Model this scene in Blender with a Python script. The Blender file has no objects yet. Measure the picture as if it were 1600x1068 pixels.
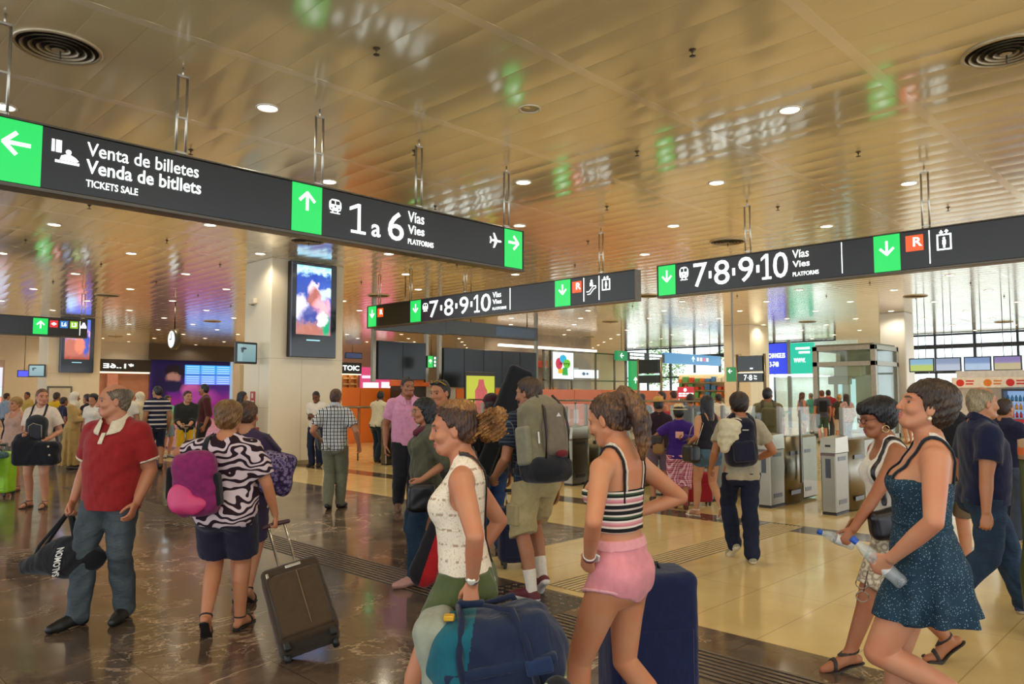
import bpy, math, random
import numpy as np
from mathutils import Vector, Matrix

# ------------------------------------------------------------------ camera, world, exposure
SC = bpy.context.scene
COL = SC.collection
AZ = math.radians(44.456)          # camera heading, measured from the hall's long (x) axis
PITCH = math.radians(3.93)
EYE = 1.65
ZC = 4.80                          # ceiling height
cam_data = bpy.data.cameras.new('camera')
cam_data.sensor_width = 36.0
cam_data.lens = 36.0 * 1173.0 / 1600.0
cam_data.clip_start = 0.05
cam_data.clip_end = 400
cam = bpy.data.objects.new('camera', cam_data)
COL.objects.link(cam)
cam.location = (0, 0, EYE)
cam.rotation_euler = (math.pi / 2 + PITCH, 0, AZ - math.pi / 2)
SC.camera = cam

world = bpy.data.worlds.new('daylight')
SC.world = world
world.use_nodes = True
_bg = world.node_tree.nodes['Background']
_bg.inputs['Color'].default_value = (0.86, 0.93, 1.0, 1)
_bg.inputs['Strength'].default_value = 2.0
SC.view_settings.view_transform = 'Standard'
SC.view_settings.look = 'None'
SC.view_settings.gamma = 1
SC.view_settings.exposure = 0.57
LAMP_POWER = 70.0                  # each ceiling downlight
try:
    SC.cycles.use_denoising = True
    SC.cycles.max_bounces = 6
    SC.cycles.diffuse_bounces = 3
    SC.cycles.glossy_bounces = 3
    SC.cycles.transmission_bounces = 6
    SC.cycles.transparent_max_bounces = 12
    SC.cycles.caustics_reflective = False
    SC.cycles.caustics_refractive = False
    SC.cycles.sample_clamp_indirect = 6.0
except Exception:
    pass
# ------------------------------------------------------------------ materials
MATS = {}

def rgb(h):
    h = h.lstrip('#')
    c = [int(h[i:i + 2], 16) / 255 for i in (0, 2, 4)]
    return tuple(x / 12.92 if x <= 0.04045 else ((x + 0.055) / 1.055) ** 2.4 for x in c) + (1,)

class NT:
    """small helper round a material's node tree"""
    def __init__(self, name):
        self.m = bpy.data.materials.new(name)
        self.m.use_nodes = True
        self.t = self.m.node_tree
        self.b = self.t.nodes['Principled BSDF']
        self._co = None
    def node(self, typ, **kw):
        n = self.t.nodes.new(typ)
        for k, v in kw.items():
            if k in n.inputs:
                n.inputs[k].default_value = v
            else:
                setattr(n, k, v)
        return n
    def link(self, a, b):
        self.t.links.new(a, b)
    def coord(self, scale=(1, 1, 1), rot=(0, 0, 0), loc=(0, 0, 0)):
        if self._co is None:
            self._co = self.node('ShaderNodeTexCoord')
        mp = self.node('ShaderNodeMapping')
        mp.inputs['Scale'].default_value = scale
        mp.inputs['Rotation'].default_value = rot
        mp.inputs['Location'].default_value = loc
        self.link(self._co.outputs['Object'], mp.inputs['Vector'])
        return mp.outputs['Vector']
    def noise(self, vec, scale, detail=3, rough=0.5, dist=0.0):
        n = self.node('ShaderNodeTexNoise')
        n.inputs['Scale'].default_value = scale
        n.inputs['Detail'].default_value = detail
        n.inputs['Roughness'].default_value = rough
        n.inputs['Distortion'].default_value = dist
        self.link(vec, n.inputs['Vector'])
        return n.outputs['Fac']
    def wave(self, vec, scale, dist=0.0, dscale=1.0, axis='X', profile='SIN', kind='BANDS', detail=2):
        n = self.node('ShaderNodeTexWave', wave_type=kind, wave_profile=profile)
        n.bands_direction = axis
        n.inputs['Scale'].default_value = scale
        n.inputs['Distortion'].default_value = dist
        n.inputs['Detail'].default_value = detail
        n.inputs['Detail Scale'].default_value = dscale
        self.link(vec, n.inputs['Vector'])
        return n.outputs['Fac']
    def ramp(self, fac, stops, interp='LINEAR'):
        n = self.node('ShaderNodeValToRGB')
        r = n.color_ramp
        r.interpolation = interp
        while len(r.elements) > len(stops):
            r.elements.remove(r.elements[-1])
        while len(r.elements) < len(stops):
            r.elements.new(0.5)
        for e, (p, c) in zip(r.elements, stops):
            e.position = p
            e.color = c if len(c) == 4 else tuple(c) + (1,)
        self.link(fac, n.inputs['Fac'])
        return n.outputs['Color']
    def mix(self, fac, a, b, mode='MIX'):
        n = self.node('ShaderNodeMix', data_type='RGBA', blend_type=mode)
        for sock, v in ((n.inputs[0], fac), (n.inputs[6], a), (n.inputs[7], b)):
            if hasattr(v, 'is_linked') or isinstance(v, bpy.types.NodeSocket):
                self.link(v, sock)
            else:
                sock.default_value = v
        return n.outputs[2]
    def math(self, op, a, b=None, c=None):
        n = self.node('ShaderNodeMath', operation=op)
        for i, v in enumerate((a, b, c)):
            if v is None:
                continue
            if isinstance(v, bpy.types.NodeSocket):
                self.link(v, n.inputs[i])
            else:
                n.inputs[i].default_value = v
        return n.outputs[0]
    def sep(self, vec):
        n = self.node('ShaderNodeSeparateXYZ')
        self.link(vec, n.inputs[0])
        return n.outputs
    def bump(self, height, strength=0.3, dist=0.01):
        n = self.node('ShaderNodeBump')
        n.inputs['Strength'].default_value = strength
        n.inputs['Distance'].default_value = dist
        self.link(height, n.inputs['Height'])
        self.link(n.outputs['Normal'], self.b.inputs['Normal'])
    def color(self, c):
        if isinstance(c, bpy.types.NodeSocket):
            self.link(c, self.b.inputs['Base Color'])
        else:
            self.b.inputs['Base Color'].default_value = c
    def set(self, **kw):
        for k, v in kw.items():
            self.b.inputs[k.replace('_', ' ')].default_value = v

def shade(c, f):
    return tuple(min(1, x * f) for x in c[:3]) + (1,)

def plain(hexc, rough=0.5, metal=0.0, var=0.12, scale=12, bump=0.0, bscale=80, spec=0.5, coat=0):
    """matt or glossy single colour with a little natural variation"""
    key = ('plain', hexc, rough, metal, var, scale, bump, bscale, spec, coat)
    if key in MATS:
        return MATS[key]
    n = NT('plain_' + hexc.strip('#'))
    c = rgb(hexc)
    v = n.coord()
    n.color(n.ramp(n.noise(v, scale), [(0.25, shade(c, 1 - var)), (0.75, shade(c, 1 + var))]))
    n.set(Roughness=rough, Metallic=metal)
    n.b.inputs['Specular IOR Level'].default_value = spec
    n.b.inputs['Coat Weight'].default_value = coat
    if bump:
        n.bump(n.noise(v, bscale, 4), bump, 0.01)
    MATS[key] = n.m
    return n.m

def cloth(hexc, var=0.09, rough=0.85, fold=0.35, weave=420):
    key = ('cloth', hexc, var, rough, fold, weave)
    if key in MATS:
        return MATS[key]
    n = NT('cloth_' + hexc.strip('#'))
    c = rgb(hexc)
    v = n.coord()
    f = n.noise(n.coord(scale=(1, 1, 0.45)), 14, 3, 0.5, 0.6)
    n.color(n.ramp(n.noise(v, 26, 4), [(0.3, shade(c, 1 - var)), (0.7, shade(c, 1 + var))]))
    h = n.math('ADD', n.math('MULTIPLY', f, 1.0), n.math('MULTIPLY', n.noise(v, weave, 1), 0.04))
    n.bump(h, fold, 0.03)
    n.set(Roughness=rough)
    n.b.inputs['Specular IOR Level'].default_value = 0.25
    n.b.inputs['Sheen Weight'].default_value = 0.15
    MATS[key] = n.m
    return n.m

def denim(hexc='#3c5068'):
    key = ('denim', hexc)
    if key in MATS:
        return MATS[key]
    n = NT('denim_' + hexc.strip('#'))
    c = rgb(hexc)
    v = n.coord()
    big = n.noise(n.coord(scale=(1, 1, 0.5)), 7, 3)
    fine = n.noise(v, 160, 2)
    base = n.ramp(n.math('ADD', n.math('MULTIPLY', big, 0.75), n.math('MULTIPLY', fine, 0.25)),
                  [(0.32, shade(c, 0.6)), (0.55, c), (0.72, shade(c, 1.7))])
    n.color(base)
    n.bump(n.noise(n.coord(scale=(1, 1, 2.2)), 11, 3, 0.5, 0.8), 0.45, 0.03)
    n.set(Roughness=0.8)
    n.b.inputs['Specular IOR Level'].default_value = 0.2
    MATS[key] = n.m
    return n.m

def skin(hexc='#b98565'):
    key = ('skin', hexc)
    if key in MATS:
        return MATS[key]
    n = NT('skin_' + hexc.strip('#'))
    c = rgb(hexc)
    r = (min(1, c[0] * 1.08), c[1] * 0.86, c[2] * 0.8, 1)
    v = n.coord()
    n.color(n.ramp(n.noise(v, 9, 4), [(0.3, r), (0.65, shade(c, 1.08))]))
    n.bump(n.noise(v, 240, 2), 0.06, 0.004)
    n.set(Roughness=0.48)
    n.b.inputs['Specular IOR Level'].default_value = 0.35
    n.b.inputs['Subsurface Weight'].default_value = 0.0
    MATS[key] = n.m
    return n.m

def hairmat(hexc, tip=None, rough=0.42):
    key = ('hair', hexc, tip, rough)
    if key in MATS:
        return MATS[key]
    n = NT('hair_' + hexc.strip('#'))
    c = rgb(hexc)
    t = rgb(tip) if tip else shade(c, 1.7)
    v = n.coord(scale=(1, 1, 0.22))
    s = n.noise(v, 130, 3, 0.6, 0.5)
    big = n.noise(n.coord(), 11, 2)
    fac = n.math('ADD', n.math('MULTIPLY', s, 0.55), n.math('MULTIPLY', big, 0.45))
    n.color(n.ramp(fac, [(0.34, shade(c, 0.55)), (0.5, c), (0.66, t)]))
    n.bump(s, 0.6, 0.012)
    n.set(Roughness=rough)
    n.b.inputs['Specular IOR Level'].default_value = 0.4
    MATS[key] = n.m
    return n.m

def glow(hexc, strength=1.0):
    key = ('glow', hexc, strength)
    if key in MATS:
        return MATS[key]
    n = NT('lit_' + hexc.strip('#'))
    n.color((0.02, 0.02, 0.02, 1))
    v = n.coord()
    c = rgb(hexc)
    n.link(n.ramp(n.noise(v, 3, 1), [(0.2, shade(c, 0.94)), (0.8, c)]), n.b.inputs['Emission Color'])
    n.b.inputs['Emission Strength'].default_value = strength
    n.set(Roughness=0.3)
    MATS[key] = n.m
    return n.m

def glassmat(hexc='#dfeeea', alpha=0.16, rough=0.02):
    key = ('glass', hexc, alpha, rough)
    if key in MATS:
        return MATS[key]
    n = NT('glass_' + hexc.strip('#'))
    out = [x for x in n.t.nodes if x.type == 'OUTPUT_MATERIAL'][0]
    tr = n.node('ShaderNodeBsdfTransparent')
    tr.inputs['Color'].default_value = (0.93, 0.97, 0.95, 1)
    gl = n.node('ShaderNodeBsdfGlossy')
    gl.inputs['Roughness'].default_value = rough
    fr = n.node('ShaderNodeFresnel')
    geo = n.node('ShaderNodeNewGeometry')
    n.link(n.math('SUBTRACT', 1.45, n.math('MULTIPLY', geo.outputs['Backfacing'], 1.45 - 1 / 1.45)), fr.inputs['IOR'])
    mx = n.node('ShaderNodeMixShader')
    n.link(fr.outputs[0], mx.inputs[0]); n.link(tr.outputs[0], mx.inputs[1]); n.link(gl.outputs[0], mx.inputs[2])
    n.set(Roughness=0.3)
    n.color(n.ramp(n.noise(n.coord(), 4, 2), [(0.2, shade(rgb(hexc), 0.9)), (0.8, rgb(hexc))]))
    m2 = n.node('ShaderNodeMixShader')
    m2.inputs[0].default_value = alpha
    n.link(mx.outputs[0], m2.inputs[1]); n.link(n.b.outputs[0], m2.inputs[2])
    n.link(m2.outputs[0], out.inputs['Surface'])
    MATS[key] = n.m
    return n.m

# ------------------------------------------------------------------ scene objects
def link_mesh(name, me, mats, parent=None):
    o = bpy.data.objects.new(name, me)
    COL.objects.link(o)
    for m in (mats if isinstance(mats, (list, tuple)) else [mats]):
        me.materials.append(m)
    if parent is not None:
        o.parent = parent
    return o

def tag(o, label=None, cat=None, group=None, kind=None):
    if label: o['label'] = label
    if cat: o['category'] = cat
    if group: o['group'] = group
    if kind: o['kind'] = kind
    return o

def empty(name, loc=(0, 0, 0), rz=0.0, label=None, cat=None, group=None):
    o = bpy.data.objects.new(name, None)
    o.empty_display_size = 0.1
    COL.objects.link(o)
    o.location = loc
    o.rotation_euler = (0, 0, rz)
    return tag(o, label, cat, group)

def dup(root, loc, rz=None, label=None, group=None):
    r = root.copy(); COL.objects.link(r); r.location = loc
    if rz is not None: r.rotation_euler = (0, 0, rz)
    if label: r['label'] = label
    if group: r['group'] = group
    for ch in list(root.children):
        c = ch.copy(); COL.objects.link(c); c.parent = r
        for g in list(ch.children):
            d = g.copy(); COL.objects.link(d); d.parent = c
    return r

def raw_mesh(name, verts, faces, smooth=False):
    me = bpy.data.meshes.new(name)
    me.from_pydata([tuple(v) for v in verts], [], [tuple(f) for f in faces])
    me.update()
    if smooth:
        me.polygons.foreach_set('use_smooth', [True] * len(me.polygons))
    return me

class MB:
    """collects boxes, tubes and lathes; build() links them as one mesh"""
    def __init__(self):
        self.v, self.f, self.s, self.mi = [], [], [], []
        self.cur = 0
    def add(self, verts, faces, smooth=False):
        k = len(self.v)
        self.v += [tuple(map(float, p)) for p in verts]
        self.f += [tuple(i + k for i in f) for f in faces]
        self.s += [smooth] * len(faces)
        self.mi += [self.cur] * len(faces)
        return self
    def mat(self, i):
        self.cur = i
        return self
    def box(self, x0, x1, y0, y1, z0, z1, bev=0.0, M=None):
        if bev <= 0:
            vs = [(x, y, z) for x in (x0, x1) for y in (y0, y1) for z in (z0, z1)]
            fs = [(0, 1, 3, 2), (4, 6, 7, 5), (0, 4, 5, 1), (2, 3, 7, 6), (0, 2, 6, 4), (1, 5, 7, 3)]
        else:
            b = min(bev, (x1 - x0) / 2.01, (y1 - y0) / 2.01, (z1 - z0) / 2.01)
            vs, fs, idx = [], [], {}
            X, Y, Z = (x0, x1), (y0, y1), (z0, z1)
            for i in (0, 1):
                for j in (0, 1):
                    for k in (0, 1):
                        sx, sy, sz = (1 - 2 * i) * b, (1 - 2 * j) * b, (1 - 2 * k) * b
                        idx[(i, j, k, 'x')] = len(vs); vs.append((X[i], Y[j] + sy, Z[k] + sz))
                        idx[(i, j, k, 'y')] = len(vs); vs.append((X[i] + sx, Y[j], Z[k] + sz))
                        idx[(i, j, k, 'z')] = len(vs); vs.append((X[i] + sx, Y[j] + sy, Z[k]))
            for a, (p, q) in (('x', (1, 2)), ('y', (0, 2)), ('z', (0, 1))):
                ax = 'xyz'.index(a)
                for s in (0, 1):
                    c = []
                    for (u, w) in ((0, 0), (1, 0), (1, 1), (0, 1)):
                        t = [0, 0, 0]; t[ax] = s; t[p] = u; t[q] = w
                        c.append(idx[tuple(t) + (a,)])
                    fs.append(tuple(c))
            for ax in range(3):      # edge strips along ax
                p, q = [k for k in range(3) if k != ax]
                for u in (0, 1):
                    for w in (0, 1):
                        t0 = [0, 0, 0]; t0[p] = u; t0[q] = w
                        t1 = list(t0); t1[ax] = 1
                        fs.append((idx[tuple(t0) + ('xyz'[p],)], idx[tuple(t1) + ('xyz'[p],)],
                                   idx[tuple(t1) + ('xyz'[q],)], idx[tuple(t0) + ('xyz'[q],)]))
            for i in (0, 1):
                for j in (0, 1):
                    for k in (0, 1):
                        fs.append((idx[(i, j, k, 'x')], idx[(i, j, k, 'y')], idx[(i, j, k, 'z')]))
        if M is not None:
            vs = [tuple(M @ Vector(p)) for p in vs]
        return self.add(vs, fs)
    def tube(self, pts, r, n=8, caps=True):
        pts = [Vector(p) for p in pts]
        rs = r if isinstance(r, (list, tuple)) else [r] * len(pts)
        vs, fs = [], []
        up = Vector((0, 0, 1))
        for i, p in enumerate(pts):
            d = (pts[min(i + 1, len(pts) - 1)] - pts[max(i - 1, 0)])
            if d.length < 1e-9: d = Vector((0, 0, 1))
            d.normalize()
            a = d.cross(up)
            if a.length < 1e-3: a = d.cross(Vector((1, 0, 0)))
            a.normalize(); b = d.cross(a)
            for k in range(n):
                t = 2 * math.pi * k / n
                vs.append(p + (a * math.cos(t) + b * math.sin(t)) * rs[i])
        for i in range(len(pts) - 1):
            for k in range(n):
                k2 = (k + 1) % n
                fs.append((i * n + k, i * n + k2, (i + 1) * n + k2, (i + 1) * n + k))
        if caps:
            fs.append(tuple(range(n))[::-1]); fs.append(tuple((len(pts) - 1) * n + k for k in range(n)))
        return self.add(vs, fs, True)
    def lathe(self, prof, c=(0, 0, 0), n=24, M=None):
        vs, fs = [], []
        for (r, z) in prof:
            for k in range(n):
                t = 2 * math.pi * k / n
                vs.append((c[0] + r * math.cos(t), c[1] + r * math.sin(t), c[2] + z))
        for i in range(len(prof) - 1):
            for k in range(n):
                k2 = (k + 1) % n
                fs.append((i * n + k, i * n + k2, (i + 1) * n + k2, (i + 1) * n + k))
        if M is not None:
            vs = [tuple(M @ Vector(p)) for p in vs]
        return self.add(vs, fs, True)
    def prism(self, poly, z0, z1, M=None, smooth=False):
        n = len(poly)
        vs = [(x, y, z0) for x, y in poly] + [(x, y, z1) for x, y in poly]
        fs = [tuple(range(n))[::-1], tuple(range(n, 2 * n))]
        fs += [(k, (k + 1) % n, n + (k + 1) % n, n + k) for k in range(n)]
        if M is not None:
            vs = [tuple(M @ Vector(p)) for p in vs]
        return self.add(vs, fs, smooth)
    def mesh(self, name):
        me = raw_mesh(name, self.v, self.f)
        me.polygons.foreach_set('use_smooth', self.s)
        me.polygons.foreach_set('material_index', self.mi)
        return me
    def build(self, name, mats, parent=None):
        me = self.mesh(name)
        import bmesh
        bm = bmesh.new(); bm.from_mesh(me)
        bmesh.ops.recalc_face_normals(bm, faces=bm.faces)
        bm.to_mesh(me); bm.free()
        o = link_mesh(name, me, mats, parent)
        return o

def text_verts(body, size, bold=0.0, align='LEFT', depth=0.002, squeeze=1.0):
    """lettering turned into mesh data (x right, y up, z towards the reader)"""
    cu = bpy.data.curves.new('lettering', 'FONT')
    cu.body = body
    cu.size = size
    cu.offset = bold
    cu.align_x = align
    cu.extrude = depth / 2
    cu.resolution_u = 3
    o = bpy.data.objects.new('lettering', cu)
    COL.objects.link(o)
    dg = bpy.context.evaluated_depsgraph_get()
    dg.update()
    me = bpy.data.meshes.new_from_object(o.evaluated_get(dg))
    vs = [(v.co.x * squeeze, v.co.y, v.co.z) for v in me.vertices]
    fs = [tuple(p.vertices) for p in me.polygons]
    bpy.data.objects.remove(o); bpy.data.curves.remove(cu); bpy.data.meshes.remove(me)
    return vs, fs

# ------------------------------------------------------------------ distance-field modelling (bodies, clothes, bags)
f32 = np.float32

def V3(*a):
    return np.array(a, float)

def nrm(v):
    v = np.asarray(v, float)
    return v / max(1e-9, np.linalg.norm(v))

def chain(P, Rr, flat=None):
    P = [np.asarray(p, float) for p in P]
    Rr = list(Rr) if isinstance(Rr, (list, tuple, np.ndarray)) else [Rr] * len(P)
    m = max(Rr) * (1.0 if flat is None else 1.05)
    lo = np.min(P, 0) - m; hi = np.max(P, 0) + m
    if flat is not None:
        ax = nrm(flat[0]); s = 1.0 / flat[1]; A = np.eye(3) + (s - 1) * np.outer(ax, ax)
        Q = [A @ p for p in P]
    else:
        A = None; Q = P
    def fn(x, y, z):
        if A is not None:
            x, y, z = (A[0, 0] * x + A[0, 1] * y + A[0, 2] * z, A[1, 0] * x + A[1, 1] * y + A[1, 2] * z,
                       A[2, 0] * x + A[2, 1] * y + A[2, 2] * z)
        out = None
        for i in range(len(Q) - 1):
            a, b = Q[i], Q[i + 1]
            ab = b - a; L2 = max(1e-12, ab @ ab)
            px, py, pz = x - f32(a[0]), y - f32(a[1]), z - f32(a[2])
            t = np.clip((px * f32(ab[0]) + py * f32(ab[1]) + pz * f32(ab[2])) / f32(L2), 0, 1)
            d = np.sqrt((px - t * f32(ab[0])) ** 2 + (py - t * f32(ab[1])) ** 2 + (pz - t * f32(ab[2])) ** 2) \
                - (f32(Rr[i]) + t * f32(Rr[i + 1] - Rr[i]))
            out = d if out is None else np.minimum(out, d)
        return out
    return lo, hi, fn

def _loc(x, y, z, c, M):
    px, py, pz = x - f32(c[0]), y - f32(c[1]), z - f32(c[2])
    if M is None:
        return px, py, pz
    return tuple(px * f32(M[0, i]) + py * f32(M[1, i]) + pz * f32(M[2, i]) for i in range(3))

def ell(c, r, M=None):
    c = np.asarray(c, float); r = np.asarray(r, float)
    e = r if M is None else np.sqrt(((M * r[None, :]) ** 2).sum(1))
    def fn(x, y, z):
        a, b, d = _loc(x, y, z, c, M)
        k0 = np.sqrt((a / f32(r[0])) ** 2 + (b / f32(r[1])) ** 2 + (d / f32(r[2])) ** 2)
        k1 = np.sqrt((a / f32(r[0] ** 2)) ** 2 + (b / f32(r[1] ** 2)) ** 2 + (d / f32(r[2] ** 2)) ** 2)
        return k0 * (k0 - 1) / np.maximum(k1, 1e-6)
    return c - e, c + e, fn

def rbox(c, half, r, M=None):
    c = np.asarray(c, float); half = np.asarray(half, float)
    e = half if M is None else np.abs(M) @ half
    h = half - r
    def fn(x, y, z):
        a, b, d = _loc(x, y, z, c, M)
        qx, qy, qz = np.abs(a) - f32(h[0]), np.abs(b) - f32(h[1]), np.abs(d) - f32(h[2])
        return np.sqrt(np.maximum(qx, 0) ** 2 + np.maximum(qy, 0) ** 2 + np.maximum(qz, 0) ** 2) \
            + np.minimum(np.maximum(np.maximum(qx, qy), qz), 0) - f32(r)
    return c - e, c + e, fn

def loft(o, M, T, A, Bf, Bb, n=2.25, Yc=None, Xc=None, tw=None, folds=None):
    """body-like solid: half widths A, front and back half depths Bf/Bb along the axis M[:,2]"""
    T, A, Bf, Bb = (np.asarray(q, float) for q in (T, A, Bf, Bb))
    Yc = np.zeros_like(T) if Yc is None else np.asarray(Yc, float)
    Xc = np.zeros_like(T) if Xc is None else np.asarray(Xc, float)
    m = max(A.max(), Bf.max(), Bb.max()) * 1.12
    if folds: m += folds[1]
    pts = [np.asarray(o) + M @ np.array([xc, yc, t]) for t, yc, xc in zip(T, Yc, Xc)]
    lo = np.min(pts, 0) - m * np.array([1, 1, 0.6]); hi = np.max(pts, 0) + m * np.array([1, 1, 0.6])
    def fn(x, y, z):
        a, b, t = _loc(x, y, z, np.asarray(o, float), M)
        tt = t
        if tw is not None:
            an = np.interp(t, tw[0], tw[1]).astype(f32)
            ca, sa = np.cos(an), np.sin(an)
            a, b = a * ca + b * sa, -a * sa + b * ca
        a = a - np.interp(t, T, Xc).astype(f32)
        b = b - np.interp(t, T, Yc).astype(f32)
        wa = np.interp(t, T, A).astype(f32)
        wb = np.where(b > 0, np.interp(t, T, Bf), np.interp(t, T, Bb)).astype(f32)
        if folds:
            cnt, amp, t0, t1 = folds[:4]
            th = np.arctan2(b, a)
            g = np.clip((t - t1) / (t0 - t1), 0, 1)
            k = 1 + (amp / 0.2) * g * (np.sin(th * cnt + 2.0 * np.sin(th * 2)) + 0.4 * np.sin(th * cnt * 1.7 + 1))
            wa = wa * k; wb = wb * k
        e = ((np.abs(a) / wa) ** n + (np.abs(b) / wb) ** n + 1e-9) ** (1 / n)
        d = (e - 1) * np.minimum(wa, wb)
        return np.maximum(d, np.maximum(t - f32(T[-1]), f32(T[0]) - t)).astype(f32)
    return lo, hi, fn

def cutp(prim, *planes):
    """keep only the part of prim behind every plane (origin, outward normal)"""
    lo, hi, fn = prim
    pl = [(np.asarray(o, float), nrm(nn)) for o, nn in planes]
    def g(x, y, z):
        d = fn(x, y, z)
        for o, nn in pl:
            d = np.maximum(d, (x - f32(o[0])) * f32(nn[0]) + (y - f32(o[1])) * f32(nn[1]) + (z - f32(o[2])) * f32(nn[2]))
        return d
    return lo, hi, g

def both(p, q):
    lo, hi = np.maximum(p[0], q[0]), np.minimum(p[1], q[1])
    return lo, hi, lambda x, y, z: np.maximum(p[2](x, y, z), q[2](x, y, z))

def shell(prim, off, th):
    lo, hi, fn = prim
    return lo - off - th, hi + off + th, lambda x, y, z: np.abs(fn(x, y, z) - f32(off)) - f32(th)

def inflate(prim, r):
    lo, hi, fn = prim
    return lo - r, hi + r, lambda x, y, z: fn(x, y, z) - f32(r)

def smin(a, b, k):
    h = np.maximum(k - np.abs(a - b), 0) / k
    return np.minimum(a, b) - h * h * f32(k * 0.25)

def grid_of(lo, hi, h):
    lo = np.floor(np.asarray(lo) / h) * h - 3 * h
    n = np.ceil((np.asarray(hi) - lo) / h).astype(int) + 4
    return lo, n

def solve(ops, h, disp=None):
    """ops: ('u'|'s'|'i', prim, k).  Returns field, origin"""
    us = [p for o, p, k in ops if o == 'u']
    lo = np.min([p[0] for p in us], 0) - 0.012; hi = np.max([p[1] for p in us], 0) + 0.012
    lo, n = grid_of(lo, hi, h)
    F = np.full(n, 0.3, f32)
    ax = [(lo[i] + h * np.arange(n[i])).astype(f32) for i in range(3)]
    for o, p, k in ops:
        pad = k + 2.5 * h
        if o == 'i':
            a, b = np.zeros(3, int), n
        else:
            a = np.clip(np.floor((p[0] - pad - lo) / h).astype(int), 0, n)
            b = np.clip(np.ceil((p[1] + pad - lo) / h).astype(int) + 1, 0, n)
        if (b <= a).any():
            continue
        sl = tuple(slice(a[i], b[i]) for i in range(3))
        x, y, z = ax[0][sl[0]][:, None, None], ax[1][sl[1]][None, :, None], ax[2][sl[2]][None, None, :]
        d = p[2](x, y, z)
        S = F[sl]
        if o == 'u':
            F[sl] = smin(S, d, k) if k > 0 else np.minimum(S, d)
        elif o == 's':
            F[sl] = -smin(-S, d, k) if k > 0 else np.maximum(S, -d)
        else:
            F[sl] = np.maximum(S, d)
    if disp is not None:
        x, y, z = ax[0][:, None, None], ax[1][None, :, None], ax[2][None, None, :]
        F = F + disp(x, y, z).astype(f32)
    F[0] = F[-1] = 0.3; F[:, 0] = F[:, -1] = 0.3; F[:, :, 0] = F[:, :, -1] = 0.3
    return F, lo

def surface(F, lo, h):
    S = F < 0
    cnt = np.zeros(tuple(s - 1 for s in F.shape), np.int8)
    offs = [(i, j, k) for i in (0, 1) for j in (0, 1) for k in (0, 1)]
    for i, j, k in offs:
        cnt += S[i:i + cnt.shape[0], j:j + cnt.shape[1], k:k + cnt.shape[2]]
    act = (cnt > 0) & (cnt < 8)
    idx = np.argwhere(act)
    vid = np.full(act.shape, -1, np.int64)
    vid[act] = np.arange(len(idx))
    acc = np.zeros((len(idx), 3)); num = np.zeros(len(idx))
    vals = {o: F[idx[:, 0] + o[0], idx[:, 1] + o[1], idx[:, 2] + o[2]] for o in offs}
    for a in offs:
        for axis in range(3):
            if a[axis]: continue
            b = tuple(1 if q == axis else a[q] for q in range(3))
            fa, fb = vals[a], vals[b]
            m = (fa < 0) != (fb < 0)
            t = np.where(m, fa / np.where(m, fa - fb, 1), 0)
            p = np.tile(np.array(a, float), (len(idx), 1)); p[:, axis] = t
            acc += p * m[:, None]; num += m
    pos = np.asarray(lo) + h * (idx + acc / num[:, None])
    quads = []
    for axis in range(3):
        o1, o2 = [(1, 2), (2, 0), (0, 1)][axis]
        s0 = [slice(1, -1)] * 3; s1 = [slice(1, -1)] * 3
        s0[axis] = slice(0, -1); s1[axis] = slice(1, None)
        A, B = S[tuple(s0)], S[tuple(s1)]
        e = np.argwhere(A != B)
        ins = A[A != B]
        e[:, o1] += 1; e[:, o2] += 1
        def cell(d1, d2):
            c = e.copy(); c[:, o1] -= d1; c[:, o2] -= d2
            return vid[c[:, 0], c[:, 1], c[:, 2]]
        q = np.stack([cell(1, 1), cell(0, 1), cell(0, 0), cell(1, 0)], 1)
        q[~ins] = q[~ins][:, ::-1]
        quads.append(q)
    q = np.concatenate(quads)
    q = q[(q >= 0).all(1)]
    return pos, q

def np_mesh(name, pos, quads, smooth=True):
    me = bpy.data.meshes.new(name)
    me.vertices.add(len(pos)); me.vertices.foreach_set('co', np.asarray(pos, np.float32).ravel())
    me.loops.add(quads.size); me.loops.foreach_set('vertex_index', quads.astype(np.int32).ravel())
    me.polygons.add(len(quads))
    me.polygons.foreach_set('loop_start', np.arange(0, quads.size, 4, dtype=np.int32))
    me.polygons.foreach_set('loop_total', np.full(len(quads), 4, np.int32))
    me.polygons.foreach_set('use_smooth', np.full(len(quads), smooth))
    me.update(calc_edges=True)
    return me

def sdf_obj(name, ops, h, mat, parent=None, disp=None, paint=None):
    F, lo = solve(ops, h, disp)
    pos, q = surface(F, lo, h)
    if len(q) == 0:
        return None
    me = np_mesh(name, pos, q)
    o = link_mesh(name, me, mat, parent)
    if paint is not None:
        c = pos[q].mean(1)
        mi = paint(c).astype(np.int32)
        me.polygons.foreach_set('material_index', mi)
    return o

def wrinkle(amp, seed=0, fz=26.0, fx=34.0):
    r = random.Random(seed)
    ph = [r.uniform(0, 6) for _ in range(6)]
    def d(x, y, z):
        u = x * fx + 2.2 * np.sin(z * 9 + ph[0]) + y * 11
        w = z * fz + 1.8 * np.sin(x * 13 + ph[1]) + 1.5 * np.sin(y * 15 + ph[2])
        return f32(amp) * (np.sin(w + ph[3]) * np.sin(u * 0.5 + ph[4]) + 0.5 * np.sin(w * 1.9 + u * 0.7 + ph[5]))
    return d
# ------------------------------------------------------------------ people
def rotx(a): c, s = math.cos(a), math.sin(a); return np.array([[1, 0, 0], [0, c, -s], [0, s, c]])
def roty(a): c, s = math.cos(a), math.sin(a); return np.array([[c, 0, s], [0, 1, 0], [-s, 0, c]])
def rotz(a): c, s = math.cos(a), math.sin(a); return np.array([[c, -s, 0], [s, c, 0], [0, 0, 1]])
def rotax(ax, a):
    return np.array(Matrix.Rotation(a, 3, Vector(ax)))

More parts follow.
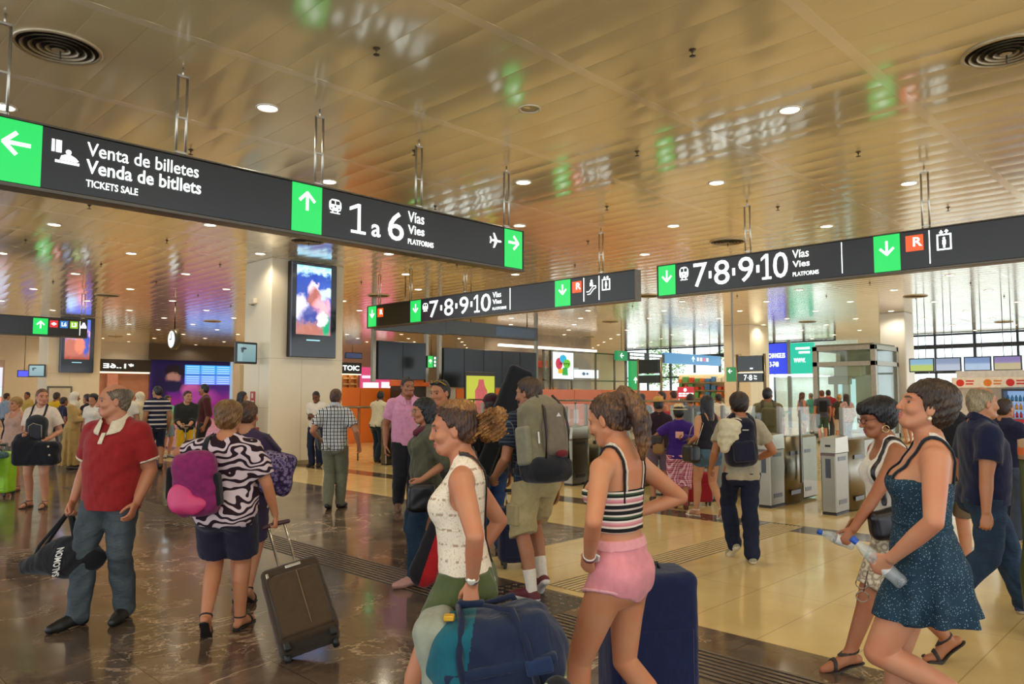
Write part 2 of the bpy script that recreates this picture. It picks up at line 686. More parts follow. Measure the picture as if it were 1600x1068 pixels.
def ik(a, b, l1, l2, pole):
    a, b = np.asarray(a, float), np.asarray(b, float)
    d = b - a; L = np.linalg.norm(d); u = d / max(L, 1e-6)
    L2 = min(L, (l1 + l2) * 0.999); L2 = max(L2, abs(l1 - l2) + 1e-3)
    x = (l1 * l1 - l2 * l2 + L2 * L2) / (2 * L2)
    h = math.sqrt(max(0, l1 * l1 - x * x))
    p = np.asarray(pole, float); p = p - (p @ u) * u
    p = nrm(p)
    return a + u * x + p * h, a + u * L2

def umin(p, q, k=0.02):
    return np.minimum(p[0], q[0]), np.maximum(p[1], q[1]), lambda x, y, z: smin(p[2](x, y, z), q[2](x, y, z), k)

def lerp_poly(P, f):
    n = (len(P) - 1) // 2
    g = f * n
    i = int(min(max(math.floor(g), 0), len(P) - 2)); t = g - i
    p = np.asarray(P[i]) * (1 - t) + np.asarray(P[i + 1]) * t
    return p, nrm(np.asarray(P[i + 1]) - np.asarray(P[i]))

PEOPLE = []

class Person:
    def __init__(s, label, pos, face, H=1.72, sex='m', fat=0.0, res=0.006, skin_='#b98565', lean=0, side=0, twist=0,
                 feet=None, hands=None, head=(0, 0, 0), group=None, arm_pole=None, sh=1.0, hipk=1.0, knee_pole=(0, 1, 0),
                 bust=1.0, buttk=1.0, z=0.0, faced=True, bare=(0, 0), category='person'):
        s.sex, s.fat, s.h = sex, fat, res
        s.k = k = H / 1.72
        s.root = empty('person', (pos[0], pos[1], z), AZ - math.pi + math.radians(face), label, category, group)
        s.face = face
        fem = sex == 'f'
        s.skin = skin(skin_)
        s.skinhex = skin_
        # ---- legs and pelvis
        feet = feet or [(-0.09, 0.0), (0.09, 0.0)]
        s.feet = []
        for i, ft in enumerate(feet):
            ft = list(ft) + [0.0] * (5 - len(ft))
            x, y, yaw, pit, lift = ft
            yaw += (8 if i else -8); p = math.radians(pit)
            sp, cp = math.sin(p), math.cos(p)
            az = max(0.032 + 0.125 * sp + 0.052 * cp, 0.03 - 0.05 * sp + 0.05 * cp) * k + lift
            fd = np.array([math.sin(math.radians(yaw)) * cp, math.cos(math.radians(yaw)) * cp, -sp])
            up = nrm(np.array([math.sin(math.radians(yaw)) * sp, math.cos(math.radians(yaw)) * sp, cp]))
            s.feet.append(dict(a=np.array([x, y, az]), fd=fd, up=up, flat=nrm([fd[0], fd[1], 0]), pit=pit))
        px = sum(f['a'][0] for f in s.feet) / 2 * 0.6
        py = sum(f['a'][1] for f in s.feet) / 2
        hw = (0.088 if not fem else 0.092) * k * hipk
        l1, l2 = 0.435 * k, 0.415 * k
        zp = 0.935 * k
        for _ in range(60):
            O = np.array([px, py, zp])
            ok = all(np.linalg.norm(O + np.array([sx * hw, 0, -0.02 * k]) - f['a']) < (l1 + l2) * 0.997
                     for sx, f in zip((-1, 1), s.feet))
            if ok: break
            zp -= 0.006
        s.O = O
        M = rotx(-math.radians(lean)) @ roty(math.radians(side))
        s.M = M
        s.u = M[:, 2]
        tw = -math.radians(twist)
        s.tw = ([-0.05 * k, 0.12 * k, 0.38 * k, 0.6 * k], [0, 0.15 * tw, tw, tw])
        Mt = M @ rotz(tw)
        s.Mt = Mt
        # ---- torso profile
        T = [-.165, -.12, -.03, .06, .15, .27, .36, .42, .465, .50, .535]
        if not fem:
            A = [.10, .135, .168, .163, .150, .158, .168, .168, .150, .105, .058]
            Bf = [.05, .075, .098, .102, .100, .112, .116, .100, .075, .055, .048]
            Bb = [.06, .080, .105, .095, .085, .095, .104, .104, .094, .075, .055]
        else:
            A = [.10, .142, .178, .160, .132, .136, .142, .142, .128, .092, .050]
            Bf = [.05, .072, .092, .092, .085, .095, .098, .082, .060, .046, .040]
            Bb = [.06, .085, .112, .092, .078, .083, .090, .090, .080, .062, .048]
        fa = [.25, .45, .65, .95, 1.15, .95, .7, .5, .35, .2, .1]
        ff = [.1, .4, 1.0, 1.9, 2.1, 1.5, .9, .5, .3, .2, .1]
        fb = [.2, .5, .8, .8, .8, .7, .6, .5, .4, .3, .2]
        s.T = [t * k for t in T]
        s.A = [a * k * (1 + fat * w) * (sh if i > 4 else 1) for i, (a, w) in enumerate(zip(A, fa))]
        s.Bf = [a * k * (1 + fat * w) for a, w in zip(Bf, ff)]
        s.Bb = [a * k * (1 + fat * w) for a, w in zip(Bb, fb)]
        s.Yc = [0, 0, 0, .0, .004, .004, 0, -.006, -.012, -.014, -.008]
        s.Yc = [y * k for y in s.Yc]
        # ---- legs
        s.legs = []
        tr = [(.092, .076, .056, .056, .037), (.094, .078, .055, .054, .034)][fem]
        tr = [r * k * (1 + fat * w) for r, w in zip(tr, (.55, .5, .35, .35, .2))]
        s.legr = tr
        for i, f in enumerate(s.feet):
            sx = (-1, 1)[i]
            hip = O + M @ np.array([sx * hw, 0, -0.02 * k])
            kp = np.array(knee_pole, float) + f['flat'] * 0.6 + np.array([sx * 0.06, 0, 0])
            knee, ank = ik(hip, f['a'], l1, l2, kp)
            back = -nrm(f['flat'])
            calf = knee * 0.68 + ank * 0.32 + back * 0.016 * k
            mid = hip * 0.5 + knee * 0.5 + f['flat'] * 0.008 * k
            s.legs.append([hip, mid, knee, calf, ank])
        # ---- arms
        shx = (.178 if not fem else .155) * k * sh * (1 + .12 * fat)
        ar = [(.056, .050, .040, .040, .027), (.049, .043, .035, .035, .0235)][fem]
        s.armr = [r * k * (1 + fat * w) for r, w in zip(ar, (.5, .6, .45, .35, .2))]
        la1, la2 = .295 * k, .255 * k
        hands = hands or [None, None]
        s.arms, s.hands = [], []
        for i in (0, 1):
            sx = (-1, 1)[i]
            shd = O + Mt @ np.array([sx * shx, -0.012 * k, 0.428 * k])
            hsp = hands[i]
            if hsp is None:
                hsp = dict(p=(sx * (shx + .05 * k + .10 * fat * k), .03 + O[1], O[2] - .10 * k))
            elif not isinstance(hsp, dict):
                hsp = dict(p=hsp)
            pole = hsp.get('pole', (sx * 0.35, -1, 0))
            el, wr = ik(shd, hsp['p'], la1, la2, pole)
            m1 = shd * .5 + el * .5
            m2 = el * .62 + wr * .38
            s.arms.append([shd, m1, el, m2, wr])
            fdir = nrm(np.asarray(hsp['d'], float)) if 'd' in hsp else nrm(wr - el)
            n = np.asarray(hsp.get('n', (-sx, 0.15, 0)), float)
            n = nrm(n - (n @ fdir) * fdir)
            s.hands.append(dict(w=wr, d=fdir, n=n, l=np.cross(fdir, n) * sx, curl=hsp.get('curl', .35), sx=sx,
                                spread=hsp.get('spread', 0.05), thumb=hsp.get('thumb', .5)))
        # ---- head
        s.nb = O + Mt @ np.array([0, -.012 * k, .50 * k])
        hy, hpz, hr = [math.radians(a) for a in head]
        piv = O + Mt @ np.array([0, 0.002 * k, .575 * k])
        R0 = rotz(-hy) @ np.eye(3)
        s.Rh = (rotx(-math.radians(lean) * 0.35) @ rotz(tw) @ R0 @ rotx(-hpz) @ roty(hr))
        s.hs = (1.0 if not fem else 0.955) * (0.35 + 0.65 * k)
        s.piv = piv
        s.Hc = piv + s.Rh @ (np.array([0, .020, .078]) * s.hs)
        s.faced = faced
        s.buttk = buttk
        s.bust = bust * (1 + fat) if fem else 0
        PEOPLE.append(s)

    # ---- helpers in the head's own axes
    def hp(s, p): return s.Hc + s.Rh @ (np.asarray(p, float) * s.hs)
    def hE(s, c, r): return ell(s.hp(c), np.asarray(r) * s.hs, s.Rh)
    def hC(s, P, r): return chain([s.hp(p) for p in P], [q * s.hs for q in (r if isinstance(r, (list, tuple)) else [r] * len(P))])
    def hlocal(s, c): return (c - s.Hc) @ s.Rh / s.hs

    def torso(s, e=0.0, t0=None, t1=None, drape=0.0, hemflare=0.0, folds=None):
        T = np.array(s.T); A = np.array(s.A); Bf = np.array(s.Bf); Bb = np.array(s.Bb)
        if drape:
            ic = 6
            for arr in (A, Bf, Bb):
                for i in range(ic):
                    arr[i] = arr[i] + drape * max(0, arr[ic] * 0.97 - arr[i])
            if s.fat > 0.1:
                for arr, top in ((A, 4), (Bf, 4), (Bb, 4)):
                    for i in range(0, top):
                        arr[i] = max(arr[i], arr[top] * (1 - 0.03 * (top - i)))
        p = loft(s.O, s.M, T, A + e, Bf + e, Bb + e, Yc=s.Yc, tw=s.tw, folds=folds)
        pl = []
        if t0 is not None: pl.append((s.O + s.M @ np.array([0, 0, t0 * s.k]), -s.M[:, 2]))
        if t1 is not None: pl.append((s.O + s.M @ np.array([0, 0, t1 * s.k]), s.M[:, 2]))
        return cutp(p, *pl) if pl else p

    def P(s, x, y, t):               # point in the shoulder frame
        return s.O + s.Mt @ (np.array([x, y, t]) * s.k)
    def Q(s, x, y, t):               # point in the pelvis frame
        return s.O + s.M @ (np.array([x, y, t]) * s.k)

    def butt(s, e=0.0):
        k = s.k; g = 1 + s.fat * .6
        r = np.array([.082, .074 * s.buttk, .090]) * k * g * (1.06 if s.sex == 'f' else 1) + e
        return [ell(s.Q(sx * .078 * s.buttk, -.046 * s.buttk - .03 * s.fat, -.055), r, s.M) for sx in (-1, 1)]

    def busts(s, e=0.0):
        if not s.bust: return []
        r = np.array([.062, .058, .064]) * s.k * (0.75 + .25 * s.bust) + e
        return [ell(s.P(sx * .068, .078 + .02 * s.fat, .315), r, s.Mt) for sx in (-1, 1)]

    def trap(s, e=0.0):
        k = s.k
        r = (.05 if s.sex == 'm' else .042) * k
        out = []
        for i, a in enumerate(s.arms):
            sx = (-1, 1)[i]
            out.append(chain([s.P(sx * .03, -.02, .515), a[0] * .8 + s.P(sx * .03, -.02, .50) * .2], [r * .8 + e, r * .86 + e]))
        return out

    def arm(s, i, e=0.0, f1=None, add=0.0, f0=None):
        a = s.arms[i]
        p = chain(a, [r + e + add * w for r, w in zip(s.armr, (.15, .8, 1, 1, 1))])
        pl = []
        if f1 is not None and f1 < 2:
            q, d = lerp_poly(a, f1); pl.append((q, d))
        if f0 is not None:
            q, d = lerp_poly(a, f0); pl.append((q, -d))
        return cutp(p, *pl) if pl else p

    def leg(s, i, e=0.0, f1=None, radd=(0, 0, 0, 0, 0), f0=None, rmin=0):
        a = s.legs[i]
        p = chain(a, [max(r + e + q, rmin) for r, q in zip(s.legr, radd)])
        pl = []
        if f1 is not None and f1 < 2:
            q, d = lerp_poly(a, f1); pl.append((q, d))
        if f0 is not None:
            q, d = lerp_poly(a, f0); pl.append((q, -d))
        return cutp(p, *pl) if pl else p

    def footpts(s, i):
        f = s.feet[i]; k = s.k
        a, fd, up = f['a'], f['fd'], f['up']
        heel = a - fd * .042 * k - up * .045 * k
        ball = a + fd * .125 * k - up * .050 * k
        toed = fd if f['pit'] < 15 else nrm(f['flat'] * .8 + fd * .2)
        toe = ball + toed * .068 * k - up * .006 * k
        mid = a + fd * .05 * k - up * .030 * k
        return heel, mid, ball, toe

    def foot(s, i, e=0.0):
        heel, mid, ball, toe = s.footpts(i); k = s.k; f = s.feet[i]
        lat = np.cross(f['fd'], f['up'])
        g = .93 if s.sex == 'f' else 1
        return [chain([heel, mid, ball, toe], [(.030 * g) * k + e, (.036 * g) * k + e, (.037 * g) * k + e, (.022 * g) * k + e]),
                chain([f['a'], mid], [.036 * k * g + e * .7, .034 * k * g + e])]

    def neck(s, e=0.0, r=None):
        r = r or ((.060 if s.sex == 'm' else .048) * s.k * (1 + .25 * s.fat))
        return chain([s.nb, s.piv, s.hp((0, -.012, -.03))], [r * 1.08 + e, r + e, r * .98 + e])

    def headops(s):
        E, C = s.hE, s.hC
        m = s.sex == 'm'
        ops = [('u', s.neck(), .03),
               ('u', E((0, -.012, .030), (.076, .098, .089)), .03),
               ('u', E((0, .030, -.040), (.056 if m else .051, .060, .070)), .035),
               ('u', E((0, .058, -.092), (.030 if m else .024, .030, .024)), .03),
               ('u', C([(-.050, -.002, -.055), (-.030, .055, -.094)], [.024, .020]), .02),
               ('u', C([(.050, -.002, -.055), (.030, .055, -.094)], [.024, .020]), .02)]
        if s.h < 0.012:
            ops += [('u', C([(-.045, .070, .026), (0, .087, .024), (.045, .070, .026)], [.010, .013, .010]), .016)]
            for sx in (-1, 1):
                ops += [('s', E((sx * .031, .100, .001), (.020, .017, .013)), .010),
                        ('u', E((sx * .042, .060, -.030), (.024, .024, .022)), .02)]
            ops += [('u', C([(0, .090, .012), (0, .107, -.033)], [.009, .0120]), .010),
                    ('u', E((-.012, .100, -.036), (.010, .012, .009)), .006), ('u', E((.012, .100, -.036), (.010, .012, .009)), .006),
                    ('u', C([(-.020, .082, -.062), (0, .093, -.060), (.020, .082, -.062)], [.005, .0075, .005]), .005),
                    ('u', C([(-.018, .081, -.073), (0, .091, -.073), (.018, .081, -.073)], [.005, .0085, .005]), .005),
                    ('s', C([(-.022, .090, -.0675), (0, .101, -.0670), (.022, .090, -.0675)], [.002, .0035, .002]), .004)]
            for sx in (-1, 1):
                Me = s.Rh @ rotz(sx * .35) @ rotx(-.15)
                ops += [('u', ell(s.hp((sx * .078, -.008, -.010)), np.array([.009, .019, .031]) * s.hs, Me), .006),
                        ('s', ell(s.hp((sx * .089, -.004, -.008)), np.array([.006, .010, .019]) * s.hs, Me), .004)]
        else:
            ops += [('u', E((0, .100, -.025), (.013, .018, .024)), .012)]
            for sx in (-1, 1):
                ops += [('u', E((sx * .078, -.008, -.01), (.010, .02, .03)), .008)]
        return ops

    def handops(s, i):
        h = s.hands[i]; k = s.k * (1.0 if s.sex == 'm' else .9)
        w, d, n, l, c = h['w'], h['d'], h['n'], h['l'], h['curl']
        ops = [('u', chain([w - d * .01, w + d * .045 * k + l * .004 * k, w + d * .085 * k], [.024 * k, .036 * k, .038 * k], flat=(n, .42)), .014)]
        if s.h > .011:
            a1 = c * .9; d1 = d * math.cos(a1) + n * math.sin(a1)
            ops.append(('u', chain([w + d * .08 * k, w + d * .085 * k + d1 * .07 * k], [.032 * k, .022 * k], flat=(n, .45)), .01))
            ops.append(('u', chain([w + d * .03 * k + l * .025 * k, w + d * .075 * k + l * .045 * k], [.014 * k, .010 * k]), .01))
            return ops
        for off, L in ((.029, .070), (.010, .079), (-.010, .073), (-.028, .057)):
            p = w + d * .088 * k + l * off * k
            ang = 0
            pts = [p - d * .02 * k, p]
            sp = off * h['spread'] * 8
            for ph, ca in ((.45, .75), (.31, 1.05), (.24, .75)):
                ang += c * ca
                p = p + (d * math.cos(ang) + n * math.sin(ang) + l * sp) * L * ph * k
                pts.append(p)
            ops.append(('u', chain(pts, [.0095 * k, .0095 * k, .0088 * k, .0080 * k, .0068 * k]), .004))
        t0 = w + d * .022 * k + l * .022 * k + n * .006 * k
        th = h['thumb']
        t1 = t0 + (d * .75 + l * (.75 - .5 * th) + n * (.25 + .5 * th)) * .042 * k
        t2 = t1 + (d * (.95 - .2 * th) + l * (.30 - .35 * th) + n * (.15 + .75 * th)) * .032 * k
        t3 = t2 + (d * (.95 - .2 * th) + l * (.15 - .5 * th) + n * (.1 + .75 * th)) * .026 * k
        ops.append(('u', chain([t0, t1, t2, t3], [.016 * k, .0115 * k, .0105 * k, .008 * k]), .006))
        return ops

    def body(s, lips='#a8685a', brow='#5a4434', beardmat=None):
        ops = [('u', s.torso(), 0)]
        ops += [('u', p, .03) for p in s.butt()]
        ops += [('u', p, .02) for p in s.busts()]
        ops += [('u', p, .03) for p in s.trap()]
        for i in (0, 1):
            ops.append(('u', s.arm(i), .035))
        for i in (0, 1):
            ops.append(('u', s.leg(i), .03))
            ops += [('u', p, .02) for p in s.foot(i)]
        for i in (0, 1):
            ops += s.handops(i)
        ops += s.headops()
        def paint(c):
            q = s.hlocal(c)
            ax = np.abs(q[:, 0])
            lip = (ax < .024 - np.abs(q[:, 2] + .067) * .8) & (q[:, 1] > .078) & (q[:, 2] > -.083) & (q[:, 2] < -.053)
            arch = q[:, 2] - (.0255 - (ax - .034) ** 2 * 10)
            br = (ax > .011) & (ax < .052) & (np.abs(arch) < .0042) & (q[:, 1] > .045)
            if s.h > .0074:        # too small in the picture for eyeballs of their own
                br = (ax > .012) & (ax < .050) & (np.abs(arch) < .006) & (q[:, 1] > .045)
                br = br | ((np.abs(ax - .031) < .014) & (np.abs(q[:, 2] - .001) < .0065) & (q[:, 1] > .05))
            return np.where(br, 2, np.where(lip, 1, 0))
        s.body_o = sdf_obj('body', ops, s.h, [s.skin, skin(lips), plain(brow, .7)], s.root, paint=paint if s.faced and s.h < .012 else None)
        if s.faced and s.h < .0075:
            for sx in (-1, 1):
                mb = MB()
                M = Matrix(s.Rh.tolist()).to_4x4()
                M.translation = Vector(s.hp((sx * .031, .0715, .000)))
                r = .0118 * s.hs
                R4 = M @ Matrix.Rotation(-math.pi / 2, 4, 'X')
                prof = [(r * math.sin(t), r * math.cos(t)) for t in np.linspace(0.001, math.pi - .001, 11)]
                mb.mat(0).lathe(prof[4:], (0, 0, 0), 14, R4)
                mb.mat(1).lathe(prof[:5], (0, 0, 0), 14, R4)
                mb.build('eye', [plain('#b8aca2', .3), plain('#241812', .15)], s.root)
        return s

    # ---- hair
    def hair(s, style, mat, vol=0.0, line=0.0, name='hair', extra=None, h=None, bang=0.0):
        E, C = s.hE, s.hC
        h = h or s.h
        v = vol
        base = [('u', E((0, -.014, .032), (.083 + v, .105 + v, .096 + v)), 0),
                ('u', E((0, -.045, -.02), (.072 + v * .8, .064 + v, .075)), .03)]
        ops = list(base)
        yk = [-.14, -.06, -.03, -.012, .000, .018, .030, .050, .085, .13]
        zk = [-.085, -.085, -.055, .022, .000, .000, .034, .062 - bang * .3, .088 - bang, .094 - bang]
        cutz = True
        if style == 'balding':
            ops.append(('s', E((0, .035, .115), (.066, .115, .075)), .01))
            zk = [-.075, -.075, -.045, .02, .000, .000, .035, .06, .09, .09]
        elif style == 'ring':
            ops.append(('s', E((0, .02, .12), (.072, .135, .085)), .012))
            zk = [-.075, -.075, -.045, .02, .000, .000, .03, .06, .09, .09]
        elif style == 'buzz':
            pass
        elif style == 'crop':           # rounded short cut with full crown and fringe
            ops += [('u', E((0, -.045, .055), (.090, .085, .075)), .03), ('u', E((0, -.075, .0), (.075, .05, .06)), .03)]
            zk = [-.082, -.082, -.065, -.03, -.028, -.016, .018, .044, .058 - bang, .06 - bang]
        elif style == 'curly':
            for j in range(16):
                t = j * 2.4; zz = .02 + .08 * ((j * 7) % 5) / 5
                ops.append(('u', E((.075 * math.cos(t) * (1.1 - zz * 3), -.02 + .085 * math.sin(t) * (1.1 - zz * 3), zz), (.035, .035, .032)), .012))
            zk = [-.075, -.075, -.05, -.02, -.015, .000, .030, .055, .07, .075]
        elif style in ('tied', 'bun', 'ponytail'):
            zk = [-.075, -.07, -.05, .012, .006, .010, .040, .064, .090, .096]
        elif style == 'long':
            cutz = False
        elif style == 'bob':
            zk = [-.12, -.12, -.12, -.10, -.09, -.07, .0, .045, .06 - bang, .065 - bang]
            ops += [('u', C([(-.07, -.02, .0), (-.072, -.02, -.09)], [.035, .025]), .03), ('u', C([(.07, -.02, .0), (.072, -.02, -.09)], [.035, .025]), .03)]
        if style == 'long':
            for sx in (-1, 1):
                ops.append(('u', C([(sx * .055, -.02, .02), (sx * .075, -.02, -.08), (sx * .075, -.045, -.20)], [.04, .036, .03]), .03))
            ops.append(('u', C([(0, -.06, .03), (0, -.085, -.09), (0, -.095, -.24)], [.07, .06, .045]), .04))
            yk = [-.3, -.03, .0, .02, .04, .06, .085, .13]
            zk = [-.6, -.6, -.3, -.12, .02, .045, .066, .076]
        for e in (extra or []):
            ops.append(e)
        def line_fn(x, y, z):
            a, b, c = _loc(x, y, z, s.Hc, s.Rh)
            a, b, c = a / s.hs, b / s.hs, c / s.hs
            zc = np.interp(b, yk, zk).astype(f32) + f32(line)
            return ((zc - c) * f32(.75 * s.hs)).astype(f32)
        cut = (s.Hc - 1, s.Hc + 1, line_fn)
        if extra:
            ids = [id(e) for e in extra]
            cutops = [o for o in ops if id(o) not in ids]
            ops = cutops + [('i', cut, 0)] + [(e[0], e[1], e[2]) for e in extra]
        else:
            ops = ops + [('i', cut, 0)]
        # the face, ears and neck stay clear of it
        amp = .0022 if s.h < .0075 else .001
        def disp(x, y, z):
            a, b, c = _loc(x, y, z, s.Hc, s.Rh)
            th = np.arctan2(a, b + .02)
            return f32(amp) * (np.sin(th * 34 + c * 60) + np.sin(th * 57 - c * 90 + 1.3) * .6 + .7 * np.sin(c * 140 + th * 9))
        return sdf_obj(name, ops, min(h, .006) if s.h < .0075 else h, mat, s.root, disp=disp)

    def beard(s, mat):
        E = s.hE
        ops = [('u', E((0, .034, -.052), (.060, .062, .066)), 0), ('u', E((0, .062, -.092), (.036, .034, .030)), .02)]
        def keep(x, y, z):
            a, b, c = _loc(x, y, z, s.Hc, s.Rh)
            return np.maximum(c + f32(.036) + np.abs(a) * -0.35, f32(.02) - b).astype(f32)
        ops.append(('i', (s.Hc - 1, s.Hc + 1, keep), 0))
        ops.append(('s', E((0, .098, -.067), (.022, .02, .008)), .004))
        return sdf_obj('beard', ops, s.h, mat, s.root)

    # ---- clothes
    def shirt(s, name, mat, e=.012, sleeve=.55, hem=-.09, neck='crew', drape=.35, loose=.010, wr=.0025, t1=None, paint=None,
              armhole=.0, strapx=.085, strapw=.017, flare=None, hemk=None):
        k = s.k
        ops = []
        tor = s.torso(e, t0=hem, t1=t1, drape=drape)
        ops.append(('u', tor, 0))
        if hem < -.05:
            o = s.Q(0, 0, hem)
            ops += [('u', cutp(p, (o, -s.M[:, 2])), .03) for p in s.butt(e)]
        bb = s.busts(e * .9)
        if t1 is not None:
            bb = [cutp(p, (s.Q(0, 0, t1), s.M[:, 2])) for p in bb]
        ops += [('u', p, .035) for p in bb]
        if sleeve:
            ops += [('u', p, .03) for p in s.trap(e)]
            fr = sleeve if isinstance(sleeve, (list, tuple)) else (sleeve, sleeve)
            for i in (0, 1):
                ops.append(('u', s.arm(i, e, fr[i], loose), .035))
        elif t1 is None or neck in ('tank',):
            ops += [('u', p, .03) for p in s.trap(e * .6)]
        if neck in ('tank',):
            for i in (0, 1):
                ops.append(('s', chain([s.arms[i][0] + s.Mt @ np.array([(-1, 1)[i] * .02, 0, .03]), s.arms[i][0] + s.Mt @ np.array([(-1, 1)[i] * .012, 0, -.07]), s.arms[i][1]],
                                       [s.armr[0] + .014, s.armr[0] + .010, s.armr[1] + .008]), .008))
            ops.append(('s', chain([s.P(0, .05, .56), s.P(0, .09, .46)], [.085 * k, .072 * k]), .01))
            ops.append(('s', chain([s.P(0, -.05, .56), s.P(0, -.12, .47)], [.085 * k, .070 * k]), .01))
        if neck == 'strap':
            tt = umin(umin(s.torso(.006), s.trap(.006)[0], .03), s.trap(.006)[1], .03)
            for sx in (-1, 1):
                n = s.Mt[:, 0]
                slab = cutp(tt, (s.P(sx * (strapx + strapw / 2 / k), 0, .4), n * sx), (s.P(sx * (strapx - strapw / 2 / k), 0, .4), -n * sx),
                            (s.Q(0, 0, (t1 or .35) - .03), -s.M[:, 2]))
                ops.append(('u', slab, 0))
        nr = (.060 if s.sex == 'm' else .050) * k * (1 + .25 * s.fat)
        if neck in ('crew', 'v', 'collar', 'scoop'):
            ops.append(('s', s.neck(.010 + (.012 if neck == 'scoop' else 0)), .006))
        if neck in ('v', 'collar'):
            ops.append(('s', chain([s.P(0, .06, .56), s.P(0, .135 * (1 + s.fat * .4), .40 if neck == 'v' else .405)], [.052 * k, .012 * k]), .006))
        if neck == 'scoop':
            ops.append(('s', chain([s.P(0, .05, .57), s.P(0, .115, .45)], [.085 * k, .06 * k]), .008))
        return sdf_obj(name, ops, s.h, mat, s.root, disp=wrinkle(wr, seed=hash_i(name, s)) if wr else None, paint=paint)

    def collar(s, mat, name='collar', r=.078, open_=True):
        k = s.k
        g = 1 + .25 * s.fat
        base = chain([s.P(0, -.010, .42), s.P(0, .004, .575)], [(.150 if s.sex == 'm' else .125) * k * g, (.066 if s.sex == 'm' else .056) * k * g])
        tilt = nrm(s.Mt @ np.array([0, .55, 1]))
        p = cutp(shell(base, 0, .0045), (s.P(0, 0, .560), tilt), (s.P(0, 0, .486), -tilt))
        ops = [('u', p, 0)]
        if open_:
            ops.append(('s', chain([s.P(0, .05, .60), s.P(0, .14, .42)], [.044 * k, .030 * k]), .0))
        return sdf_obj(name, ops, min(s.h, .006), mat, s.root)

    def cuffs(s, mat, f, w=.10, e=.026, name='cuff'):
        for i in (0, 1):
            sdf_obj(name, [('u', s.arm(i, e, f, 0, f - w), 0)], min(s.h, .005), mat, s.root)

    def pants(s, name, mat, e=.010, f1=2, waist=.085, radd=(.004, .004, .012, .016, .026), wr=.003, paint=None, waist0=None):
        w = (s.Q(0, 0, waist), s.M[:, 2])
        ops = [('u', s.torso(e, t1=waist), 0)]
        ops += [('u', cutp(p, w), .03) for p in s.butt(e)]
        fr = f1 if isinstance(f1, (list, tuple)) else (f1, f1)
        for i in (0, 1):
            p = s.leg(i, e, fr[i], radd)
            ops.append(('u', cutp(p, w), .025))
        return sdf_obj(name, ops, s.h, mat, s.root, disp=wrinkle(wr, seed=hash_i(name, s), fz=30) if wr else None, paint=paint)

    def skirt(s, name, mat, top=.09, hem=-.35, hemA=.24, hemF=.19, hemB=.19, e=.012, folds=(9, .02), up=None, paint=None, mid=None):
        """cloth hung from the waist; up = the bodice's top when it is a dress"""
        k = s.k
        T, A, F, B, Y = [], [], [], [], []
        Ti = np.array(s.T)
        ia = lambda arr, t: float(np.interp(t * k, Ti, arr))
        hy = np.mean([f['a'][1] for f in s.feet]) - s.O[1]
        t_hip = -.04
        for t in np.linspace(hem, t_hip, 5)[:-1]:
            g = (t_hip - t) / (t_hip - hem)
            A.append((ia(s.A, t_hip) + .02) * (1 - g) + hemA * k * g); F.append((ia(s.Bf, t_hip) + .02) * (1 - g) + hemF * k * g)
            B.append((ia(s.Bb, t_hip) + .035) * (1 - g) + hemB * k * g); T.append(t * k); Y.append(0)
        for t in np.arange(t_hip, top + .001, .03):
            bl = (top - t) / (top - t_hip)
            T.append(t * k); A.append(ia(s.A, t) + e + .012 * bl); F.append(ia(s.Bf, t) + e + .01 * bl); B.append(ia(s.Bb, t) + e + .03 * bl); Y.append(ia(s.Yc, t))
        p = loft(s.O, s.M, T, A, F, B, n=2.1, Yc=Y, folds=(folds[0], folds[1], hem * k, top * k))
        ops = [('u', p, 0)]
        ops += [('u', q, .04) for q in s.butt(e)]
        hp_ = (s.Q(0, 0, hem), -s.M[:, 2])
        ops += [('u', cutp(s.leg(i, .016), hp_), .05) for i in (0, 1)]
        if up is not None:
            ops.append(('u', s.torso(e, t0=top - .02, t1=up), .01))
            ops += [('u', cutp(q, (s.Q(0, 0, up), s.M[:, 2])), .03) for q in s.busts(e)]
        return ops

    def shoes(s, mat, sole, e=.009, top=.5, name='shoe', ankle=.0):
        for i in (0, 1):
            f = s.feet[i]; k = s.k
            ops = [('u', p, .012) for p in s.foot(i, e)]
            ops.append(('i', cutp((f['a'] - 1, f['a'] + 1, lambda x, y, z: np.full(np.broadcast(x, y, z).shape, -1, f32)),
                                  (f['a'] + f['up'] * (.012 + ankle), nrm(f['up'] - f['fd'] * .15))), 0))
            base = f['a'] - f['up'] * .072 * k
            def paint(c, base=base, up=f['up']):
                return (((c - base) @ up) < .020).astype(int)
            sdf_obj(name, ops, min(s.h, .007), [mat, sole], s.root, paint=paint)

    def sandals(s, mat, sole=None, th=.012, straps=True, name='sandal', raise_=0.0, only=None):
        for i in (0, 1):
            if only is not None and i not in only: continue
            f = s.feet[i]; k = s.k
            heel, mid, ball, toe = s.footpts(i)
            up = f['up']
            dn = lambda p, q: p - up * q * k
            w = [.036 * k, .034 * k, .044 * k, .032 * k]
            hh = .030 * k
            bot = [heel - up * hh, mid - up * (.045 * k), ball - up * (.034 * k), toe - up * (.020 * k)]
            ops = [('u', chain(bot, w, flat=(up, .22)), 0)]
            if straps:
                full = umin(s.foot(i, 0)[0], s.foot(i, 0)[1], .012)
                n1 = nrm(f['fd'] * .9 + up * .25)
                ops.append(('u', cutp(shell(full, .004, .004), (ball + f['fd'] * .012, n1), (ball - f['fd'] * .012, -n1)), 0))
                n2 = nrm(up * .8 + f['fd'] * .5)
                ops.append(('u', cutp(shell(umin(full, s.leg(i), .01), .004, .004), (f['a'] + up * .014, up), (f['a'] + up * .002, -up)), 0))
            sdf_obj(name, ops, min(s.h, .005), mat, s.root)

    def socks(s, mat, f0=1.72):
        for i in (0, 1):
            ops = [('u', s.leg(i, .004, None, f0=f0), 0)] + [('u', p, .012) for p in s.foot(i, .003)]
            sdf_obj('sock', ops, min(s.h, .007), mat, s.root)

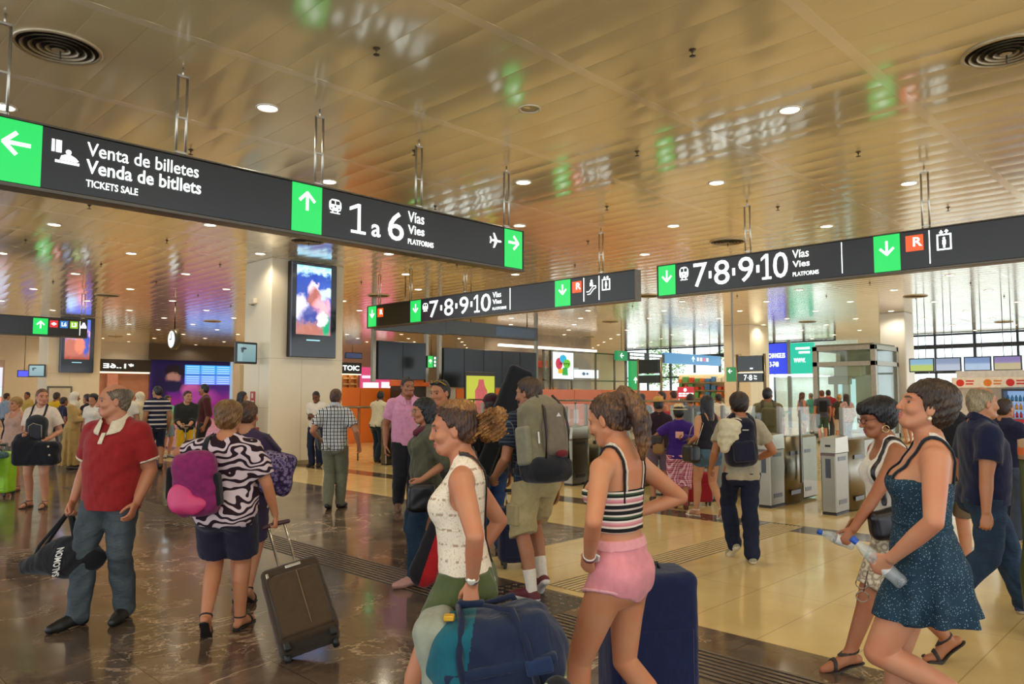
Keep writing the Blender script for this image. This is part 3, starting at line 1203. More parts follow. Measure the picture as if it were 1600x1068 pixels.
    def strap_slab(s, x0, t0, x1, t1, w=.03, e=.010, front=True, back=True, th=.004, tmin=None, tmax=None):
        """a band hugging the body in the slab through (x0,t0)-(x1,t1)"""
        tt = umin(umin(s.torso(0), s.trap(0)[0], .03), s.trap(0)[1], .03)
        for b in s.busts(0): tt = umin(tt, b, .02)
        d = nrm(s.Mt @ np.array([x1 - x0, 0, t1 - t0])); n = nrm(np.cross(d, s.Mt[:, 1]))
        c = s.P(x0, 0, t0)
        pl = [(c + n * w / 2, n), (c - n * w / 2, -n)]
        if not front: pl.append((s.P(0, 0, 0), s.Mt[:, 1]))
        if not back: pl.append((s.P(0, 0, 0), -s.Mt[:, 1]))
        if tmin is not None: pl.append((s.P(0, 0, tmin), -s.Mt[:, 2]))
        if tmax is not None: pl.append((s.P(0, 0, tmax), s.Mt[:, 2]))
        return cutp(shell(tt, e, th), *pl)

    def world(s, p):
        return s.root.matrix_basis @ Vector(p)

def hash_i(name, s):
    return sum(ord(c) for c in name) * 31 + int(abs(s.root.location.x) * 97 + abs(s.root.location.y) * 53)
# ------------------------------------------------------------------ the hall: floor, ceiling, walls, pillars
def structure(o):
    o['kind'] = 'structure'
    return o

def floor_material():
    n = NT('polished_stone_floor')
    v = n.coord()
    x, y, z = n.sep(v)
    gt = lambda a, b: n.math('GREATER_THAN', a, b)
    lt = lambda a, b: n.math('LESS_THAN', a, b)
    mul = lambda a, b: n.math('MULTIPLY', a, b)
    dark1 = lt(x, 4.84)
    dark2 = mul(lt(x, 7.32), gt(y, 5.55))
    dark3 = mul(gt(x, 8.86), lt(x, 9.34))
    dark = n.math('MAXIMUM', n.math('MAXIMUM', dark1, dark2), dark3)
    # brown marble with pale veins
    w = n.noise(n.coord(), 0.9, 5, 0.6, 1.2)
    base = n.ramp(n.noise(n.coord(), 1.7, 6, 0.62, 0.8), [(0.28, rgb('#41352c')), (0.5, rgb('#5f4f43')), (0.72, rgb('#806d5e'))])
    def veins(scale, width, rot):
        f = n.noise(n.coord(scale=(1, 1.6, 1), rot=(0, 0, rot)), scale, 6, 0.66, 0.5)
        d = n.math('ABSOLUTE', n.math('SUBTRACT', f, 0.5))
        return n.math('SUBTRACT', 1.0, n.math('MINIMUM', 1.0, n.math('DIVIDE', d, width)))
    big = n.ramp(n.noise(n.coord(), 0.55, 3), [(.45, (0, 0, 0)), (.6, (1, 1, 1))])
    v1 = mul(veins(0.6, 0.010, 0.5), big)
    big2 = n.ramp(n.noise(n.coord(loc=(7, 3, 0)), 0.8, 3), [(.5, (0, 0, 0)), (.64, (.8, .8, .8))])
    v2 = mul(veins(1.5, 0.013, 1.4), big2)
    vv = n.math('MINIMUM', 1.0, n.math('ADD', v1, v2))
    marble = n.mix(vv, base, rgb('#c2ac95'))
    cream = n.ramp(n.noise(n.coord(), 1.3, 5, 0.6), [(0.3, rgb('#d2b67c')), (0.7, rgb('#e0c88e'))])
    # joints between the slabs
    def joint(c, off, per, wd):
        m = n.math('WRAP', n.math('SUBTRACT', c, off), per, 0.0)
        return lt(m, wd)
    jc = n.math('MAXIMUM', joint(y, 2.45, 0.59, 0.007), joint(x, 4.84, 1.24, 0.006))
    jd = n.math('MAXIMUM', joint(y, 2.45, 1.18, 0.008), joint(x, 4.84, 0.62, 0.007))
    cream = n.mix(mul(jc, 0.55), cream, rgb('#8a6f45'))
    marble = n.mix(mul(jd, 0.7), marble, rgb('#1d1612'))
    n.color(n.mix(dark, cream, marble))
    n.link(n.ramp(n.noise(n.coord(), 3.0, 4), [(0.3, (0.08,) * 3), (0.75, (0.18,) * 3)]), n.b.inputs['Roughness'])
    n.b.inputs['Specular IOR Level'].default_value = 0.55
    n.bump(n.noise(n.coord(), 0.8, 2), 0.03, 0.02)
    return n.m

mb = MB()
mb.box(-10, 44.0, -10, 50.0, -0.12, 0.0)
structure(mb.build('floor', floor_material()))

# grooved guide strips let into the floor, and the studded pad where they meet
def guide_strip(i, x0, x1, y0, y1, mats, ribs, along):
    m = MB()
    m.mat(0).box(x0, x1, y0, y1, 0.0005, 0.002)
    m.mat(1)
    n = ribs
    for k in range(n):
        if along == 'x':
            c = y0 + (y1 - y0) * (k + .5) / n
            m.box(x0, x1, c - .014, c + .014, .002, .007, .003)
        else:
            c = x0 + (x1 - x0) * (k + .5) / n
            m.box(c - .014, c + .014, y0, y1, .002, .007, .003)
    structure(m.build('trim_%d' % i, mats))
dk, br = plain('#2a211a', .4), plain('#5f4e40', .25)
ck, cb = plain('#6a5534', .4), plain('#cfb684', .25)
guide_strip(1, 4.95, 9.25, 4.03, 4.45, [ck, cb], 8, 'x')
guide_strip(2, 3.98, 4.42, 4.70, 15.0, [dk, br], 8, 'y')
guide_strip(3, 3.98, 4.42, -2.0, 3.78, [dk, br], 8, 'y')
m = MB(); m.mat(0).box(3.84, 4.80, 3.80, 4.68, .0005, .002); m.mat(1)
for i in range(11):
    for j in range(10):
        m.lathe([(0.022, .002), (.018, .006), (.0001, .007)], (3.90 + i * .085, 3.86 + j * .085, 0), 8)
structure(m.build('trim_4', [dk, br]))

# ceiling of glossy painted metal slats between flat joint bands
def ceiling_material(name, hexc, rough):
    n = NT(name)
    n.color(n.ramp(n.noise(n.coord(), 0.8, 3), [(0.3, shade(rgb(hexc), .93)), (0.7, shade(rgb(hexc), 1.05))]))
    n.link(n.ramp(n.noise(n.coord(), 2.0, 3), [(0.3, (rough * .8,) * 3), (0.7, (rough * 1.25,) * 3)]), n.b.inputs['Roughness'])
    n.bump(n.noise(n.coord(scale=(1, .25, 1)), 5.0, 2), 0.035, 0.02)
    n.b.inputs['Specular IOR Level'].default_value = 0.9
    n.b.inputs['Coat Weight'].default_value = 1.0
    n.b.inputs['Coat IOR'].default_value = 1.6
    n.b.inputs['Coat Roughness'].default_value = 0.12
    return n.m
GS, LX0, LY0 = 2.047, 1.842, 3.504           # ceiling grid, first downlight
SL = GS / 5
rr = random.Random(5)
m = MB()
y_edges = [LY0 - GS / 2 + GS * j for j in range(-7, 23)] + [50.0]
for j in range(len(y_edges) - 1):
    y0, y1 = y_edges[j] + .055, y_edges[j + 1] - .055
    x = -10.0
    m.mat(0)
    while x < 44.0:
        t1, t2 = rr.uniform(-.0009, .0009), rr.uniform(-.0008, .0008)
        vs, fs = [], []
        prof = [(0.0, .0015), (.002, 0.0)] + [(.002 + (SL - .004) * q / 4, -.0036 * math.sin(math.pi * q / 4)) for q in (1, 2, 3)] + [(SL - .002, 0), (SL, .0015)]
        for px_, pz in prof:
            tt = t1 * (px_ / SL - .5) * 2
            vs.append((x + px_, y0, ZC + pz + tt)); vs.append((x + px_, y1, ZC + pz + tt * .5 + t2 * .3))
        L_ = len(prof) - 1
        m.add(vs[2:-2], [(2 * q, 2 * q + 1, 2 * q + 3, 2 * q + 2) for q in range(L_ - 2)], True)
        m.add(vs[:4], [(0, 1, 3, 2)]); m.add(vs[-4:], [(0, 1, 3, 2)])
        x += SL
    m.mat(1).box(-10, 44.0, y_edges[j] - .055, y_edges[j] + .055, ZC - .003, ZC + .02)
m.mat(2).box(-10, 44.0, -11, 50.0, ZC + .03, ZC + .18)
structure(m.build('ceiling', [ceiling_material('ceiling_slats', '#dccc9e', .18), ceiling_material('ceiling_bands', '#e4d6b4', .16), plain('#3a3026', .8)]))

cream_wall = plain('#e6dcc4', .38, var=.03, scale=2)
white_wall = plain('#e9e6df', .4, var=.03, scale=2)
grey_trim = plain('#8d8676', .4)
def pillar(x0, x1, y0, y1, panel=True, z1=ZC):
    m = MB()
    m.mat(0).box(x0, x1, y0, y1, 0, z1, .015)
    m.mat(1).box(x0 - .004, x1 + .004, y0 - .004, y1 + .004, 0.0, .09)
    m.mat(2)
    for z in (2.46,):
        m.box(x0 - .002, x1 + .002, y0 - .002, y1 + .002, z, z + .008)
    xm = x0 + (x1 - x0) * .42
    m.box(xm, xm + .007, y0 - .002, y0, .09, 2.46); m.box(x0 - .002, x0, y0 + .5, y0 + .507, .09, 2.46)
    m.box(x0 - .002, x0, y0, y1, 1.32, 1.328)
    return structure(m.build('pillar', [cream_wall, plain('#a08e6a', .4), plain('#b4a88c', .6)]))
pillar(8.38, 10.32, 16.0, 17.28)
pillar(8.38, 10.32, 34.2, 35.5)
pillar(31.8, 33.7, 16.1, 17.4)
m = MB(); m.box(31.1, 32.1, 9.35, 10.3, 0, ZC, .03); structure(m.build('pillar', white_wall))

# glazed side of the hall, daylight beyond
frame_m = plain('#2c3038', .35, .4)
def glazed_wall(i, y0, y1, xw=44.0, step=1.85):
    m = MB()
    for z in (.06, 1.1, 2.75, 4.12, 4.74):
        h = .11 if z in (4.12,) else .05
        m.box(xw, xw + .12, y0, y1, z - h, z + h)
    y = y0
    while y <= y1 + .01:
        m.box(xw - .02, xw + .16, y - .05, y + .05, 0, ZC)
        y += step
    w = structure(m.build('window_%d' % i, frame_m))
    g = MB(); g.box(xw + .06, xw + .07, y0, y1, 0, ZC)
    g.build('pane', glassmat('#e8f2f6', .03), w)
glazed_wall(1, -3.0, 12.85)
glazed_wall(2, 17.0, 31.8)
m = MB(); m.box(44.0, 44.3, 12.9, 17.0, 0, ZC); m.box(44.0, 44.3, 31.9, 50.2, 0, ZC); structure(m.build('wall_right', white_wall))
m = MB(); m.box(-10, 44.3, 50.0, 50.3, 0, ZC + .2); structure(m.build('wall_back', plain('#d8cbb4', .5, var=.05)))
m = MB(); m.box(44.3, 120, -60, 90, -.3, -.12); structure(m.build('ground', plain('#cfcac0', .9)))

# ------------------------------------------------------------------ ceiling fittings on their grid
C2 = math.cos(AZ), math.sin(AZ)
def in_view(x, y, z, pad=30, maxd=54):
    d = x * C2[0] + y * C2[1]
    if d < 2.5 or d > maxd: return False
    l = x * C2[1] - y * C2[0]
    u, v = 800 + 1173 * l / d, 534 - 1173 * (z - EYE - math.tan(PITCH) * d) / (d + (z - EYE) * math.tan(PITCH))
    return -pad < u < 1600 + pad and v > -pad
def grid(i, j): return LX0 + GS * i, LY0 + GS * j

lamp = empty('downlight', (0, 0, ZC), label='round recessed downlight in the slatted metal ceiling', cat='ceiling light', group='ceiling downlights')
MB().lathe([(.125, -.001), (.128, -.012), (.108, -.016), (.100, -.006), (.100, .01)], n=24).build('trim_ring', plain('#e8e0cc', .3, .2), lamp)
MB().lathe([(.101, -.007), (.07, -.010), (.001, -.011)], n=24).build('lens', glow('#fff0d8', 9.0), lamp)
ld = bpy.data.lights.new('downlight_beam', 'SPOT')
ld.energy = LAMP_POWER; ld.color = (1.0, .87, .66); ld.spot_size = math.radians(150); ld.spot_blend = .6; ld.shadow_soft_size = .10
lo_ = bpy.data.objects.new('bulb', ld); COL.objects.link(lo_); lo_.parent = lamp; lo_.location = (0, 0, -.03)
off_lamp = empty('downlight', (*grid(2, 1), ZC), label='unlit round downlight in the ceiling above the middle sign', cat='ceiling light')
MB().lathe([(.125, -.001), (.128, -.012), (.108, -.016), (.100, -.006), (.100, .01)], n=24).build('trim_ring', plain('#d8ccb0', .3, .2), off_lamp)
MB().lathe([(.101, -.004), (.07, -.002), (.001, .0)], n=24).build('lens', plain('#a8987a', .3), off_lamp)
first = True; n_l = 0
for i in range(-3, 21):
    for j in range(-4, 23):
        if (i + j) % 2 == 0 or (i, j) == (2, 1): continue
        x, y = grid(i, j)
        if x > 43.5 or y > 49.5: continue
        inside = any(a < x < b and c < y < d for a, b, c, d in ((8.2, 10.5, 15.8, 17.5), (8.2, 10.5, 34, 35.7), (31.6, 33.9, 15.9, 17.6), (30.9, 32.3, 9.2, 10.5)))
        if inside: continue
        if not (in_view(x, y, ZC, 60) or (x * x + y * y < 30 and x > -5 and y > -5)): continue
        if first: lamp.location = (x, y, ZC); first = False
        else: dup(lamp, (x, y, ZC))
        n_l += 1
print('downlights', n_l)

vent = empty('air_vent', (0, 0, ZC), label='round louvred air vent in the slatted metal ceiling', cat='vent', group='round ceiling vents')
MB().lathe([(.36, 0), (.365, -.018), (.34, -.028), (.325, -.012), (.325, .02)], n=40).build('rim', plain('#b9a988', .35, .3), vent)
m = MB()
for r0 in (.30, .235, .17, .105):
    m.lathe([(r0, -.030), (r0 - .030, -.008), (r0 - .034, -.008), (r0 - .006, -.034)], n=36)
m.lathe([(.05, -.034), (.02, -.038), (.001, -.038)], n=20)
m.build('louvre_rings', plain('#a89878', .4, .3), vent)
MB().lathe([(.325, -.004), (.001, -.004)], n=36).build('duct_throat', plain('#221d17', .8), vent)
MB().tube([(0.02, 0, -.036), (0.02, 0, -.11)], .008).build('lever', plain('#3a342c', .5), vent)
vents, first = set(), True
for a in range(-2, 7):
    for b in range(-3, 7):
        if (a + b) % 2: continue
        i, j = 3 * a, 2 + 3 * b
        x, y = grid(i, j)
        if x > 43 or y > 49 or not in_view(x, y, ZC, 60, 48): continue
        if 8.0 < x < 10.7 and 15.6 < y < 17.6: continue
        vents.add((i, j))
        if first: vent.location = (x, y, ZC); first = False
        else: dup(vent, (x, y, ZC))
spr = empty('sprinkler', (0, 0, ZC), label='small dark sprinkler head hanging from the slatted ceiling', cat='sprinkler', group='ceiling sprinklers')
m = MB(); m.lathe([(.035, 0), (.03, -.01), (.012, -.012), (.012, -.03), (.006, -.034), (.006, -.06)], n=12)
m.build('head', plain('#5a4a34', .4, .6), spr)
MB().lathe([(.001, -.060), (.03, -.062), (.03, -.066), (.001, -.067)], n=12).build('deflector', plain('#4a3c2a', .4, .6), spr)
first = True
for i in range(-2, 14):
    for j in range(-3, 12):
        if (i + j) % 2 or (i, j) in vents: continue
        x, y = grid(i, j)
        if x > 43 or not in_view(x, y, ZC, 20, 27): continue
        if 8.0 < x < 10.7 and 15.6 < y < 17.6: continue
        if first: spr.location = (x, y, ZC); first = False
        else: dup(spr, (x, y, ZC))

# ------------------------------------------------------------------ signs
GREEN, WHITE, BLACKP, ORANGE = glow('#00c853', .95), glow('#f4fff8', 1.7), plain('#15140f', .28, var=.1), glow('#f0500a', .95)

class Board:
    """a flat panel: u to the reader's right, v up, pictures and lettering built proud of it"""
    def __init__(s, o, right, out):
        s.o, s.r, s.n = Vector(o), Vector(right).normalized(), Vector(out).normalized()
    def mtx(s, d):
        M = Matrix.Identity(4)
        up = Vector((0, 0, 1)) if abs(s.n.z) < .9 else Vector((0, 1, 0))
        for i in range(3):
            M[i][0], M[i][1], M[i][2], M[i][3] = s.r[i], up[i], s.n[i], s.o[i] + s.n[i] * d
        return M
    def rect(s, name, u0, u1, v0, v1, mat, parent, d=.0, th=.006, bev=0):
        return MB().box(u0, u1, v0, v1, 0, th, bev, s.mtx(d)).build(name, mat, parent)
    def text(s, body, u0, u1, v0, v1, mat, parent, bold=0.0, d=.006, name='lettering', flip=False):
        vs, fs = text_verts(body, 1.0, bold)
        a = np.array(vs)
        lo, hi = a.min(0), a.max(0)
        sx, sy = (u1 - u0) / (hi[0] - lo[0]), (v1 - v0) / (hi[1] - lo[1])
        M = s.mtx(d)
        if flip: out = [M @ Vector((u1 - (p[0] - lo[0]) * sx, v0 + (p[1] - lo[1]) * sy, (p[2] - lo[2]))) for p in vs]
        else: out = [M @ Vector((u0 + (p[0] - lo[0]) * sx, v0 + (p[1] - lo[1]) * sy, (p[2] - lo[2]))) for p in vs]
        return MB().add(out, fs).build(name, mat, parent)
    def strokes(s, name, lines, w, mat, parent, d=.006, extra=None):
        m = MB(); M = s.mtx(d)
        for ln in lines:
            for (a, b), (c, e) in zip(ln[:-1], ln[1:]):
                L = math.hypot(c - a, e - b)
                if L < 1e-6: continue
                nx, ny = -(e - b) / L * w / 2, (c - a) / L * w / 2
                ex, ey = (c - a) / L * w * .2, (e - b) / L * w * .2
                m.prism([(a - ex + nx, b - ey + ny), (a - ex - nx, b - ey - ny), (c + ex - nx, e + ey - ny), (c + ex + nx, e + ey + ny)], 0, .002, M)
        for poly in (extra or []):
            m.prism(poly, 0, .002, M)
        return m.build(name, mat, parent)
    def arrow(s, cu, cv, size, ang, mat, parent, w=None):
        w = w or size * .17
        ca, sa = math.cos(ang), math.sin(ang)
        R = lambda p: (cu + (p[0] * ca - p[1] * sa) * size, cv + (p[0] * sa + p[1] * ca) * size)
        return s.strokes('arrow', [[R((-.5, 0)), R((.45, 0))], [R((.02, .46)), R((.48, 0)), R((.02, -.46))]], w, mat, parent)
def circ(cu, cv, r, n=16, sy=1.0): return [(cu + r * math.cos(2 * math.pi * k / n), cv + r * sy * math.sin(2 * math.pi * k / n)) for k in range(n)]
def bx(a, b, c, d): return [(a, c), (b, c), (b, d), (a, d)]

def sign_body(root, L, z0=3.37, z1=3.90, th=.16):
    m = MB(); m.box(0, L, -th, -.004, z0, z1, .006)
    m.mat(1).box(-.012, L + .012, -th - .01, .012, z0 - .035, z0, .004).box(-.012, L + .012, -th - .01, .012, z1, z1 + .018, .004)
    m.box(-.014, 0, -th - .01, .012, z0 - .03, z1 + .012); m.box(L, L + .014, -th - .01, .012, z0 - .03, z1 + .012)
    return m
def hanger(M, u, parent, z1=3.918, top=ZC, th=.16):
    m = MB()
    for s in (-.045, .045):
        m.tube([M @ Vector((u + s, -th / 2, z1)), M @ Vector((u + s, -th / 2, top - .09))], .013, 8)
    for z in (z1 + .03, z1 + (top - z1) * .42, top - .10):
        m.box(u - .055, u + .055, -th / 2 - .012, -th / 2 + .012, z, z + .02, 0, M)
    m.tube([M @ Vector((u, -th / 2, top - .10)), M @ Vector((u, -th / 2, top))], .010, 6)
    return m.build('hanger', plain('#b8b2a4', .3, .8), parent)
def train_icon(b, u0, u1, v0, v1, parent):
    w, h = u1 - u0, v1 - v0
    P = lambda a, c: (u0 + a * w, v0 + c * h)
    body = [P(.05, .25), P(0, .45), P(.02, .8), P(.2, .97), P(.5, 1), P(.8, .97), P(.98, .8), P(1, .45), P(.95, .25), P(.8, .18), P(.2, .18)]
    b.strokes('pictogram', [], .01, WHITE, parent, extra=[body, bx(u0 + w * .1, u1 - w * .1, v0, v0 + h * .06), bx(u0 + w * .25, u0 + w * .34, v0, v0 + h * .2), bx(u0 + w * .66, u0 + w * .75, v0, v0 + h * .2)])
    M = BLACKP
    b.strokes('pictogram', [], .01, M, parent, d=.009, extra=[bx(u0 + w * .14, u0 + w * .46, v0 + h * .62, v0 + h * .88), bx(u0 + w * .54, u0 + w * .86, v0 + h * .62, v0 + h * .88),
              circ(u0 + w * .5, v0 + h * .47, w * .08), circ(u0 + w * .2, v0 + h * .33, w * .07), circ(u0 + w * .8, v0 + h * .33, w * .07)])
def lift_icon(b, u0, u1, v0, v1, parent):
    w, h = u1 - u0, v1 - v0
    t = w * .11; vt = v0 + h * .74
    ex = [bx(u0, u1, v0, v0 + t), bx(u0, u1, vt, vt + t), bx(u0, u0 + t, v0, vt), bx(u1 - t, u1, v0, vt), circ(u0 + w * .5, v0 + h * .60, w * .09), bx(u0 + w * .38, u0 + w * .62, v0 + h * .28, v0 + h * .52), bx(u0 + w * .43, u0 + w * .57, v0 + h * .12, v0 + h * .3)]
    b.strokes('pictogram', [[(u0 + w * .22, v0 + h * .92), (u0 + w * .32, v0 + h * .84), (u0 + w * .42, v0 + h * .92)], [(u0 + w * .32, v0 + h * .84), (u0 + w * .32, v0 + h)],
              [(u0 + w * .58, v0 + h * .92), (u0 + w * .68, v0 + h), (u0 + w * .78, v0 + h * .92)], [(u0 + w * .68, v0 + h), (u0 + w * .68, v0 + h * .84)]], t * .8, WHITE, parent, extra=ex)
def rail_logo(b, u0, u1, v0, v1, parent):
    p = b.rect('orange_tile', u0, u1, v0, v1, ORANGE, parent, .0, .006)
    b.text('R', u0 + (u1 - u0) * .42, u0 + (u1 - u0) * .93, v0 + (v1 - v0) * .28, v0 + (v1 - v0) * .86, WHITE, p, .02)
def arrow_panel(b, u0, u1, z0, z1, ang, size, parent, cv=None):
    p = b.rect('arrow_panel', u0, u1, z0, z1, GREEN, parent, 0, .006)
    b.arrow((u0 + u1) / 2, cv or (z0 + z1) / 2 + .07, size, ang, WHITE, p)
    return p
PI = math.pi
def one(b, u0, u1, v0, v1, parent):
    t = (v1 - v0) * .115
    um = u0 + (u1 - u0) * .58
    b.strokes('lettering', [], .01, WHITE, parent, extra=[bx(um - t / 2, um + t / 2, v0, v1), bx(u0 + (u1 - u0) * .08, u1, v0, v0 + t * .8),
              [(um - t / 2, v1), (um - t / 2, v1 - t * 1.1), (u0, v1 - t * 2.3), (u0, v1 - t * 1.3)]])
def pieces(b, name, polys, parent):
    for p in polys: b.strokes(name, [], .01, WHITE, parent, extra=[p])

# sign over the marble: ticket sale, platforms 1 to 6
S1X = 1.27
s1 = empty('hanging_sign', (S1X, 7.15, 0), 0, 'long black illuminated sign reading Venta de billetes and 1 a 6, nearest the left', 'sign', 'hanging direction signs')
L1 = 7.50 - S1X
# local frame: u along +x, the reader stands at -y
M1 = Matrix(((1, 0, 0, 0), (0, -1, 0, 0), (0, 0, 1, 0), (0, 0, 0, 1)))
mm = sign_body(s1, L1); mm.v = [(p[0], -p[1], p[2]) for p in mm.v]
mm.build('housing', [BLACKP, plain('#5a5348', .35, .5)], s1)
b1 = Board((-S1X, 0, 0), (1, 0, 0), (0, -1, 0))
arrow_panel(b1, S1X + .01, 1.645, 3.375, 3.895, PI, .19, s1, 3.70)
arrow_panel(b1, 3.957, 4.315, 3.375, 3.895, PI / 2, .19, s1, 3.715)
arrow_panel(b1, 7.14, 7.485, 3.375, 3.895, 0, .19, s1, 3.72)
b1.text('Venta de billetes', 1.988, 2.962, 3.722, 3.842, WHITE, s1, .004)
b1.text('Venda de bitllets', 1.985, 2.990, 3.566, 3.690, WHITE, s1, .013)
b1.text('TICKETS SALE', 1.988, 2.416, 3.447, 3.510, WHITE, s1, .010)
tw = 1.716
pieces(b1, 'pictogram', [bx(tw, tw + .022, 3.70, 3.805), bx(tw + .032, tw + .075, 3.70, 3.805), circ(1.845, 3.715, .022),
           [(1.78, 3.64), (1.79, 3.675), (1.825, 3.692), (1.865, 3.692), (1.90, 3.675), (1.925, 3.65), (1.91, 3.64)], bx(1.745, 1.93, 3.612, 3.634)], s1)
train_icon(b1, 4.405, 4.560, 3.640, 3.800, s1)
one(b1, 4.672, 4.888, 3.462, 3.802, s1)
b1.text('a', 4.968, 5.094, 3.460, 3.606, WHITE, s1, .014)
b1.text('6', 5.200, 5.430, 3.458, 3.802, WHITE, s1, .002)
b1.text('Vías', 5.492, 5.740, 3.716, 3.846, WHITE, s1, .006)
b1.text('Vies', 5.494, 5.745, 3.572, 3.680, WHITE, s1, .014)
b1.text('PLATFORMS', 5.495, 5.890, 3.448, 3.512, WHITE, s1, .010)
pc, pv = 6.975, 3.70
b1.strokes('pictogram', [], .01, WHITE, s1, extra=[[(pc - .10, pv + .012), (pc + .08, pv + .014), (pc + .105, pv), (pc + .08, pv - .014), (pc - .10, pv - .012)],
           [(pc + .03, pv), (pc - .03, pv + .10), (pc - .055, pv + .10), (pc - .02, pv)], [(pc + .03, pv), (pc - .03, pv - .10), (pc - .055, pv - .10), (pc - .02, pv)],
           [(pc - .075, pv), (pc - .10, pv + .045), (pc - .115, pv + .045), (pc - .105, pv)], [(pc - .075, pv), (pc - .10, pv - .045), (pc - .115, pv - .045), (pc - .105, pv)]])
for x in (1.36, 2.82, 4.32, 5.72, 7.26):
    hanger(M1, x - S1X, s1)

def sign_x(label, y0, y1, name='hanging_sign', x=11.25):
    """sign across the hall, read from the -x side; u runs from y1 down to y0"""
    r = empty(name, (x, y1, 0), 0, label, 'sign', 'hanging direction signs')
    mm = sign_body(r, y1 - y0)
    mm.v = [(-p[1], -p[0], p[2]) for p in mm.v]
    mm.build('housing', [BLACKP, plain('#5a5348', .35, .5)], r)
    b = Board((0, y1, 0), (0, -1, 0), (-1, 0, 0))
    return r, b
class YB(Board):
    def mtx(s, d):
        # u is given as world y, growing to the reader's left
        M = Matrix.Identity(4)
        vals = ((0, 0, -1), (1, 0, 0), (0, 1, 0))
        M[0][0], M[0][1], M[0][2] = 0, 0, -1
        M[1][0], M[1][1], M[1][2] = -1, 0, 0
        M[2][0], M[2][1], M[2][2] = 0, 1, 0
        M[0][3], M[1][3], M[2][3] = -d, s.o[1], 0
        return M
MX = Matrix(((0, -1, 0, 0), (-1, 0, 0, 0), (0, 0, 1, 0), (0, 0, 0, 1)))

# middle sign (platforms 7 to 10, farther)
Y1 = 16.30
s2, _ = sign_x('black illuminated sign reading 7 8 9 10 with three green arrow panels, in the middle', 7.90, Y1)
b2 = YB((0, 0, 0), (0, -1, 0), (-1, 0, 0))
U = lambda y: Y1 - y
arrow_panel(b2, U(16.27), U(15.92), 3.375, 3.895, -PI / 2, .19, s2)
rail_logo(b2, U(15.86), U(15.62), 3.60, 3.82, s2)
arrow_panel(b2, U(14.50), U(14.10), 3.375, 3.895, -PI / 2, .19, s2)
train_icon(b2, U(14.02), U(13.83), 3.60, 3.80, s2)
b2.text('7', U(13.77), U(13.45), 3.44, 3.83, WHITE, s2, .002); b2.text('8', U(13.23), U(12.92), 3.44, 3.83, WHITE, s2, .002)
b2.text('9', U(12.70), U(12.40), 3.44, 3.83, WHITE, s2, .002); one(b2, U(12.22), U(12.03), 3.44, 3.83, s2); b2.text('0', U(11.99), U(11.68), 3.44, 3.83, WHITE, s2, .002)
pieces(b2, 'separator_dot', [bx(U(13.37), U(13.31), 3.58, 3.70), bx(U(12.84), U(12.78), 3.58, 3.70), bx(U(12.33), U(12.27), 3.58, 3.70)], s2)
b2.text('Vías', U(11.62), U(11.36), 3.72, 3.84, WHITE, s2, .006); b2.text('Vies', U(11.62), U(11.35), 3.58, 3.68, WHITE, s2, .014); b2.text('PLATFORMS', U(11.62), U(11.20), 3.45, 3.51, WHITE, s2, .010)
pieces(b2, 'divider', [bx(U(11.10), U(11.08), 3.42, 3.88), bx(U(9.10), U(9.08), 3.42, 3.88), bx(U(8.73), U(8.71), 3.42, 3.88)], s2)
arrow_panel(b2, U(9.83), U(9.43), 3.375, 3.895, -PI / 2, .19, s2)
rail_logo(b2, U(9.38), U(9.15), 3.61, 3.83, s2)
b2.strokes('pictogram', [[(U(9.02), 3.60), (U(8.96), 3.60), (U(8.86), 3.70), (U(8.80), 3.70), (U(8.80), 3.66), (U(8.85), 3.64), (U(8.94), 3.55), (U(9.00), 3.55)]], .016, WHITE, s2, extra=[circ(U(8.90), 3.80, .025), bx(U(8.94), U(8.87), 3.70, 3.77)])
lift_icon(b2, U(8.65), U(8.46), 3.59, 3.85, s2)
for y in (14.6, 12.6, 8.73, 15.9):
    hanger(MX, Y1 - y, s2)

# right sign (platforms 7 to 10, nearer)
Y1 = 7.41
s3, _ = sign_x('black illuminated sign reading 7 8 9 10 running off the right edge', .60, Y1)
U = lambda y: Y1 - y
arrow_panel(b2, U(7.395), U(7.05), 3.375, 3.895, -PI / 2, .19, s3)
train_icon(b2, U(6.965), U(6.79), 3.60, 3.83, s3)
b2.text('7', U(6.69), U(6.43), 3.455, 3.86, WHITE, s3, .002); b2.text('8', U(6.30), U(6.02), 3.455, 3.86, WHITE, s3, .002)
b2.text('9', U(5.86), U(5.60), 3.455, 3.86, WHITE, s3, .002); one(b2, U(5.47), U(5.30), 3.455, 3.86, s3); b2.text('0', U(5.27), U(5.03), 3.455, 3.86, WHITE, s3, .002)
pieces(b2, 'separator_dot', [bx(U(6.40), U(6.35), 3.58, 3.70), bx(U(5.97), U(5.92), 3.58, 3.70), bx(U(5.55), U(5.50), 3.58, 3.70)], s3)
b2.text('Vías', U(4.955), U(4.70), 3.735, 3.86, WHITE, s3, .006); b2.text('Vies', U(4.955), U(4.69), 3.592, 3.69, WHITE, s3, .014); b2.text('PLATFORMS', U(4.955), U(4.555), 3.452, 3.516, WHITE, s3, .010)
pieces(b2, 'divider', [bx(U(4.215), U(4.203), 3.42, 3.88), bx(U(3.04), U(3.028), 3.42, 3.88)], s3)
arrow_panel(b2, U(3.76), U(3.41), 3.375, 3.895, -PI / 2, .19, s3)
rail_logo(b2, U(3.335), U(3.11), 3.62, 3.84, s3)
lift_icon(b2, U(2.945), U(2.765), 3.585, 3.855, s3)
for y in (5.73, 3.09, 1.2):
    hanger(MX, Y1 - y, s3)

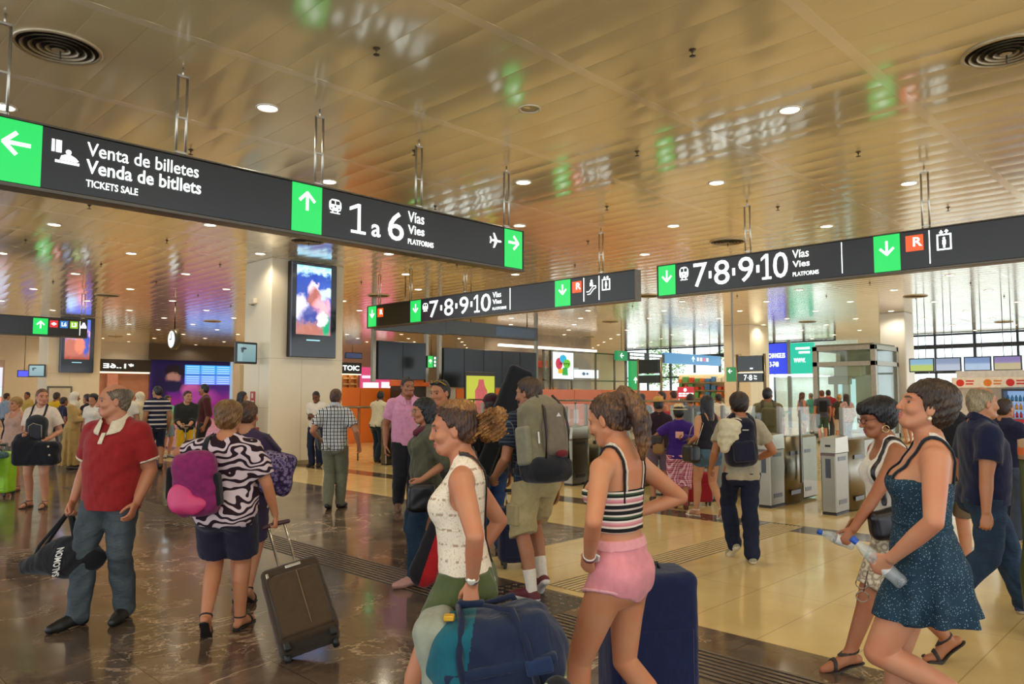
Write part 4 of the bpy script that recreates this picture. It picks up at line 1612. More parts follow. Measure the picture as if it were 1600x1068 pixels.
# small transit sign far on the left
s4 = empty('hanging_sign', (3.2, 25.4, 0), 0, 'small black sign with green up arrow and transit pictograms at the far left', 'sign', 'hanging direction signs')
mm = sign_body(s4, 4.05); mm.v = [(p[0], -p[1], p[2]) for p in mm.v]
mm.build('housing', [BLACKP, plain('#5a5348', .35, .5)], s4)
b4 = Board((0, 0, 0), (1, 0, 0), (0, -1, 0))
arrow_panel(b4, 2.62, 3.00, 3.40, 3.87, PI / 2, .2, s4, 3.68)
for q, (c, t) in enumerate((('#d8202a', '◆'), ('#1a70c0', 'L6'), ('#8ac020', 'L3'))):
    u = 3.05 + q * .27
    p = b4.rect('colour_tile', u, u + .21, 3.62, 3.83, glow(c, .9), s4)
    if q: b4.text(t, u + .04, u + .17, 3.67, 3.79, WHITE, p, .02)
    else: b4.strokes('pictogram', [], .01, WHITE, p, extra=[[(u + .03, 3.725), (u + .105, 3.775), (u + .18, 3.725), (u + .105, 3.675)]])
b4.strokes('divider', [], .01, WHITE, s4, extra=[bx(3.85, 3.865, 3.42, 3.85)])
b4.strokes('pictogram', [], .01, WHITE, s4, extra=[[(3.88, 3.64), (3.88, 3.70), (3.905, 3.72), (3.92, 3.77), (4.0, 3.77), (4.015, 3.72), (4.035, 3.70), (4.035, 3.64)], bx(3.93, 3.99, 3.78, 3.81)])
hanger(M1, 3.95, s4); hanger(M1, 1.2, s4)
# ------------------------------------------------------------------ screens, boards and shops round the hall
def picture(name, uax, u0, u1, v0, v1, base, blobs, strength=1.0, noise=0.0):
    """what a lit screen or poster shows: soft shapes over a vertical blend, in the panel's own axes"""
    n = NT('picture_' + name)
    x, y, z = n.sep(n.coord())
    U = n.math('DIVIDE', n.math('SUBTRACT', (x, y, z)[uax], u0), u1 - u0)
    Vv = n.math('DIVIDE', n.math('SUBTRACT', z, v0), v1 - v0)
    if noise:
        f = n.math('MULTIPLY', n.math('SUBTRACT', n.noise(n.coord(), 7, 3), .5), noise)
        U = n.math('ADD', U, f); Vv = n.math('ADD', Vv, f)
    col = n.ramp(Vv, [(p, rgb(c)) for p, c in base])
    for (cu, cv, ru, rv, c, soft) in blobs:
        a = n.math('POWER', n.math('DIVIDE', n.math('SUBTRACT', U, cu), ru), 2)
        b = n.math('POWER', n.math('DIVIDE', n.math('SUBTRACT', Vv, cv), rv), 2)
        d = n.math('ADD', a, b)
        m = n.node('ShaderNodeMapRange')
        m.inputs['From Min'].default_value = 1 - soft; m.inputs['From Max'].default_value = 1 + soft
        m.inputs['To Min'].default_value = 1; m.inputs['To Max'].default_value = 0
        n.link(d, m.inputs['Value'])
        col = n.mix(m.outputs[0], col, rgb(c))
    n.color((.01, .01, .01, 1))
    n.link(col, n.b.inputs['Emission Color'])
    n.b.inputs['Emission Strength'].default_value = strength
    n.set(Roughness=.06)
    return n.m
steel = plain('#7c7565', .28, 1.0, .06)
steel_d = plain('#7d776a', .35, 1.0, .08)
black_gloss = plain('#0c0c10', .12)
def thing(name, label, cat, loc=(0, 0, 0), group=None): return empty(name, loc, 0, label, cat, group)

# tall advertising screens on the two left pillars
def ad_screen(y, label, blobs, base, tagtext=True):
    r = thing('advertising_screen', label, 'screen', (9.4, y, 2.5), 'pillar advertising screens')
    m = MB(); m.box(-.62, .62, -.16, 0, 0, 2.26, .015); m.build('casing', black_gloss, r)
    p = MB().box(-.47, .45, -.166, -.158, .54, 2.18).build('display', picture('ad%d' % y, 0, -.47, .45, .54, 2.18, base, blobs, 1.15, .22), r)
    MB().box(-.19, .17, -.164, -.159, .40, .425).build('lit_strip', glow('#9fe0f0', 1.0), r)
    MB().box(-.615, -.59, -.175, -.15, .02, 2.24).build('edge_trim', plain('#5a5868', .2, .8), r)
    return r
ad_screen(15.99, 'tall black advertising screen on the big pillar showing figures below a blue mountain',
          [(.45, .80, .75, .10, '#10409a', .5), (.30, .72, .45, .14, '#0c3aa0', .4), (.15, .58, .34, .18, '#103c98', .4), (.85, .66, .3, .12, '#1a48a8', .5), (.12, .40, .22, .16, '#d8d4ee', .5), (.50, .66, .16, .12, '#e8c8d8', .4),
           (.55, .52, .22, .16, '#a05a50', .5), (.72, .38, .26, .16, '#f0a0a8', .5), (.85, .62, .2, .08, '#b8d0e8', .6), (.42, .28, .3, .12, '#40488e', .5), (.85, .16, .12, .18, '#1a9a6a', .3), (.35, .07, .4, .1, '#a86a5c', .6), (.75, .24, .16, .1, '#f0e0e8', .5)],
          [(0, '#a06a60'), (.35, '#5860a8'), (.6, '#2a5cc0'), (.82, '#48a8ec'), (.93, '#bfe6f4'), (1, '#7fd4f4')])
ad_screen(34.19, 'tall black advertising screen on the far left pillar showing pink and orange figures',
          [(.2, .70, .22, .2, '#b0d0f0', .5), (.7, .62, .28, .16, '#f4b8d0', .5), (.85, .4, .14, .3, '#203c98', .4), (.3, .3, .3, .25, '#a05038', .5), (.6, .35, .2, .2, '#c86a48', .5)],
          [(0, '#8a3a28'), (.4, '#a85848'), (.6, '#6a58b8'), (1, '#3a68d8')])

# wall TV on the big pillar and the one on the far pillar, small boxes, fire cabinets
def wall_tv(loc, rz, label, w=.62, h=.5):
    r = thing('wall_monitor', label, 'monitor', loc, 'pillar monitors'); r.rotation_euler = (0, 0, rz)
    MB().box(-w / 2, w / 2, -.06, 0, -h / 2, h / 2, .015).build('casing', plain('#17171a', .3), r)
    MB().box(-w / 2 + .05, w / 2 - .05, -.063, -.058, -h / 2 + .05, h / 2 - .05).build('display', picture('tv%.1f' % loc[1], 0, -w / 2, w / 2, -h / 2, h / 2, [(0, '#6a8a90'), (1, '#86a4a4')],
        [(-.0 + .3, .62, .06, .12, '#20303a', .3), (.36, .7, .14, .05, '#20303a', .3)], .8), r)
    MB().box(-.10, .10, 0, .10, -.18, .18, .01).build('back_housing', plain('#202024', .4), r)
    MB().tube([(0, .05, 0), (.06, .20, .0), (.16, .30, 0)], .03).build('bracket', plain('#2a2a2e', .4, .5), r)
wall_tv((8.0, 16.45, 2.58), math.radians(14), 'black monitor on a bracket at the left edge of the big pillar')
wall_tv((8.05, 34.2, 2.55), math.radians(-35), 'black monitor on a bracket at the left edge of the far pillar')
def alarm(x, y, z, label):
    r = thing('alarm_box', label, 'alarm box', (x, y, z), 'pillar alarm boxes')
    MB().box(-.10, 0, -.16, .16, -.07, .07, .02).build('housing', plain('#d8d0b8', .4), r)
    MB().lathe([(.0001, 0), (.03, -.01), (.035, -.03), (.0001, -.03)], (-.05, 0, -.07), 12).build('lens', plain('#8a8478', .2), r)
alarm(8.38, 16.80, 3.83, 'small cream alarm box high on the left face of the big pillar')
alarm(31.8, 16.7, 3.4, 'small alarm box on the left face of the right pillar')
for z0, z1, y, lb in ((1.42, 1.70, 16.77, 'upper red fire point plate on the left face of the big pillar'), (.62, .87, 16.55, 'lower red fire point plate near the foot of the big pillar')):
    r = thing('fire_sign', lb, 'fire sign', (8.38, y, z0), 'red fire plates')
    h = z1 - z0
    MB().box(-.012, 0, -.12, .12, 0, h, .004).build('plate', plain('#b02018', .4), r)
    MB().box(-.014, -.011, -.03, .05, h * .45, h * .85).build('extinguisher_symbol', plain('#e8d8c8', .5), r)
    MB().box(-.014, -.011, -.08, .08, h * .12, h * .24).build('caption_bar', plain('#e8d8c8', .5), r)
# framed notice at the foot of the far left pillar
r = thing('notice_frame', 'grey framed pale notice on the far left pillar', 'notice', (8.85, 34.19, .95))
MB().box(-.45, .45, -.05, 0, 0, 1.0, .01).build('frame', plain('#6a665c', .4, .5), r)
MB().box(-.38, .38, -.055, -.048, .08, .92).build('sheet', plain('#cfc6b0', .6), r)

# hanging clock
r = thing('hanging_clock', 'round white clock hanging on a rod above the shops', 'clock', (10.2, 26.2, 3.5))
Mx = Matrix.Rotation(-PI / 2, 4, 'Y')
MB().lathe([(.0001, -.10), (.30, -.10), (.345, -.08), (.345, .08), (.30, .10), (.0001, .10)], n=36, M=Mx).build('case', plain('#4a4436', .4, .3), r)
MB().lathe([(.0001, .104), (.29, .103)], n=36, M=Mx).build('dial', glow('#e8f4f4', .9), r)
MB().box(-.112, -.106, -.012, .012, 0, .22).build('minute_hand', plain('#101010', .5), r)
MB().box(-.112, -.106, -.015, .14, -.015, .015).build('hour_hand', plain('#101010', .5), r)
MB().tube([(0, 0, .34), (0, 0, ZC - 3.5)], .022).build('rod', plain('#3a352c', .4, .6), r)

# ticket barriers
gate0 = None
def make_gate():
    r = thing('ticket_gate', 'brushed steel ticket barrier', 'ticket gate', (0, 0, 0), 'ticket gates')
    m = MB(); m.box(0, .46, -.10, .10, 0.03, .84, .012)
    m.mat(1).box(.012, .45, -.095, .095, 0.0, .03)
    m.build('front_cabinet', [steel, plain('#1c1a16', .5)], r)
    # sloped head
    vs = [(-.01, -.11, .84), (.46, -.11, .84), (.46, .11, .84), (-.01, .11, .84), (.03, -.10, 1.04), (.46, -.10, 1.06), (.46, .10, 1.06), (.03, .10, 1.04)]
    MB().add(vs, [(0, 3, 2, 1), (4, 5, 6, 7), (0, 1, 5, 4), (1, 2, 6, 5), (2, 3, 7, 6), (3, 0, 4, 7)]).build('head', plain('#9a9281', .28, 1.0, .05), r)
    prof = []
    for k in range(13):
        t = k / 12; prof.append((.465 + .62 * t, .10 + .035 * math.sin(PI * t)))
    poly = prof + [(a, -b) for a, b in prof[::-1]]
    MB().prism(poly, .02, 1.0, None, True).build('middle_cabinet', steel, r)
    MB().box(1.09, 1.66, -.10, .10, .02, 1.0, .03).build('rear_cabinet', steel, r)
    for (x0, x1, z0, z1, o) in ((.10, .37, .73, .785, .1015), (.10, .37, .14, .20, .1015), (.60, .93, .73, .785, .134), (.60, .93, .14, .20, .134), (1.18, 1.40, .73, .785, .1015), (1.18, 1.40, .14, .20, .1015)):
        [MB().box(x0, x1, a_, a_ + .012, z0, z1).build('dark_strip', plain('#2c2620', .3), r) for a_ in (-o - .002, o - .01)]
    MB().box(-.004, .004, -.035, .035, .50, .76).build('card_reader', plain('#1a1714', .2), r)
    MB().box(-.006, .0, -.10, .10, .80, .835).build('status_bar', plain('#5c4438', .25), r)
    MB().box(.002, .01, -.035, .035, .92, .95).build('ticket_slot', plain('#17140f', .4), r)
    MB().box(.50, .56, -.03, .03, 1.0, 1.46, .008).build('post', steel_d, r)
    MB().box(.56, 1.62, -.006, .006, 1.0, 1.44).build('glass_panel', glassmat('#d4e4dc', .035), r)
    return r
ordn = ['nearest the walkway on the right', 'second from the right', 'third from the right', 'fourth from the right', 'fifth from the right', 'sixth from the right', 'seventh from the right', 'eighth from the right',
        'ninth from the right', 'tenth from the right', 'eleventh from the right', 'last one, near the big pillar']
g0 = make_gate()
for k in range(12):
    loc = (10.42, 4.17 + .93 * k, 0)
    lb = 'brushed steel ticket gate in the row, ' + ordn[k]
    if k == 0: g0.location = loc; g0['label'] = lb
    else: dup(g0, loc, 0, lb)
# glass flaps between the gates
fl = thing('gate_flap', 'clear glass flap closing the lane between two steel ticket gates', 'gate flap', (11.3, 4.6, 0), 'glass gate flaps')
MB().box(-.005, .005, .02, .31, .35, 1.35, .02).build('glass', glassmat('#d8eae6', .03), fl)
MB().box(-.02, .02, .31, .345, .30, 1.40, .006).build('pivot', steel_d, fl)
for k in range(1, 11):
    dup(fl, (11.3, 4.6 + .93 * k, 0))
# tubular rail beside the last gate
r = thing('guard_rail', 'bent steel tube rail between the big pillar and the last gate', 'rail', (11.2, 15.3, 0))
MB().tube([(-.9, .55, 1.32), (.35, .55, 1.30), (.50, .55, 1.27), (.56, .55, 1.2), (.58, .55, 0)], .028, 10).build('tube', steel, r)
MB().tube([(-.5, .55, 1.31), (-.5, .55, 0)], .022, 8).build('leg', steel, r)
r = thing('guard_rail', 'long level steel rail in front of the orange hoarding', 'rail', (12.8, 8.6, 0))
MB().tube([(0, -1.4, 1.50), (0, 5.5, 1.50)], .022, 10).build('tube', steel, r)
for y in (-1.3, 2.0, 5.3): MB().tube([(0, y, 0), (0, y, 1.5)], .018, 8).build('leg', steel, r)

# platform indicators on posts behind the gates
def indicator(y0, y1, label, text):
    r = thing('platform_indicator', label, 'platform indicator', (17, y1, 0), 'platform indicators on posts')
    w = y1 - y0
    b = YB((0, 0, 0), (0, -1, 0), (-1, 0, 0))
    for u in (-.03, w + .03):
        MB().tube([(0, -u, 0), (0, -u, 2.6)], .035, 10).build('post', steel, r)
    MB().box(-.06, .06, -w, 0, 2.19, 2.56, .01).build('display', plain('#1b211c', .2), r)
    MB().box(-.05, .05, -w, 0, 2.145, 2.165).build('lit_line', glow('#a8f0c0' if not text else '#f0f0e0', .8), r)
    MB().box(-.06, .06, -w, 0, 1.93, 2.14, .006).build('name_plate', plain('#1f2b22', .25), r)
    bb = YB((0, 0, 0), (0, -1, 0), (-1, 0, 0))
    if text:
        bb.text('7', .17, .24, 1.97, 2.10, WHITE, r, .01, d=.062); bb.text('8', .30, .38, 1.97, 2.10, WHITE, r, .01, d=.062)
        bb.strokes('separator_dot', [], .01, WHITE, r, .062, [bx(.262, .278, 2.02, 2.04)])
        bb.text('Vías', .42, .50, 2.05, 2.09, WHITE, r, .01, d=.062); bb.text('Vies', .42, .50, 1.99, 2.03, WHITE, r, .01, d=.062)
        MB().box(-.064, -.06, -.40, -.33, 2.24, 2.27).build('arrow', WHITE, r)
    return r
indicator(8.27, 8.91, 'platform indicator for 7 and 8 on two steel posts before the right pillar', True)
indicator(11.17, 11.83, 'unlit platform indicator on two steel posts left of the red sign', False)
r = thing('exit_sign', 'small green exit sign left of the 7 and 8 indicator', 'sign', (17.3, 9.2, 1.95))
MB().box(-.03, 0, -.15, .19, 0, .36, .006).build('panel', glow('#0a8a40', .6), r)
b = YB((0, 0, 0), (0, -1, 0), (-1, 0, 0)); b.arrow(-.08, .26, .10, PI, WHITE, r)
for o in r.children:
    if o.name.startswith('arrow'): o.location = (-.03, 0, 0)
MB().box(.0, .03, .0, .04, .36, ZC - 1.95).build('hanger', steel, r)

# dark departure boards seen unlit, on posts, with the green exit box and the poster
board_m = plain('#1e2730', .3, .2, .15, 2)
def dep_board(x0, x1, z0, z1, ncol, label):
    r = thing('departure_board', label, 'departure board', (x0, 20, 0), 'dark departure boards')
    w = (x1 - x0)
    MB().box(0, w, 0, .25, z0, z1, .01).build('cabinet', plain('#14181c', .4), r)
    for c in range(ncol):
        a = w * c / ncol
        MB().box(a + .015, a + w / ncol - .015, -.012, .002, z0 + .02, z1 - .02).build('panel', board_m, r)
    for x in (-.10, w + .10):
        MB().box(x - .06, x + .06, .05, .17, z0 - .08, ZC - .004).build('post', steel, r)
dep_board(14.22, 16.20, 2.11, 3.36, 2, 'unlit black departure board left of the green exit box')
dep_board(16.98, 21.75, 1.88, 3.25, 5, 'long unlit blue-black departure board right of the green exit box')
r = thing('hanging_sign', 'unlit dark sign band hanging behind the middle sign', 'sign', (11.9, 16.8, 0), 'hanging direction signs')
MB().box(0, 2.45, 0, .15, 3.37, 3.84, .006).box(2.45, 6.45, 0, .15, 3.40, 3.82, .006).build('housing', plain('#1c211c', .3), r)
MB().box(4.5, 6.3, -.004, .0, 3.46, 3.76).build('panel', plain('#28405c', .25), r)
for x in (1.0, 3.5, 6.0): MB().tube([(x, .07, 3.8), (x, .07, ZC)], .018).build('hanger', steel, r)
r = thing('exit_sign', 'small green lit exit box hanging between the departure boards', 'sign', (15.9, 19.4, 2.5))
MB().box(-.20, .20, -.10, 0, 0, .40, .01).build('casing', plain('#10351c', .4), r)
MB().box(-.19, .02, -.104, -.099, .01, .39).build('arrow_panel', glow('#00b840', .9), r)
MB().box(.05, .17, -.104, -.099, .02, .38).build('pictogram_panel', glow('#0a7a34', .8), r)
for z in (.05, .17, .29): MB().box(.08, .14, -.107, -.103, z, z + .07).build('pictogram', WHITE, r)
bb = Board((0, 0, 0), (1, 0, 0), (0, -1, 0)); a_ = bb.arrow(-.09, .21, .13, PI / 2, WHITE, r); a_.location = (0, -.10, 0)
MB().tube([(0, -.05, .4), (0, -.05, ZC - 2.5)], .015).build('hanger', steel, r)
r = thing('kiosk_counter', 'dark counter with an orange canopy under the green exit box', 'counter', (15.95, 20.4, 0))
MB().box(-.5, .6, 0, .6, 0, 1.9, .01).build('body', plain('#2c2018', .5), r)
MB().box(-.55, .65, -.1, .6, 1.90, 2.12, .02).build('canopy', plain('#d86a28', .5), r)
r = thing('poster', 'yellow poster with a pink bottle shape under the dark boards', 'poster', (17.1, 19.0, 0))
MB().box(-.03, 1.42, -.02, .04, 0.0, 2.40, .01).build('frame', plain('#191510', .4), r)
MB().box(.03, 1.36, -.026, -.018, .5, 2.26).build('sheet', glow('#c8cc20', .62), r)
pm = plain('#e0748c', .5)
b_ = Board((0, -.026, 0), (1, 0, 0), (0, -1, 0))
b_.strokes('bottle_shape', [], .01, pm, r, .0, [[(.45, .6), (.98, .6), (1.0, 1.75), (.88, 1.92), (.84, 2.14), (.60, 2.14), (.56, 1.92), (.43, 1.75)]])
b_.text('PLATFORMS', .3, 1.1, 2.29, 2.34, plain('#e8e8d8', .5), r) if False else None

# orange hoarding behind the gates
om = plain('#e0720e', .5, var=.06, scale=1.5)
om2 = plain('#c86e48', .5, var=.08, scale=1.5)
om3 = plain('#c47868', .5, var=.08, scale=1.5)
x = 12.2
for k, (w, mt) in enumerate(((2.4, om), (2.7, om), (1.6, plain('#b8b4a8', .4)), (2.4, om), (2.4, om3), (2.2, om3), (2.0, om3), (2.2, om2), (2.2, om2), (2.2, om2))):
    o = MB().box(0, w - .03, 0, .08, 0, 1.85 - .004 * k, .006).build('hoarding_panel', mt)
    o.location = (x, 21.5, 0)
    tag(o, 'orange hoarding panel standing behind the row of ticket gates' if mt is not plain('#b8b4a8', .4) else 'grey metal panel set between the orange hoarding panels', 'hoarding', 'hoarding panels')
    x += w

# glazed shopfront with the speech-bubble poster and white lit sign
r = thing('shopfront', 'steel framed glass shopfront with a white sign behind the orange hoarding', 'shopfront', (26.6, 24, 0))
for x in (0, .45, 2.1, 4.0, 5.6, 7.1):
    MB().box(x - .04, x + .04, -.04, .04, 0, 3.75).build('mullion', steel, r)
for z in (3.72, 2.30, 1.0): MB().box(-.04, 7.1, -.04, .04, z - .03, z + .03).build('transom', steel, r)
MB().box(.0, 7.1, .0, .012, 0.1, 3.7).build('pane', glassmat('#e0ecee', .06), r)
MB().box(-1.0, 7.4, 3.0, 3.1, 0, ZC).build('back_panel', plain('#8a7a68', .6, var=.3, scale=1.2), r)
MB().box(2.1, 4.9, .5, .6, 2.45, 2.88, .01).build('lit_sign', glow('#e8ecff', 1.1), r)
b_ = Board((0, .5, 0), (1, 0, 0), (0, -1, 0)); b_.strokes('emblem', [], .01, plain('#3a88d0', .4), r, .001, [circ(3.65, 2.67, .14, 14, .6), circ(3.95, 2.67, .10, 14, .6)])
MB().box(-.5, 7.2, 2.4, 2.6, 4.0, 4.12).build('light_strip', glow('#fff4e0', 1.6), r)
for k, (x, z, c) in enumerate(((2.4, 3.2, '#b83a20'), (3.4, 3.25, '#e0a020'), (5.0, 2.9, '#c0c8d0'), (2.4, 1.75, '#d08020'), (3.2, 1.8, '#c87818'), (4.2, 1.7, '#b86a20'), (5.2, 1.75, '#d89030'))):
    MB().box(x, x + .8, 2.6, 2.9, z - .18, z + .18, .01).build('shelf_stock', plain(c, .5), r)
r = thing('poster', 'white lit poster with coloured speech bubbles above the hoarding', 'poster', (27.05, 23.9, 2.32))
MB().box(0, 1.62, -.06, 0, 0, 1.38, .01).build('frame', plain('#8a94a0', .4, .5), r)
for x in (.1, 1.52): MB().box(x - .03, x + .03, -.05, -.01, -2.32, 0).build('leg', steel, r)
MB().box(.05, 1.57, -.066, -.058, .05, 1.33).build('sheet', glow('#f4fcf8', 1.05), r)
b_ = Board((0, -.066, 0), (1, 0, 0), (0, -1, 0))
for k, (c, poly) in enumerate((('#c02848', circ(.50, .78, .26, 18, 1.1)), ('#20a8d0', circ(.80, 1.02, .26, 18, .75)), ('#f0b010', [(.42, .30), (.8, .30), (.8, .55), (.42, .5)]), ('#60b820', circ(1.08, .78, .28, 18, .8)), ('#20a040', [(.72, .22), (1.16, .22), (1.12, .6), (.78, .6)]))):
    b_.strokes('bubble', [], .01, glow(c, .8), r, .001 * k, [poly])
b_.text('ivirry', .55, 1.30, .68, .86, plain('#123018', .5), r, .02, d=.008)

# far signs beyond the gates
r = thing('hanging_sign', 'long far sign, green arrow at its left end and a blue right half', 'sign', (31.4, 23.2, 0), 'hanging direction signs')
MB().box(0, .9, 0, .2, 3.37, 3.86, .01).build('green_panel', glow('#0a9a5a', .6), r)
MB().box(.9, 4.4, 0, .2, 3.37, 3.84, .01).build('dark_panel', plain('#2a3a48', .3), r)
MB().box(4.4, 10.6, 0, .2, 3.34, 3.94, .01).build('blue_panel', glow('#4a90c0', .7), r)
b_ = Board((0, 0, 0), (1, 0, 0), (0, -1, 0))
b_.arrow(.4, 3.62, .26, PI, WHITE, r)
for (t, u0, u1, v0, v1) in (('Cercanías', 1.1, 2.4, 3.66, 3.78), ('Rodalies', 1.1, 2.4, 3.48, 3.60), ('Salidas', 2.9, 4.1, 3.66, 3.78), ('Sortides', 2.9, 4.1, 3.48, 3.60)):
    b_.strokes('text_line', [], .01, WHITE, r, .002, [bx(u0 + (u1 - u0) * a, u0 + (u1 - u0) * b, v0, v1) for a, b in ((0, .22), (.26, .6), (.64, 1))])
b_.arrow(7.4, 3.66, .3, PI / 2, WHITE, r)
for k in range(4): b_.strokes('pictogram', [], .01, glow(('#f0d8e8', '#f0f0f0', '#e06080', '#f0e8f0')[k], .9), r, .002, [bx(7.8 + k * .36, 8.05 + k * .36, 3.56, 3.78)])
for x in (.5, 4.2, 9.5): MB().tube([(x, .1, 3.8), (x, .1, ZC)], .02).build('hanger', steel, r)
r = thing('totem_sign', 'tall green lit totem under the far sign', 'sign', (32.3, 23.0, 0))
MB().box(0, .75, 0, .2, 0, 3.36, .02).build('body', glow('#08a050', .7), r)
b_.arrow(.4, 2.35, .3, PI / 2, WHITE, r)
r = thing('red_sign', 'red notice board with white lettering above the travellers', 'sign', (30.0, 18.8, 0))
MB().box(0, .06, -.85, 0, 1.44, 1.96, .01).build('panel', glow('#c02030', .8), r)
bY = YB((0, 0, 0), (0, -1, 0), (-1, 0, 0))
bY.strokes('emblem', [], .01, WHITE, r, .002, [circ(.42, 1.82, .08)])
for z in (1.62, 1.52): bY.strokes('text_line', [], .01, WHITE, r, .002, [bx(.08 + .2 * q, .24 + .2 * q, z, z + .06) for q in range(4)])
MB().tube([(.03, -.42, 0), (.03, -.42, 1.46)], .025).build('post', steel, r)
r = thing('shop_shelving', 'lit shop shelves full of small goods left of the far windows', 'shelving', (38.5, 22.6, 0))
MB().box(0, .1, -1.9, 1.4, 0, 2.8).build('back_panel', plain('#d8c8a0', .6), r)
rs = random.Random(3)
for z in (.5, .95, 1.4, 1.85, 2.3): MB().box(-.35, 0, -1.9, 1.4, z - .03, z).build('shelf', plain('#b09870', .5), r)
for z in (.5, .95, 1.4, 1.85, 2.3):
    for k in range(9):
        y = -1.85 + k * .36
        h = rs.uniform(.18, .36)
        MB().box(-.3, -.05, y, y + rs.uniform(.15, .32), z, z + h, .01).build('goods', plain(rs.choice(('#c84830', '#e0b040', '#58a060', '#e8e0d0', '#4878b0', '#d87830')), .5), r)
MB().box(-.5, .1, -1.9, 1.4, 2.75, 2.82).build('light_strip', glow('#fff0d0', 2.0), r)

# currency exchange booth
r = thing('exchange_booth', 'currency exchange booth with blue and teal lit screens right of the pillar', 'booth', (36.0, 17.3, 0))
MB().box(.0, .05, -2.4, .1, 0, .95, .01).build('counter', plain('#e4ecec', .4), r)
MB().box(.0, .12, -1.20, -1.02, 0, 4.3).build('column', plain('#8a9296', .3, .7), r)
MB().box(-.02, .02, -2.5, .1, 1.0, 2.55).build('pane', glassmat('#d8f0f0', .06), r)
MB().box(2.2, 2.3, -3.6, .6, 0, 4.3).build('back_panel', plain('#dcecec', .5), r)
MB().box(.6, 1.8, -2.4, .1, 2.50, 2.54).build('added_lamp', glow('#f0ffff', 3.0), r)  # lamp added to brighten the booth's back panel
MB().box(-.06, .06, -1.02, .12, 2.62, 4.14, .01).build('blue_screen', glow('#1838d8', .85), r)
MB().box(-.06, .06, -2.40, -1.22, 2.62, 4.12, .01).build('teal_screen', glow('#10b898', .85), r)
MB().box(-.05, .05, -2.5, .12, 2.52, 2.60).build('light_bar', glow('#f4ffff', 1.2), r)
b_ = YB((0, 0, 0), (0, -1, 0), (-1, 0, 0))
b_.text('CHANGE.ES', .10, .96, 3.42, 3.66, WHITE, r, .02, d=.062); b_.text('3-740', .16, .62, 2.98, 3.24, WHITE, r, .02, d=.062)
b_.text('WWW.', 1.40, 1.98, 3.16, 3.38, WHITE, r, .02, d=.062)
b_.strokes('text_line', [], .01, WHITE, r, .062, [bx(1.5, 2.2, 3.80, 3.90), bx(1.65, 2.2, 3.60, 3.70)])
b_.text('change', .12, 1.2, .62, .84, plain('#20a08c', .4), r, .02, d=.004)
MB().box(-.3, -.22, -.20, .20, .3, 2.4, .01).build('blue_panel', glow('#3a78c8', .6), r)

# glass lift
r = thing('glass_lift', 'steel framed glass lift shaft right of the exchange booth', 'lift', (28.4, 11.72, 0))
W, D, Hh = 2.1, 2.3, 3.42
fm = plain('#9a9484', .35, .5)
for (x, y) in ((0, 0), (0, -W), (D, 0), (D, -W)): MB().box(x - .09, x + .09, y - .09, y + .09, 0, Hh, .01).build('corner_post', fm, r)
for z in (.08, 2.75, Hh - .09): MB().box(-.09, D + .09, -W - .09, -W + .09, z - .08, z + .08).box(-.09, .09, -W, 0, z - .08, z + .08).box(-.09, D + .09, -.09, .09, z - .08, z + .08).build('frame_rail', fm, r)
MB().box(-.02, .02, -W, 0, .1, Hh - .1).build('pane', glassmat('#c0d8c4', .14), r)
MB().box(0, D, -W - .02, -W + .02, .1, Hh - .1).build('pane', glassmat('#c8e0dc', .12), r)
MB().box(.9, 1.0, -W + .35, -.30, .2, 2.35, .01).build('door', plain('#8c9484', .3, .6), r)
MB().box(.86, .90, -1.12, -.94, .3, 2.2).build('door_slit', glow('#bff0f0', .8), r)
MB().box(.86, .90, -.62, -.48, .3, 2.2).build('door_slit', glow('#bff0f0', .7), r)
MB().box(.7, 1.2, -1.4, -.4, 2.3, 2.75, .02).build('motor_housing', plain('#a8ae98', .4), r)
MB().box(.6, .9, -1.0, -.2, 2.0, 2.3, .02).build('gear_box', plain('#7c8674', .4), r)
MB().box(.0, D, -W, 0, Hh - .02, Hh + .06).build('roof', plain('#7a7a6a', .5), r)
MB().box(D - .06, D, -W, 0, .1, Hh).build('back_panel', plain('#4e6050', .5), r)

# hanging monitors and drinks kiosk on the right
for k, (y, c1, c2) in enumerate(((8.30, '#88b0c8', '#a8b848'), (7.46, '#8898b0', '#a8b0c0'), (6.57, '#7890b8', '#a0b4cc'), (5.70, '#8878a8', '#b0a070'))):
    r = thing('hanging_monitor', 'flat monitor hanging by the bright windows, ' + ('leftmost of four', 'second from left', 'third from left', 'rightmost of four')[k], 'monitor', (29.3, y, 2.66), 'monitors hanging at the right')
    MB().box(-.04, .04, -.41, .41, -.25, .25, .01).build('casing', plain('#1c1c20', .3), r)
    MB().box(-.045, -.038, -.37, .37, -.21, .21).build('display', picture('mon%d' % k, 1, -.37, .37, -.21, .21, [(0, c2), (.45, c2), (.6, c1), (1, c1)], [], .7), r)
    MB().box(.04, .16, -.2, .2, -.30, .1, .01).build('bracket', plain('#2c3034', .4), r)
    for s in (-.12, .12): MB().tube([(.08, s, .1), (.08, s, ZC - 2.66)], .012).build('rod', plain('#4a4e54', .4, .6), r)
r = thing('kiosk_counter', 'pale kiosk counter under the drinks fridge at the right edge', 'counter', (24.0, 6.0, 0))
MB().box(-.12, .5, -3.2, 0.05, 0, .56, .01).build('body', plain('#d8c4b4', .5), r)
MB().box(-.16, .5, -3.24, 0.09, .56, .60, .008).build('worktop', plain('#e4dcd0', .35), r)
structure(MB().box(24.56, 24.66, 2.8, 6.05, 0, 2.3).build('wall_kiosk', plain('#d8d4d0', .5)))
r = thing('kiosk_header', 'white kiosk header with red and orange emblems at the right edge', 'sign', (24.0, 6.0, 0))
MB().box(0, .56, -3.2, 0.05, 1.81, 2.10, .01).build('header', plain('#e8e0d4', .4), r)
b_ = YB((0, 0, 0), (0, -1, 0), (-1, 0, 0))
